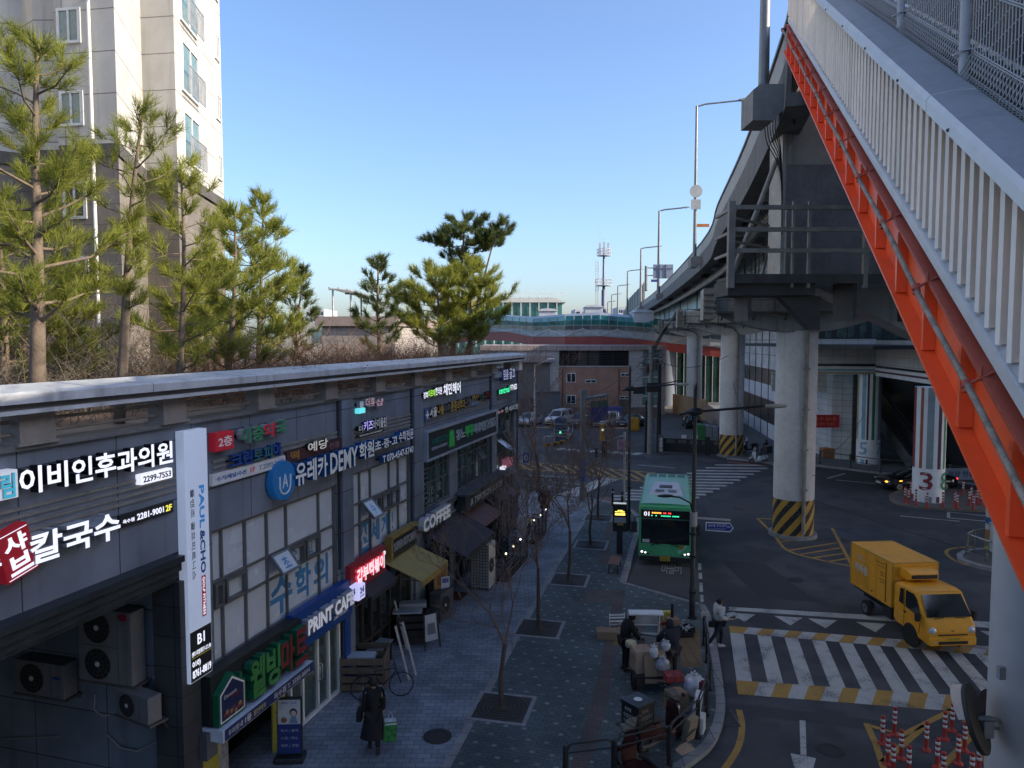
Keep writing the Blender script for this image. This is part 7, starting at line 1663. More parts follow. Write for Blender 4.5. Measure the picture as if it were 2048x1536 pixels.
bag('small white bag hanging over the middle of the load',c0+Vector((.06,-.25,.98)),(.12,.10,.16),plas,5)
bag('yellow-white round bundle on the left handle of the cargo motorcycle',c0+Vector((-.48,.35,1.02)),(.16,.16,.12),M('pale_yellow_bundle',(.45,.42,.28),.5,0,.3,8),6,neck=False)
bag('white bag on the right handle of the cargo motorcycle',c0+Vector((.52,.3,.95)),(.13,.12,.14),plas,8)
# -- people
def skinmesh(name,vs,es,rs,m,parent,sub=1,root=0):
 me=bpy.data.meshes.new('sk');me.from_pydata([tuple(v)for v in vs],es,[]);ob=bpy.data.objects.new('sk',me);S.collection.objects.link(ob)
 ob.modifiers.new('s','SKIN');sv=me.skin_vertices[0].data
 for i,r in enumerate(rs):sv[i].radius=r if isinstance(r,tuple)else(r,r)
 sv[root].use_root=True;md=ob.modifiers.new('u','SUBSURF');md.levels=sub;md.render_levels=sub
 dg=bpy.context.evaluated_depsgraph_get();m2=bpy.data.meshes.new_from_object(ob.evaluated_get(dg));bpy.data.objects.remove(ob);bpy.data.meshes.remove(me)
 m2.name=name;m2.materials.clear();m2.materials.append(m)
 for p in m2.polygons:p.use_smooth=True;p.material_index=0
 uvs(m2);o=bpy.data.objects.new(name,m2);S.collection.objects.link(o);o.parent=parent;return o
def person(label,loc,rz,J,top,trs,hair=hairm,coat=None,scale=1.0,shoe=None,hat=None,puff=.0,hood=False):
# J: joint positions, facing +x.  arms: sh, el, wr ; legs: hp, kn, an
 t=thing('person',label,'person',loc,rz);t.scale=(scale,)*3
 d=dict(pel=(0,0,.95),sp=(0,0,1.12),ch=(0,0,1.32),nk=(.01,0,1.47),hd=(.03,0,1.60),tp=(.03,0,1.72));d.update(J);V={k:Vector(v)for k,v in d.items()}
 vs,es,rs,ix=[],[],[],{}
 def add(k,p,r,par=None):
  ix[k]=len(vs);vs.append(Vector(p));rs.append(r)
  if par is not None:es.append((ix[par],ix[k]))
 add('pel',V['pel'],(.15,.11));add('sp',V['sp'],(.135,.10),'pel');add('ch',V['ch'],(.16,.11),'sp');add('nk',V['nk'],.055,'ch');add('jaw',V['hd']*.75+V['nk']*.25+Vector((.015,0,0)),(.062,.07),'nk');add('hd',V['hd'],(.078,.095),'jaw');add('tp',V['tp'],(.06,.07),'hd')
 fw=(V['hd']-V['nk']);add('nose',V['hd']+Vector((.105,0,-.015)),.016,'hd')
 for s,q in((1,'L'),(-1,'R')):
  add('ear'+q,V['hd']+Vector((-.01,s*.088,0)),.016,'hd')
  sh,el,wr=V['sh'+q],V['el'+q],V['wr'+q];hp,kn,an=V['hp'+q],V['kn'+q],V['an'+q]
  add('sh'+q,sh,.062,'ch');add('el'+q,el,.042,'sh'+q);add('wr'+q,wr,.028,'el'+q)
  f=(wr-el).normalized();pl=wr+f*.07;add('pl'+q,pl,(.036,.018),'wr'+q);sd=f.cross(Vector((1,0,.2))).normalized()
  for k,ln in enumerate((.062,.072,.068,.052)):
   o=sd*(.026-.0175*k);a=pl+f*.035+o;c=a+f*ln*.55+Vector((.012,0,0));e=c+f*ln*.4+Vector((.025,0,0))
   add('f%d%s'%(k,q),a,.0085,'pl'+q);add('g%d%s'%(k,q),c,.008,'f%d%s'%(k,q));add('h%d%s'%(k,q),e,.007,'g%d%s'%(k,q))
  th=wr+f*.035+sd*.035;add('t1'+q,th,.010,'wr'+q);add('t2'+q,th+f*.03+sd*.02,.009,'t1'+q)
  add('hp'+q,hp,.085,'pel');add('kn'+q,kn,.055,'hp'+q);add('an'+q,an,.038,'kn'+q);add('toe'+q,an+Vector((.14,0,-.045)),.034,'an'+q)
 slim={ix[k]for k in ix if k in('pel','sp','ch')or k[:2]in('sh','el','hp','kn')}
 skinmesh('body',vs,es,[(tuple(x*.7 for x in r)if isinstance(r,tuple)else r*.7)if i in slim else r for i,r in enumerate(rs)],skin,t,1)
 def sub(name,chain,m_,k=1.18,ad=.012,root=0):
  keys=[];E2=[]
  for c in chain:
   for a,e in zip(c,c[1:]):
    for q in(a,e):
     if q not in keys:keys.append(q)
    E2.append((keys.index(a),keys.index(e)))
  rr=[tuple(x*k+ad for x in(rs[ix[q]]if isinstance(rs[ix[q]],tuple)else(rs[ix[q]],)*2))for q in keys]
  return skinmesh(name,[vs[ix[q]]for q in keys],E2,rr,m_,t,1,root)
 sub('jacket',[['pel','sp','ch','nk']]+[['ch','sh'+q,'el'+q,'wr'+q]for q in 'LR'],top,1.16+puff,.03+puff*.06)
 sub('trousers',[['pel','hp'+q,'kn'+q,'an'+q]for q in 'LR'],trs,1.15,.012)
 for q in 'LR':
  a=vs[ix['an'+q]];b=MB();b.loft([[(a.x-.09,a.y-.045,a.z-.085),(a.x-.09,a.y+.045,a.z-.085),(a.x-.08,a.y+.04,a.z+.02),(a.x-.08,a.y-.04,a.z+.02)],[(a.x+.06,a.y-.05,a.z-.085),(a.x+.06,a.y+.05,a.z-.085),(a.x+.05,a.y+.04,a.z+.01),(a.x+.05,a.y-.04,a.z+.01)],[(a.x+.19,a.y-.04,a.z-.085),(a.x+.19,a.y+.04,a.z-.085),(a.x+.18,a.y+.03,a.z-.045),(a.x+.18,a.y-.03,a.z-.045)]],0,True);b.build('shoe',shoe or blackp,t,bevel=.01)
 h=V['hd'];b=MB();b.ball((h.x-.022,0+h.y,h.z+.03),(.108,.098,.118),16,10)
 b.v=[(min(p[0],h.x+.062+max(0,p[2]-h.z-.06)*.4),p[1],max(p[2],h.z-.06))for p in b.v];b.build('hair',hair,t)
 if hat:b=MB();b.ball((h.x,h.y,h.z+.055),(.115,.108,.09),16,9);b.build('hat',hat,t)
 b=MB()
 for s in(-1,1):b.ball((h.x+.092,h.y+s*.033,h.z+.012),(.008,.012,.008),8,5)
 b.build('eye',blackp,t)
 b=MB();b.ball((h.x+.083,h.y,h.z-.055),(.01,.025,.006),8,5);b.build('mouth',M('lips',(.24,.09,.08),.5),t)
 if hood:b=MB();b.ball((h.x-.02,h.y,h.z+.0),(.125,.12,.145),16,10);b.v=[(min(p[0],h.x+.06),p[1],p[2])for p in b.v];b.build('hood',top,t)
 if coat:
  zt_,zb_,r0,r1=coat;p=V['pel'];b=MB();rg=[]
  for i in range(7):
   f=i/6;z=lerp(zt_,zb_,f);rr=lerp(r0,r1,f**1.2);rg.append([(p.x+rr*.72*math.cos(a)-.02*f,p.y+rr*math.sin(a)*(1+.08*math.sin(3*a+f*3)*f),z)for a in np.linspace(0,2*math.pi,19)[:-1]])
  b.loft(rg,0,True);b.build('coat_skirt',top,t)
 return t
blk=M('black_cloth',(.010,.010,.013),.85,0,.3,8);navy=M('navy_cloth',(.014,.017,.028),.8,0,.25,8);whj=M('white_puffer',(.46,.455,.44),.6,0,.08,9,.5,12);brn=M('brown_cloth',(.045,.03,.025),.85,0,.3,8)
ARM=lambda s,el,wr:None
def pose(sh=1.43,sw=.20,**k):
 J=dict(shL=(0,sw,sh),shR=(0,-sw,sh),elL=(-.02,sw+.06,1.14),elR=(-.02,-sw-.06,1.14),wrL=(.08,sw+.05,.90),wrR=(.08,-sw-.05,.90),hpL=(0,.09,.90),hpR=(0,-.09,.90),knL=(.02,.10,.50),knR=(.02,-.10,.50),anL=(0,.10,.09),anR=(0,-.10,.09));J.update(k);return J
p=G(748,1500,SZ)
person('person in a long black coat walking away, carrying a green and white pack',p,R(100),pose(knL=(.10,.09,.50),anL=(.12,.09,.09),knR=(-.02,-.09,.50),anR=(-.22,-.09,.14),sw=.17,elR=(.02,-.22,1.14),wrR=(.10,-.22,.90),elL=(.02,.21,1.14),wrL=(.05,.22,.90)),blk,blk,coat=(1.02,.34,.20,.30),scale=1.03)
b=MB();b.box(-.16,.16,-.12,.12,0,.48,0);b.box(-.162,.162,-.122,.122,.40,.49,1)
o=b.build('carried_pack',[M('pack_green',(.03,.16,.045),.3,0,.5,9),plas],bevel=.025);o.location=p+Vector((.36,.02,.24));o.rotation_euler=(0,R(4),R(18));tag(o,'green and white shrink-wrapped pack carried by the black-coated person','pack')
b=MB();b.tube([(-.05,0,.0),(-.04,0,.14),(.0,0,.20),(.04,0,.14),(.05,0,.0)],.006,6);o2=b.build('handle',plas,o);o2.location=(0,0,.485)
b=MB();b.box(-.06,.06,-.15,.15,0,.24);b.tube([(0,-.1,.24),(0,-.08,.55),(0,.08,.55),(0,.1,.24)],.01,6);o=b.build('shoulder_bag',blk,bevel=.02);o.location=p+Vector((-.34,.05,.74));tag(o,'black shoulder bag at the side of the black-coated person','bag')
p=G(1437,1296,0)
person('person in a white puffer jacket and dark trousers walking over the crossing',p,R(8),pose(knL=(.14,.09,.50),anL=(.10,.09,.09),knR=(-.16,-.09,.52),anR=(-.42,-.09,.20),hpL=(0,.09,.90),elR=(-.05,-.30,1.16),wrR=(.22,-.24,1.10),elL=(-.02,.30,1.16),wrL=(.24,.2,1.10)),whj,navy,puff=.14,scale=.95,shoe=offwhite)
b=MB();b.box(-.17,.17,-.12,.12,0,.14,0);b.box(-.1,.1,-.125,-.12,.03,.11,1);o=b.build('wrapped_parcel',[M('parcel_print',(.36,.36,.35),.4,0,.7,14),black],bevel=.02);o.location=p+Vector((.40,0.02,.98));o.rotation_euler=(0,R(-8),R(10));tag(o,'black and white printed parcel held by the person in white','parcel')
b=MB();b.box(-.11,.11,-.05,.05,0,.2);o=b.build('waist_bag',blk,bevel=.03);o.location=p+Vector((-.26,-.12,.74));tag(o,'small black bag hanging behind the person in white','bag')
p=G(1250,1340,SZ)
person('person all in black leaning over the left side of the cargo motorcycle',p,R(15),pose(ch=(.10,0,1.30),nk=(.19,0,1.44),hd=(.24,0,1.55),tp=(.25,0,1.67),shL=(.1,.2,1.40),shR=(.1,-.2,1.40),elL=(.3,.25,1.2),wrL=(.48,.16,1.05),elR=(.22,-.26,1.12),wrR=(.38,-.18,.95)),blk,blk,scale=1.02)
p=G(1344,1362,SZ)
person('person in a dark hooded jacket, back turned, standing right of the cargo motorcycle',p,R(112),pose(ch=(.06,0,1.30),nk=(.11,0,1.44),hd=(.16,0,1.56),tp=(.16,0,1.68),shL=(.06,.22,1.40),shR=(.06,-.22,1.40),elL=(.22,.28,1.16),wrL=(.42,.2,1.0),elR=(.2,-.28,1.16),wrR=(.42,-.2,1.02)),navy,M('brown_trousers',(.06,.042,.035),.85,0,.2,8),coat=(1.1,.78,.20,.22),scale=1.05,hood=True,puff=.05)
p=G(1089,1040,SZ)
person('person in a dark brown padded coat standing far down the pavement behind the branches',p,R(-80),pose(),brn,brn,coat=(1.0,.62,.22,.26),scale=1.1,puff=.1)
p=G(1533,912,.15)
person('person in black sitting by the motorcycles under the viaduct',p,R(185),pose(pel=(0,0,.62),sp=(0,0,.8),ch=(.03,0,1.0),nk=(.06,0,1.15),hd=(.09,0,1.28),tp=(.09,0,1.40),shL=(.03,.2,1.11),shR=(.03,-.2,1.11),elL=(.1,.25,.86),elR=(.1,-.25,.86),wrL=(.3,.2,.82),wrR=(.3,-.2,.82),hpL=(.02,.1,.60),hpR=(.02,-.1,.60),knL=(.42,.12,.56),knR=(.42,-.12,.56),anL=(.40,.12,.09),anR=(.40,-.12,.09)),blk,blk)
t=thing('stool','low dark stool under the person by the motorcycles','stool',p);b=MB();b.box(-.18,.18,-.18,.18,.44,.5);b.build('seat',blackp,t)
for x in(-.14,.14):
 for y in(-.14,.14):b=MB();b.tube([(x,y,0),(x,y,.44)],.015,6);b.build('leg',steel_dk,t)
 # -- street furniture
polek=M('pole_black',(.026,.028,.032),.4,.2,.25,3)
lamphd=M('lamp_lens',(.36,.36,.30),.3,0,.2,4)
def armlamp(label,p,h,za,right,left,low=None,rz=0.0,r=.085):
 t=thing('street_lamp',label,'street lamp',p,rz,'black street lamps on the pavement')
 b=MB();b.tube([(0,0,0),(0,0,1.1),(0,0,1.12),(0,0,h)],[r*1.25,r*1.2,r,r*.75],14)
 for z in(.9,2.2,3.0):b.cyl((0,0),r*1.5,z,z+.08,14)
 b.add([(-r*.7,-r*.7,h),(r*.7,-r*.7,h),(r*.7,r*.7,h+.22),(-r*.7,r*.7,h+.1)],[(0,1,2,3)]);b.cyl((0,0),r*2.0,-.01,.06,16);b.build('pole',polek,t)
 b=MB();b.tube([(-left,0,za-.1),(0,0,za),(right*.55,0,za+.13),(right-.55,0,za+.2)],.045,8);b.ball((0,0,za),(.28,.16,.15),14,8);b.build('arm',polek,t)
 b=MB();b.ball((right-.2,0,za+.21),(.42,.13,.06),18,8);o=b.build('lamp_head',lamphd,t);b=MB();b.ball((right-.2,0,za+.185),(.42,.13,.07),16,8);b.build('lens',lamphd,o)
 if low:
  zl_,ll=low;b=MB();b.tube([(-.02,0,zl_-.5),(-.12,0,zl_-.12),(-.5,0,zl_+.08),(-ll,0,zl_+.12)],.03,8);b.build('low_arm',polek,t)
  b=MB();b.ball((-ll-.1,0,zl_+.13),(.30,.10,.06),14,8);b.build('lamp_head',polek,t)
 return t
A1=armlamp('tall black street lamp nearest the camera, with a blue pointing sign',G(1384,1236,SZ),8.15,7.35,3.0,.55,low=(4.25,.9))
b=MB();b.bar((.05,-.08,3.62),(1.3,-.02,3.52),.06);b.cyl((0,0),.13,3.3,3.8,14);b.build('sign_arm',galv,A1)
b=MB();b.prism([(.42,3.16),(1.28,3.10),(1.40,3.25),(1.28,3.43),(.42,3.46)],-.06,-.03,'y',0);b.prism([(.45,3.19),(1.27,3.135),(1.365,3.255),(1.27,3.40),(.45,3.43)],-.066,-.061,'y',1)
b.text('옥수동 주민센터',.5,3.29,1.15,3.39,-.066,.004,0);b.text('300m',1.17,3.26,1.29,3.33,-.066,.004,0);b.text('Oksu-dong Community Center',.5,3.20,1.1,3.24,-.066,.004,0);b.build('direction_sign',[white,M('sign_road_blue',(.01,.03,.22),.5)],A1)
armlamp('black street lamp farther along, beyond the stop display',G(1257,1060,SZ),8.3,7.35,2.9,.4,rz=R(6))
# signal mast with hanging sign
p=G(1165,1001,SZ);t=thing('signal_mast','blue-grey mast with a short arm carrying a green and blue road sign','mast',p)
bgm=M('mast_paint',(.15,.19,.22),.5,.2,.15,2)
b=MB();b.tube([(0,0,0),(0,0,6.8)],[.20,.17],16);b.cyl((0,0),.22,6.55,6.8,16);b.build('pole',bgm,t)
b=MB();b.tube([(0,0,6.25),(1.5,-.1,6.5)],.10,10);b.build('arm',bgm,t)
b=MB();b.cyl((0,0),.21,1.2,2.6,16);b.build('wrap',M('mast_blue_wrap',(.02,.09,.30),.5),t)
b=MB();b.prism([(.45,6.1),(1.5,6.2),(1.5,5.0),(.45,4.75)],-.08,-.02,'y',0);b.prism([(.44,5.72),(1.51,5.82),(1.51,4.99),(.44,4.73)],-.086,-.081,'y',1);b.build('road_sign',[M('sign_road_green',(.01,.07,.05),.5),M('sign_road_blue2',(.012,.035,.15),.5)],t)
b=MB()
for k in range(5):b.box(.25,.45,-.12,.0,4.9+k*.24,5.0+k*.24)
for k in range(5):x=.6+k*.22;b.bar((x,-.05,6.15),(x,-.08,6.38),.04)
b.build('hanger',steel_dk,t)
p=G(1248,1012,SZ);t=thing('traffic_signal','slim grey signal post with a dark signal box on its left arm','traffic signal',p)
b=MB();b.tube([(0,0,0),(0,0,4.4)],.07,12);b.build('pole',galv,t)
b=MB();b.tube([(0,0,4.2),(-.6,0,4.05),(-1.1,0,3.75)],.04,8);b.build('arm',galv,t)
b=MB();b.box(-1.35,-1.05,-.14,.14,2.9,3.9);b.box(-1.75,-1.6,-.14,.14,2.9,3.5)
o=b.build('signal_box',black,t,bevel=.02)
p=D(1288,782,62);t=thing('traffic_signal','pair of dark horizontal signal heads hung near the electric pole','traffic signal',(p.x,62,p.z))
b=MB();b.box(-.9,.1,-.1,.1,-.25,.25);b.box(.2,1.2,-.12,.1,-.1,.7);b.build('signal_head',black,t,bevel=.02)
b=MB();b.tube([(-1.2,0,.05),(3.2,.3,.9)],.05,8);b.build('arm',polek,t)
# electric poles and wires
def epole(label,p,h,r,m,top=True):
 t=thing('utility_pole',label,'utility pole',p,0,'utility poles by the gate');b=MB();b.tube([(0,0,0),(0,0,h)],[r,r*.75],12);b.build('pole',m,t)
 if top:
  b=MB()
  for k in range(3):b.box(-.9+k*.1,.9,-.06,.06,h-.5-k*.6,h-.4-k*.6)
  b.cyl((.35,.1),.24,h-2.2,h-1.3,12);b.cyl((-.4,0),.2,h-2.5,h-1.7,12);b.build('crossarm',steel_dk,t)
  rr=random.Random(5);b=MB()
  for k in range(16):
   a=rr.uniform(0,6.3);c=Vector((rr.uniform(-.3,.3),0,h-1.2+rr.uniform(-.8,.6)));b.tube([c,c+Vector((.7*math.cos(a),.4*math.sin(a),.25)),c+Vector((1.0*math.cos(a),.5*math.sin(a),-.25)),c+Vector((.4,.1,-.6))],.022,4)
  b.build('wiring',black,t)
 return t
pe=G(1300,908,.0);epole('concrete utility pole with a tangle of wiring at its top',pe,D(1300,690,pe.y).z,.26,M('pole_concrete',(.19,.20,.195),.8,0,.15,2))
p2=G(1317,905);epole('plain dark steel pole beside the black gate',p2,D(1317,726,p2.y).z,.22,polek,False)
p3=G(1291,905);epole('slender black pole leaning at the gate post',p3,D(1282,800,p3.y).z,.12,black,False)
top1=Vector((pe.x,pe.y,D(1300,692,pe.y).z))
t=thing('wire_bundle','thick cable duct rising from the utility pole to the viaduct','cables',top1)
b=MB();e=D(1352,630,60)
for k in range(3):b.tube([top1+Vector((k*.15,0,-.3)),top1.lerp(e,.5)+Vector((k*.1,0,.1)),e+Vector((0,0,k*.15))],.05,6)
b.build('duct',steel_dk,t,world=True)
def wire(label,a,c,sag,r=.014,n=14):
 b=MB();a=Vector(a);c=Vector(c);b.tube([a.lerp(c,i/n)-Vector((0,0,sag*4*(i/n)*(1-i/n)))for i in range(n+1)],r,5);o=b.build('overhead_wire',black);return tag(o,label,'wire')
wire('overhead wire from the utility pole towards the shop corner',top1-Vector((0,0,.5)),FP(20.8,.3,6.5),1.2,.02)
wire('second overhead wire from the utility pole, lower',top1-Vector((0,0,1.4)),FP(20.8,.3,5.2),1.5,.02)
wire('wire from the utility pole across to the second round pier',top1-Vector((0,0,1.0)),(18.0,61.8,8.6),.9,.025)
wire('wire from the second pier across the nearest pier',(18.4,61.6,6.4),(14.9,36.1,3.3),2.4,.018)
wire('wire sagging from the nearest pier to the numbered station column',(15.2,36.4,4.0),(27.6,58,3.9),.5,.016)
wire('long low wire sweeping over the road behind the truck',(15.3,36.2,1.9),(22,24,1.0),.1,.012)
# bus stop display, bench, bollard posts
p=G(1239,1107,SZ);t=thing('bus_stop_display','dark bus stop display with glowing yellow lines','bus stop sign',p,R(-8))
b=MB();b.box(-.14,.14,-.06,.06,0,1.1);b.build('post',black,t,bevel=.01)
b=MB();b.box(-.32,.32,-.10,.10,1.05,2.32);b.box(-.30,.30,-.09,.09,2.322,2.36,1);b.build('panel',[M('display_black',(.012,.022,.022),.3),lit('lit_pale',(.7,.8,.75),.5)],t,bevel=.008)
b=MB()
for x0,x1,z0,z1,m_ in((-.10,.14,2.02,2.05,0),(-.22,-.05,1.95,1.99,0),(-.02,.22,1.95,1.99,0),(-.22,.24,1.81,1.90,0),(-.12,.16,1.34,1.44,2),(-.26,.28,1.46,1.72,1)):b.box(x0,x1,-.106,-.101,z0,z1,m_)
b.build('screen_lines',[lit('lit_yellow_led',(1,.75,.12),1.6),M('notice_grey',(.33,.34,.36),.6),M('dull_yellow',(.40,.28,.04),.5)],t)
p=G(1230,1148,SZ);t=thing('bench','backless bench of reddish slats on black legs at the stop','bench',p+Vector((.05,.5,0)),R(-14))
bw=M('bench_wood',(.22,.105,.085),.6,0,.2,5)
for k in range(5):b=MB();b.box(-.22+k*.092,-.22+k*.092+.075,-.62,.62,.42,.455);b.build('slat',bw,t)
for y in(-.5,.5):
 for x in(-.2,.2):b=MB();b.tube([(x,y,0),(x*.9,y,.415)],.02,6);b.build('leg',black,t)
for(u,v),lb in(((1225,1012),'black bollard post left of the grey signal post'),((1244,1020),'black bollard post right beside the grey signal post')):
 p=G(u,v,SZ);t=thing('bollard_post',lb,'bollard',p);b=MB();b.cyl((0,0),.07,0,1.0,12);b.ball((0,0,1.02),(.09,.09,.05),12,6);b.build('post',black,t);b=MB();b.cyl((0,0),.073,.82,.88,12);b.build('band',offwhite,t)
 # flexible red bollards
bred=M('bollard_red',(.36,.035,.03),.45,0,.12,4);bwht=M('reflective_white',(.62,.60,.58),.4,0,.1,6)
def bollard(name,label,p,group,h=.72):
 t=thing(name,label,'bollard',p,0,group);b=MB();b.lathe([(0,0),(.12,0),(.115,.025),(.06,.05),(.048,.1),(.045,h-.04),(.05,h-.03),(.045,h),(0,h+.005)],16);b.build('post',bred,t)
 for k in range(3):b=MB();b.lathe([(.046,h-.15-k*.13),(.05,h-.15-k*.13),(.05,h-.08-k*.13),(.046,h-.08-k*.13)],16);b.build('band',bwht,t)
 return t
NB=[(1764.5,1488),(1788.7,1470),(1775,1529),(1802,1518),(1786,1548),(1817,1552),(1852.5,1501),(1874,1536),(1889,1479),(1904,1462),(1886,1566),(1916,1528),(1929,1502),(1943,1568),(1957,1546)]
bp=None;LB1='red and white flexible lane bollard in the cluster on the near yellow hatching'
for u,v in NB:
 if bp is None:bp=bollard('flexible_bollard',LB1,G(u,v),'near lane bollards')
 else:dup(bp,G(u,v),random.uniform(0,3))
FBs=[(1810,1003),(1822,991),(1817,1007),(1831.6,1009),(1854,1016),(1885.5,1015),(1910,1013),(1914,1017),(1938,1010),(1941.7,1002),(1947,1019),(1954,1007),(1961,1010),(1926,989)]
fb0=None
for u,v in FBs:
 if fb0 is None:fb0=dup(bp,G(u,v,.15),0,'red and white flexible bollard round the foot of the column numbered 3 and 8','island bollards');fb0.scale=(1.25,)*3
 else:dup(fb0,G(u,v,.15),random.uniform(0,3))
 # kerb railing in the foreground
railp=[Vector((q[0],q[1],SZ))for q in smooth(pxl((1130,1575),(1228,1562),(1338,1532),(1395,1475),(1412,1430),(1418,1380),(1414,1325),(1408,1290),z=SZ),1)]
KR=thing('kerb_railing','black pedestrian railing with looped top rails along the curved kerb','railing',railp[2])
def loop(b,a,c,h0,h1,r=.026):
 d=(c-a);rr=.12;u=d.normalized();up=Vector((0,0,1))
 b.tube([a+up*h0,a+up*(h1-rr),a+up*(h1-rr*.3)+u*rr*.3,a+up*h1+u*rr,c+up*h1-u*rr,c+up*(h1-rr*.3)-u*rr*.3,c+up*(h1-rr),c+up*h0],r,8)
for i,(a,c)in enumerate(zip(railp,railp[1:])):
 b=MB();u=(c-a).normalized()*.05;loop(b,a+u,c-u,.25,.98);b.tube([a+u+Vector((0,0,.78)),c-u+Vector((0,0,.78))],.02,8);b.tube([a+u+Vector((0,0,.28)),c-u+Vector((0,0,.28))],.02,8);b.build('rail_panel',polek,KR,world=True)
for q in railp:
 b=MB();b.cyl((q.x,q.y),.055,SZ,SZ+.92,12);b.ball((q.x,q.y,SZ+.93),(.06,.06,.04),12,6);b.cyl((q.x,q.y),.09,SZ,SZ+.04,12);b.build('post',polek,KR,world=True)
b=MB();q=G(1408,1290,SZ);b.box(q.x-.11,q.x+.11,q.y-.02,q.y+.02,1.02,1.2)
o=b.build('rail_plate',M('cream_plate',(.45,.38,.30),.6));tag(o,'small cream plate on the far end of the kerb railing','plate')
# rubbish heap behind the railing
for lb,u,v,dm,rz,mm,ti in(('brown carton stack with grey tape by the big refuse bag',1352,1418,(.5,.42,.5),20,cb,(0,0)),('red and white printed carton lying on the brown carton',1346,1395,(.5,.3,.2),12,M('red_carton',(.26,.05,.05),.5,0,.6,7),(R(10),0)),('white foam box propped between the cartons and railing',1392,1430,(.42,.2,.6),70,white,(R(8),0)),('second white foam box below the propped one',1400,1462,(.36,.22,.42),65,offwhite,(0,0)),('leaning brown paper sack behind the railing',1375,1478,(.34,.18,.62),40,M('paper_sack',(.24,.19,.14),.85,0,.15,5,.4,8),(R(12),0)),('crushed grey sheet of card at the foot of the railing',1368,1500,(.5,.3,.04),35,cb2,(R(10),0)),('dark red cloth bundle tied to the railing',1405,1410,(.2,.14,.3),50,M('red_cloth',(.10,.012,.02),.8),(0,0))):
 zz=SZ+(.5 if 'lying on' in lb else .35 if 'cloth bundle' in lb else 0);loose('box' if 'sack' not in lb and 'bundle' not in lb else 'sack',lb,'rubbish',mm,G(u,v,SZ)+Vector((0,0,zz-SZ)),R(rz),dm,ti,bev=.015)
 # goods laid out for sale
vegc=[M('potato',(.33,.24,.15),.8,0,.2,9),M('apple_red',(.28,.04,.03),.5,0,.2,9),M('onion_pale',(.42,.36,.26),.6,0,.2,9)]
def crate(label,u,v,dm,rz,m_,fill=None,fn=12):
 t=thing('produce_crate',label,'crate',G(u,v,SZ),R(rz));b=MB();x,y,h=dm;th=.02
 b.box(-x/2,x/2,-y/2,y/2,0,th)
 for q in((-x/2,x/2,-y/2,-y/2+th),(-x/2,x/2,y/2-th,y/2),(-x/2,-x/2+th,-y/2+th,y/2-th),(x/2-th,x/2,-y/2+th,y/2-th)):
  for z0 in(0.022,.11):b.box(q[0],q[1],q[2],q[3],z0,min(z0+.07,h))
 b.build('box',m_,t)
 if fill:
  for k in range(fn):
   b=MB();b.ball((random.uniform(-x*.38,x*.38),random.uniform(-y*.38,y*.38),random.uniform(.1,h+.02)),random.uniform(.045,.065),10,7);b.build('vegetable',random.choice(fill),t)
 return t
crate('carton tray of potatoes left of the cargo motorcycle',1248,1267,(.5,.4,.16),10,cb,[vegc[0],vegc[2]]);crate('low tray of onions before the black-clad seller',1252,1255,(.55,.4,.16),5,cb,[vegc[2]]);crate('carton tray heaped with red apples right of the canopy',1330,1258,(.5,.4,.2),-8,cb2,[vegc[1]],16);crate('second fruit tray with red and pale fruit nearer the crossing',1336,1273,(.5,.4,.2),4,cb2,[vegc[1],vegc[2]],16);crate('dark plastic crate of bottles at the right end of the goods',1366,1271,(.6,.4,.24),3,black,[M('bottle_grey',(.30,.33,.34),.3)],10);crate('dark plastic crate beside the bottle crate',1372,1262,(.5,.4,.2),8,blackp,[M('foil_pack',(.36,.36,.38),.3)],8)
loose('cardboard_box','large open flattened carton lying at the left end of the goods','box',cb,G(1219,1275,SZ),R(-6),(.85,.42,.26),group=None,extra=seam);loose('cardboard_box','brown carton tilted on the fruit trays','box',cb,G(1345,1262,SZ)+Vector((0,0,.25)),R(10),(.4,.35,.2));loose('box','pale teal box behind the canopy','box',M('teal_box',(.18,.30,.28),.6),G(1290,1243,SZ),R(2),(.4,.3,.22));loose('box','yellow printed box behind the fruit trays','box',M('yellow_box',(.45,.36,.06),.5,0,.4,8),G(1335,1246,SZ),R(6),(.32,.22,.42))
t=thing('folding_chair','small white slatted stand behind the cartons','stand',G(1234,1256,SZ),R(5))
b=MB()
for z in(.12,.24,.36,.46):b.bar((-.26,0,z),(.26,0,z),.02,.05)
for x in(-.26,.26):b.tube([(x,0,0),(x,.02,.52)],.015,6)
b.build('frame',white,t)
b=MB();b.lathe([(.07,0),(.06,.05),(.05,.85),(.07,.9),(.0,.92)],12);o=b.build('rolled_umbrella',black);o.location=G(1344,1260,SZ);tag(o,'black rolled parasol standing among the goods','umbrella')
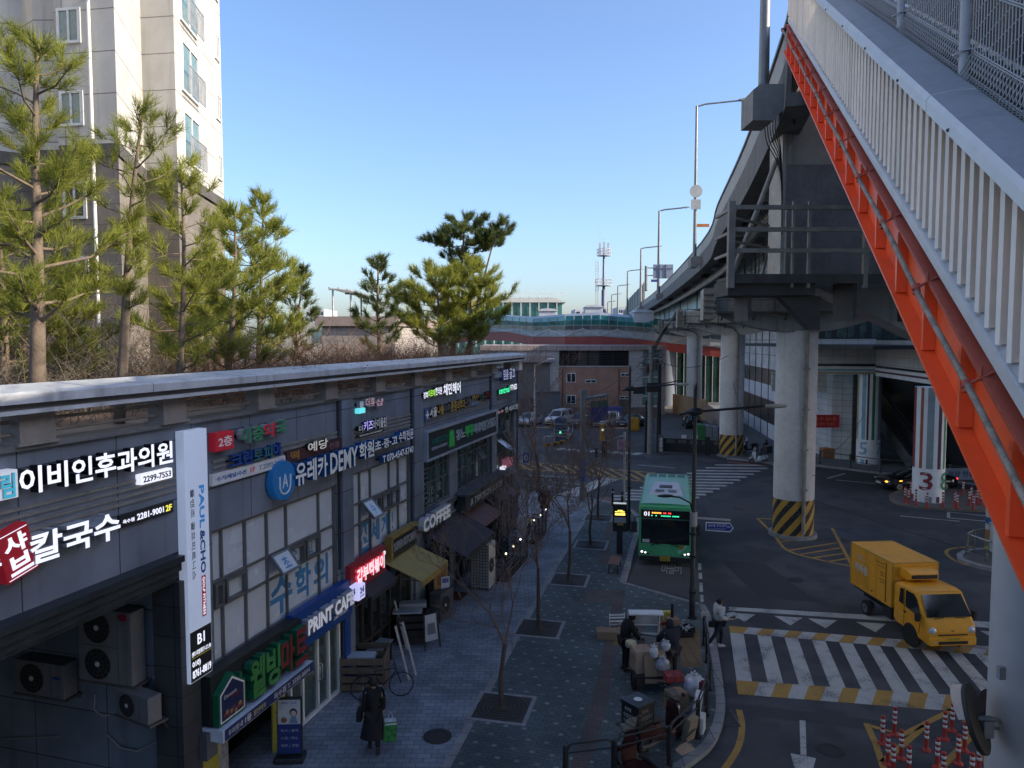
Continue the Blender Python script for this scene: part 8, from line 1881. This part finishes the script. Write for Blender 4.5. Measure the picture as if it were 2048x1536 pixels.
# -- things before the shop fronts
acw=M('ac_unit_white',(.42,.42,.41),.5,0,.08,2,streak=.15);acd=M('ac_grille_dark',(.012,.013,.014),.6)
def acunit(label,loc,rz,w_,h,d,fans=1,cm=None,group='air conditioner outdoor units',logo=None,badge=None):
 t=thing('air_conditioner',label,'air conditioner',loc,rz,group);b=MB();b.box(-w_/2,w_/2,0,d,0,h);b.build('casing',cm or acw,t,bevel=.015)
 fr=min(w_*.33,h/fans*.42)
 for k in range(fans):
  cz=h*(k+.5)/fans;cx=-w_*.14
  b=MB();b.disc((cx,-.006,cz),(0,1,0),fr,.012,28);o=b.build('fan_opening',acd,t)
  b=MB()
  for q in range(1,5):rr=fr*q/4;b.tube([(cx+rr*math.cos(a),-.016,cz+rr*math.sin(a))for a in np.linspace(0,2*math.pi,25)[:-1]],.004,4,closed=True)
  for q in range(12):a=q*.5236;b.bar((cx,-.018,cz),(cx+fr*math.cos(a),-.016,cz+fr*math.sin(a)),.005)
  b.disc((cx,-.02,cz),(0,1,0),fr*.17,.012,14,1);b.build('guard',[dgrey,offwhite],o)
 b=MB();b.bar((-w_*.45,-.004,h*.5),(w_*.22,-.004,h*.5),.012)if fans>1 else None;b.box(w_*.24,w_*.25,-.004,0,.03,h-.03);b.build('panel_line',dgrey,t)
 if logo:
  b=MB();b.text(logo,w_*.30,h*.82,w_*.40,h*.86,-.002,.003,0);b.build('lettering',dgrey,t)
 if badge:
  b=MB();b.ball((w_*.35,-.004,h*.6 if fans==1 else h*.93),(w_*.09,.006,h*.05 if fans==1 else w_*.06),16,8);b.build('badge',badge,t)
 b=MB();b.box(-w_/2-.05,w_/2+.05,0,d+.1,-.05,-.004);b.bar((-w_/2,d,-.05),(-w_/2+.1,d+.25,-.35),.03);b.bar((w_/2,d,-.05),(w_/2-.1,d+.25,-.35),.03);b.build('bracket',steel_dk,t);return t
acd2=M('ac_alley_shade_casing',(.15,.155,.165),.6,0,.15,2,streak=.3)  # streaked casing, its base colour darkened to stand for the alley's shade
def SW(u,v,off):
 d=ray(u,v);c=Vector((0,0,CAMH));q=FO+FD*(-4.2-off);k=(q-c).dot(FD)/d.dot(FD);return c+d*k
RW=FR-R(90)
q=SW(212,1366,.45);r_=SW(268,1228,.45);hh=r_.z-q.z;acunit('tall twin-fan outdoor unit on the alley wall',q,RW,(SW(268,1300,.45)-SW(163,1300,.45)).length,hh,.36,2,acd2,logo='LG',badge=M('badge_red',(.22,.02,.05),.5))
q=SW(79,1392,.4);acunit('single-fan outdoor unit with a blue badge at the left of the alley',q,RW,(SW(128,1350,.4)-SW(30,1350,.4)).length,SW(79,1325,.4).z-q.z,.33,1,acd2,badge=M('badge_blue2',(.02,.05,.25),.5))
q=SW(264,1440,.6);t=acunit('low tilted outdoor unit with a gridded back below the twin-fan one',q,RW-R(12),(SW(302,1400,.6)-SW(222,1400,.6)).length,SW(264,1388,.6).z-q.z,.3,1,acd2)
AW=thing('alley_wall_pipes','pale hoses and conduits drooping down the alley wall','pipes',SW(320,1450,.05))
b=MB()
for k in range(3):b.tube([SW(308+k*3,1352,.06),SW(322+k*2,1375,.06),SW(326+k*2,1420,.06),SW(324+k*2,1560,.06)],.02,6)
b.tube([SW(215,1470,.06),SW(240,1495,.06),SW(275,1502,.06),SW(300,1490,.06),SW(320,1480,.06)],.02,6);b.tube([SW(0,1478,.06),SW(60,1475,.06),SW(120,1473,.06)],.012,5);b.tube([SW(190,1390,.3),SW(188,1420,.3),SW(205,1432,.3),SW(218,1430,.3)],.015,5)
b.build('hose',M('hose_grey',(.26,.26,.26),.6,0,.15,4),AW,world=True)
t=fthing('utility_box','small dark meter box on the pier under the tall white sign','meter box',-3.95,1.5,.14);b=MB();b.box(-.02,.30,-.18,0,0,.55);b.build('box',dgrey,t,bevel=.01)
# print shop standee
p=G(581,1520,SZ);t=thing('sign_board','double-sided print shop standee with a white and blue poster on a black base','standing sign',p,R(3))
b=MB();b.box(-.34,.34,-.2,.2,0,.14);b.build('base',black,t,bevel=.03)
b=MB();b.box(-.29,.29,-.05,.05,.15,1.52);b.build('frame',black,t,bevel=.02)
b=MB();b.box(-.26,.26,-.058,-.052,.90,1.48,0);b.box(-.26,.26,-.058,-.052,.19,.895,1);b.text('PRINT CAFE',-.18,1.38,.18,1.44,-.058,.003,1)
for r_,tx in enumerate(('복사 | 출력','스캔 | 팩스','제본 | 코팅')):b.text(tx,-.2,.70-r_*.18,.2,.78-r_*.18,-.058,.003,0)
b.ball((.10,-.058,1.18),(.09,.01,.10),14,8,2);b.ball((.10,-.064,1.16),(.065,.01,.07),14,8,3);b.prism([(.0,.92),(.2,.92),(.16,1.08),(.04,1.08)],-.066,-.059,'y',4);b.ball((-.12,-.058,1.0),(.07,.01,.07),12,7,5)
b.build('poster',[M('poster_white',(.40,.42,.45),.5),M('poster_blue',(.015,.03,.15),.5),black,M('poster_face',(.45,.34,.28),.5),M('poster_teal',(.12,.2,.3),.5),M('poster_brown',(.2,.08,.05),.5)],t)
# timber crate planters
tim=M('old_timber',(.14,.105,.075),.85,0,.3,4,.3,20,.2);timd=M('dark_timber',(.035,.028,.026),.8,0,.3,4)
def planter(label,loc,rz,x,y,h,m_,boards=4):
 t=thing('crate_planter',label,'crate planter',loc,rz);gap=h/boards
 for k in range(boards):
  b=MB();z0,z1=.03+k*gap,.03+k*gap+gap*.72
  b.box(-x/2,x/2,-y/2,-y/2+.03,z0,z1);b.box(-x/2,x/2,y/2-.03,y/2,z0,z1);b.box(-x/2,-x/2+.03,-y/2+.031,y/2-.031,z0,z1);b.box(x/2-.03,x/2,-y/2+.031,y/2-.031,z0,z1);b.build('board_ring',m_,t)
 b=MB()
 for sx in(-1,1):
  for sy in(-1,1):b.box(sx*(x/2-.035)-.03,sx*(x/2-.035)+.03,sy*(y/2-.065)-.03,sy*(y/2-.065)+.03,0,h)
 b.build('corner_posts',m_,t)
 b=MB();b.box(-x/2+.04,x/2-.04,-y/2+.04,y/2-.04,.02,h*.35);b.build('liner',blackp,t);return t
q1,q2=G(693,1385,SZ),G(770,1392,SZ)
P1=planter('weathered slatted timber crate by the blue panel, holding a pale lid',G(745,1375,SZ)+Vector((-.25,.3,0)),R(2),1.25,1.15,.98,tim)
loose('polystyrene_lid','pale flat box resting inside the weathered crate','box',M('foam_grey',(.34,.38,.42),.6,0,.1,3),P1.location+Vector((-.1,-.25,.78)),R(0),(.85,.4,.17))
P2=planter('dark slatted timber crate farther along, with pale tops',G(832,1290,SZ)+Vector((-.2,.5,0)),R(8),1.0,1.0,.98,timd)
loose('tabletop','pale flat board lying over the dark crate, front','board',M('foam_grey',(.34,.38,.42),.6),P2.location+Vector((-.1,-.25,1.0)),R(4),(.95,.42,.05));loose('tabletop','pale foam block on the dark crate, rear','board',M('foam_grey2',(.26,.29,.32),.6),P2.location+Vector((.0,.28,1.0)),R(6),(.9,.38,.14))
t=fthing('counter_shelf','narrow pale shelf under the snack-bar window','shelf',3.0,.1,.1);b=MB();b.box(0,1.3,-.45,0,.62,.66);b.build('top',M('shelf_grey',(.22,.25,.27),.6),t);b=MB();b.box(0,.05,-.4,0,0,.62);b.box(1.25,1.3,-.4,0,0,.62);b.build('leg',timd,t)
t=thing('plank_stack','pale planks leaning between the two crates','planks',G(830,1350,SZ))
for(a,c)in(((818,1362),(802,1240)),((832,1352),(812,1232)),((814,1300),(806,1236))):
 a=G(a[0],a[1],SZ);cc=Vector((a.x-.5,a.y+.75,1.45));b=MB();b.bar(a+Vector((0,0,.02)),cc,.07,.025);b.build('plank',M('pale_plank',(.33,.30,.28),.75,0,.15,5),t,world=True)
t=thing('a_board','small white poster easel between the dark crate and the orange banner','easel',G(862,1295,SZ),R(35));b=MB();b.bar((-.28,-.12,0),(-.22,.05,1.15),.04);b.bar((.28,-.12,0),(.22,.05,1.15),.04);b.bar((0,.4,0),(0,.06,1.1),.03);b.build('frame',black,t)
b=MB();b.add([(-.23,-.06,.25),(.23,-.06,.25),(.2,.03,1.08),(-.2,.03,1.08)],[(0,1,2,3)]);b.add([(-.15,-.05,.45),(.15,-.05,.45),(.13,-.015,.8),(-.13,-.015,.8)],[(0,1,2,3)],1);b.build('poster',[M('easel_white',(.36,.38,.42),.6),M('easel_print',(.12,.13,.16),.6)],t)
t=thing('banner_stand','tall orange banner sign with a small white poster on it','banner',G(882,1232,SZ),R(28));b=MB();b.box(-.26,.26,-.02,.02,.05,1.95);b.build('banner',M('banner_orange',(.32,.17,.06),.6,0,.12,3),t)
b=MB();b.box(-.3,.3,-.18,.18,0,.05);b.build('base',black,t);b=MB();b.text('반값\n할인',-.16,1.15,.16,1.7,-.021,.004,0);b.build('lettering',black,t);b=MB();b.box(.0,.32,-.05,-.03,.95,1.42,0);b.box(.04,.28,-.056,-.051,1.2,1.36,1);b.build('poster',[M('small_poster',(.42,.44,.55),.5),M('poster_violet',(.10,.10,.3),.5)],t)
sA=toF(G(872,1225,SZ));acunit('waist-high outdoor unit with a pale top beside the orange banner',FP(7.9,.95,SZ+.06),FR-R(8),.95,.95,.42,1,dgrey)
acunit('tall outdoor unit with a black gridded side before the long awning',FP(11.5,1.5,SZ+.06),FR,.85,1.75,.75,1)
t=fthing('wire_guard','black wire grid on the side of the tall outdoor unit','guard',11.05,SZ,1.5);b=MB()
for k in range(7):b.box(-.02,.0,.02+k*.12,.035+k*.12,.05,1.8)
for k in range(15):b.box(-.03,-.015,.02,.76,.08+k*.12,.095+k*.12)
b.build('grid',black,t)
acunit('outdoor unit with louvred side on the corner terrace',FP(17.4,1.5,SZ+.3),FR,.9,1.2,.5,1)
gl=lit('fairy_lamp',(1,.85,.5),3.5);glw=lit('fairy_lamp_white',(1,.95,.9),3)
def terrace(label,s0,s1,n0,n1,lamps):
 t=fthing('terrace_fence',label,'fence',s0,SZ);L_=s1-s0;b=MB();b.box(0,L_,-n1,-n0,0,.12);b.build('deck',timd,t)
 def run(a,c):
  b=MB()
  for z in(.3,.5,.7,.9):b.bar((a[0],a[1],z),(c[0],c[1],z),.03,.06)
  b.build('rails',steel_dk,t)
 run((0,-n1+.05),(L_,-n1+.05));run((L_,-n1+.05),(L_,-n0));run((0,-n1+.05),(0,-n0))
 for k in range(4):b=MB();x=L_*k/3;b.box(x-.04,x+.04,-n1+.01,-n1+.09,.12,1.1);b.build('post',black,t)
 for x,y,z,m_ in lamps:b=MB();b.ball((x,y,z),.04,10,7);b.build('lamp',m_,t)
terrace('low dark terrace fence with three glowing bulbs before the cafe',12.2,15.6,.8,1.9,((.02,-1.86,1.18,gl),(1.13,-1.86,1.18,gl),(2.27,-1.86,1.18,glw)))
terrace('corner terrace fence with three bulbs nearest the crossing',17.9,20.2,.5,1.7,((.02,-1.6,1.18,gl),(1.1,-1.66,1.18,gl),(2.3,-1.66,1.2,glw)))
o=loose('doormat','dull red doormat at the edge of the shop step','doormat',M('mat_red',(.08,.015,.02),.9),G(915,1192,SZ+.003),FR,(.9,.6,.015));
t=fthing('cafe_door_panel','lavender lit vertical poster panel by the cafe door','poster',16.1,SZ+.5,.15);b=MB();b.box(0,.25,-.05,0,0,2.0);b.build('panel',lit('poster_lavender',(.35,.38,.60),.35),t)
t=fthing('cafe_porch','dark boxed entrance porch of the cafe','porch',14.9,SZ);b=MB();b.box(0,.12,-.9,-.1,0,2.6);b.box(.98,1.1,-.9,-.1,0,2.6);b.box(-.1,1.2,-1.0,-.1,2.602,2.8);b.build('frame',cornice,t);b=MB();b.box(.14,.96,-.85,-.8,.05,2.58);b.build('door',gdark,t)
# -- far yard, gate and corner
t=thing('sliding_gate','long black sliding gate with small white notices across the yard entrance','gate',G(1380,910));g0,g1=G(1325,905),G(1450,912);zt_=D(1380,876,g0.y).z
b=MB();quadwall(b,g0.xy,g1.xy,.1,zt_,.12);b.build('panel',black,t,world=True)
b=MB()
for k in range(5):
 a=g0.lerp(g1,.06+k*.19);c=g0.lerp(g1,.06+k*.19+.13);quadwall(b,(a.x,a.y-.03),(c.x,c.y-.03),.9,1.2,.02)
b.build('vent_panel',dgrey,t,world=True)
b=MB()
for k in(.3,.48):a=g0.lerp(g1,k);b.box(a.x,a.x+.45,a.y-.06,a.y-.035,1.35,1.65)
b.build('notice',offwhite,t,world=True)
b=MB();a=g0.lerp(g1,.72);b.box(a.x-.2,a.x+.2,a.y-.15,a.y+.1,0,zt_+.3);b.build('post',polek,t,world=True)
p=G(1321,908);t=thing('parking_post','short dark post with white vertical lettering at the gate end','sign post',p);zt_=D(1321,870,p.y).z;b=MB();b.box(-.2,.2,-.15,.15,0,zt_);b.build('post',dgrey,t);b=MB();b.text('유\n료\n주\n차',-.15,.2,.15,zt_-.2,-.151,.006,0,bold=.02);b.build('lettering',white,t)
p=G(1205,888);t=thing('boom_barrier','yellow parking barrier with a striped boom across the yard entrance','barrier',p);yb=M('barrier_yellow',(.45,.24,.02),.5,0,.15,3)
b=MB();b.box(-.25,.25,-.2,.2,0,1.9);b.build('cabinet',yb,t,bevel=.03)
b=MB();e=D(1258,857,p.y);b.bar((0,-.1,1.5),(e.x-p.x,-.1,1.55),.1,.14);b.build('boom',M('boom_red_white',(.5,.3,.25),.5,0,.5,2),t)
b=MB();b.box(-.1,.12,-.23,-.201,1.3,1.5);b.build('screen',lit('lit_ticket',(.9,.95,.8),.8),t)
p=G(1267,862);t=thing('barrier_cabinet','rounded yellow barrier cabinet at the right end of the boom','barrier',p);b=MB();b.box(-.6,.6,-.4,.4,0,1.5);b.build('cabinet',yb,t,bevel=.25)
p=G(1122,884);t=thing('guard_booth','narrow guard booth with blue-tinted arched glass by the yard kerb','booth',p,R(-8));b=MB();arch=[(-.6,0),(.6,0),(.6,1.9),(.45,2.25),(.1,2.4),(-.2,2.4),(-.6,2.25)];b.prism(arch,-.6,.6);b.build('glazing',M('booth_glass',(.04,.07,.13),.15,0,.4,1,spec=.8),t)
b=MB()
for z in(.05,.6,1.2,1.8):b.box(-.62,.62,-.64,-.605,z,z+.05)
for x in(-.62,.58):b.box(x,x+.05,-.64,-.605,0,2.2)
b.tube([(-.9,-.62,.9),(1.0,-.62,.9),(1.1,-.3,.9),(1.1,.6,1.9),(.7,.62,2.4)],.04,6);b.build('frame',galv,t)
b=MB();b.box(-.1,.05,-.66,-.642,.95,1.1);b.build('lamp',lit('lit_green_small',(.1,.95,.35),1.5),t)
for lb,u0,u1,v0,v1,txt,mm,tm in(('pink hanging banner right of the barrier',1236,1246,902,879,'주\n차',M('banner_pink',(.42,.22,.40),.6),dkb),('teal striped banner left of the barrier post',1170,1178,892,872,None,M('banner_teal',(.12,.26,.27),.6,0,.6,3),dkb),('blue round-topped standing sign at the shop corner',1046,1058,929,905,'O',M('sign_cobalt',(.02,.05,.25),.5,0,.3,3),white)):
 p=G((u0+u1)/2,v0);q0,q1=D(u0,v0,p.y),D(u1,v1,p.y);t=thing('banner',lb,'banner',p);b=MB();W_=q1.x-q0.x;H_=q1.z;b.box(-W_/2,W_/2,-.04,.04,.15,H_);b.build('cloth',mm,t);b=MB();b.tube([(-W_/2-.05,0,0),(-W_/2-.05,0,H_+.1)],.03,6);b.build('pole',galv,t)
 if txt:b=MB();b.text(txt,-W_*.3,H_*.3,W_*.3,H_*.8,-.041,.004,0,bold=.02);b.build('lettering',tm,t)
p=D(1070,718,70);pb_=G(1070,890);t=thing('street_lamp','grey single-arm street lamp before the roller door','street lamp',(p.x,70,0));b=MB();b.tube([(0,0,0),(0,0,7.6)],[.12,.08],10);b.build('pole',galv,t);b=MB();b.tube([(0,0,7.5),(1.5,0,8.1)],.05,8);b.build('arm',galv,t);b=MB();b.ball((1.55,0,8.1),(.4,.14,.08),14,7);b.build('lamp_head',offwhite,t)
kr2=[Vector((q.x,q.y,SZ))for q in pxl((1033,984),(1062,987),(1092,990),(1118,993),z=SZ)]
t=thing('corner_railing','black looped railing at the far pavement corner behind the bicycles','railing',kr2[0]);
for a,c in zip(kr2,kr2[1:]):b=MB();loop(b,a+Vector((.05,.4,0)),c+Vector((-.05,.4,0)),0,1.05,.03);b.tube([a+Vector((.05,.4,.75)),c+Vector((-.05,.4,.75))],.02,6);b.build('rail_panel',polek,t,world=True)
# kerb hoop and striped block by the booth
ys_=smooth(pxl((1088,893),(1110,891),(1132,884),(1138,872)));t=thing('kerb_rail','curved pale guard rail with yellow striped kerb by the booth','guard rail',(ys_[0].x,ys_[0].y,0));b=MB();b.tube([(q.x,q.y,.9)for q in ys_],.07,8);
for q in ys_[::4]:b.tube([(q.x,q.y,0),(q.x,q.y,.9)],.05,6)
b.build('rail',galv,t,world=True);b=MB();o_=strip(ys_,.4);n_=len(o_)//2
for i in range(n_-1):q=[o_[i],o_[i+1],o_[2*n_-2-i],o_[2*n_-1-i]];b.add([(r_.x,r_.y,.3)for r_ in q]+[(r_.x,r_.y,0)for r_ in q],[(0,1,2,3),(0,4,5,1),(2,6,7,3)],i%2)
b.build('striped_kerb',[yb,black],t,world=True)
t=thing('recycling_bins','row of green and grey sheet-metal recycling bays inside the gate','recycling bins',G(1400,890))
for k,(u0,u1,m_)in enumerate(((1394,1410,M('bay_green',(.05,.22,.09),.6,0,.2,2)),(1411,1424,M('bay_grey',(.22,.26,.28),.6,0,.2,2)),(1425,1436,M('bay_grey',(.22,.26,.28),.6)),(1437,1446,M('bay_blue',(.04,.07,.25),.6)))):
 a,c=D(u0,880,70),D(u1,880,70);b=MB();b.box(a.x,c.x,70,71.5,0,D(0,850+k*2,70).z);b.build('bay',m_,t,world=True,bevel=.03)
 # pole, hoop rails and control box on the small island
p=G(1976,1100,.15);t=thing('striped_pole','blue, white and orange banded pole on the small railed island','pole',p);b=MB();b.cyl((0,0),.14,0,7,20);b.build('pole',grey,t)
for z0,z1,m_ in((.55,.95,M('band_orange',(.42,.20,.06),.6)),(1.0,1.25,offwhite),(1.3,1.55,M('band_blue',(.02,.13,.30),.6)),(1.6,2.2,offwhite),(2.25,3.1,M('band_blue',(.02,.13,.30),.6)),(3.15,3.5,M('band_orange',(.42,.20,.06),.6)),(3.5,4.2,offwhite)):b=MB();b.cyl((0,0),.146,z0,z1,20);b.build('band',m_,t)
cr_=M('chrome_rail',(.42,.41,.36),.25,.8,.1,3);t=thing('island_railing','low chrome tube railing round the small island','railing',G(1935,1108,.15));hp_=[G(u,v,.15)for u,v in((1933,1108),(1972,1124),(2030,1132),(2070,1120))];bk_=[G(u,v,.15)for u,v in((1933,1108),(1948,1100),(2010,1096))]
b=MB();b.tube([q+Vector((0,0,.95))for q in bk_[::-1]]+[q+Vector((0,0,.95))for q in hp_[1:]],.045,10);b.build('rail',cr_,t,world=True)
for q in hp_+bk_[1:]:b=MB();b.cyl((q.x,q.y),.06,.15,1.1,12);b.build('post',cr_,t,world=True)
b=MB();q=hp_[1];b.cyl((q.x,q.y),.066,.75,.88,12);b.build('band',M('band_yellow',(.5,.4,.05),.5),t,world=True)
p=G(2000,1105,.15);t=thing('control_cabinet','grey control cabinet behind the banded pole','cabinet',p);b=MB();b.box(-.35,.35,-.25,.25,0,1.3);b.box(-.38,.38,-.28,.28,1.302,1.36);b.build('casing',offwhite,t,bevel=.02);b=MB();b.box(-.05,.25,-.262,-.252,.3,1.0);b.build('door',grey,t)
# station-side small things
p=D(1648,843,60);t=thing('red_banner','dark red banner with yellow lettering at the station wall','banner',(p.x,60,p.z));b=MB();b.box(-1.2,1.25,-.03,.03,-.5,.55);b.build('cloth',M('cloth_red',(.20,.012,.02),.6,emit=.05),t);b=MB();b.text('옥수실내',-.9,.05,.9,.4,-.03,.004,0);b.text('포장마차 영업중',-.9,-.3,.9,-.08,-.03,.004,0);b.build('lettering',M('letter_ochre',(.42,.22,.08),.6),t)
p=G(1655,910,.15);t=thing('direction_board','white board with a red arrow on a thin frame','sign',p);b=MB();b.box(-.5,.5,-.03,.03,1.1,2.1);b.build('board',white,t);b=MB();b.prism([(-.35,1.65),(.1,1.65),(.1,1.55),(.38,1.72),(.1,1.9),(.1,1.8),(-.35,1.8)],-.04,-.031);b.build('arrow',M('arrow_red',(.3,.02,.02),.5),t);b=MB();b.text('옥수역',-.35,1.2,.35,1.42,-.031,.004,0,bold=.02);b.build('lettering',black,t);b=MB();b.tube([(-.45,.05,0),(-.45,.05,2.4),(.45,.05,2.4),(.45,.05,0)],.03,6);b.build('stand',galv,t)
o=loose('storage_crate','orange wooden crate under the red arrow board','crate',M('crate_orange',(.30,.13,.05),.7,0,.2,3),G(1661,916,.15),0,(1.6,.8,.85),bev=.03)
p=D(1925,948,50);t=thing('white_banner','white banner with dark blue lettering fixed on the far railing behind the bollards','banner',(p.x,50,p.z));b=MB();b.box(-1.2,3.2,-.02,.02,-.4,.4);b.build('cloth',M('banner_white',(.34,.38,.44),.6),t);b=MB();b.text('정상 진입금지 조심',-1.0,-.18,2.6,.2,-.02,.004,0,bold=.02);b.build('lettering',M('banner_navy',(.03,.05,.12),.5),t)
sr_=[G(u,v,.15)for u,v in((1640,928),(1700,937),(1760,946),(1822,951),(1900,960),(1990,972))]
t=thing('station_railing','low dark railing along the station kerb','railing',sr_[0])
for a,c in zip(sr_,sr_[1:]):b=MB();b.tube([a+Vector((0,0,1.0)),c+Vector((0,0,1.0))],.035,6);b.tube([a+Vector((0,0,.55)),c+Vector((0,0,.55))],.025,6);b.build('rail',steel_dk,t,world=True)
for q in sr_:b=MB();b.cyl((q.x,q.y),.09,.15,1.25,10);b.build('post',dgrey,t,world=True)
t=thing('shop_row','dim street-side wall with pale panels behind the second numbered column','building',(40,66,0));b=MB();b.box(33.6,55,56,57,.1,5.8,0)
for k in range(5):b.box(34.5+k*3,36.6+k*3,55.9,55.98,.6,3.4,1)
b.build('wall',[M('row_grey',(.20,.21,.22),.7,0,.15,1),M('row_pale',(.12,.14,.15),.5,0,.4,1)],t,world=True)
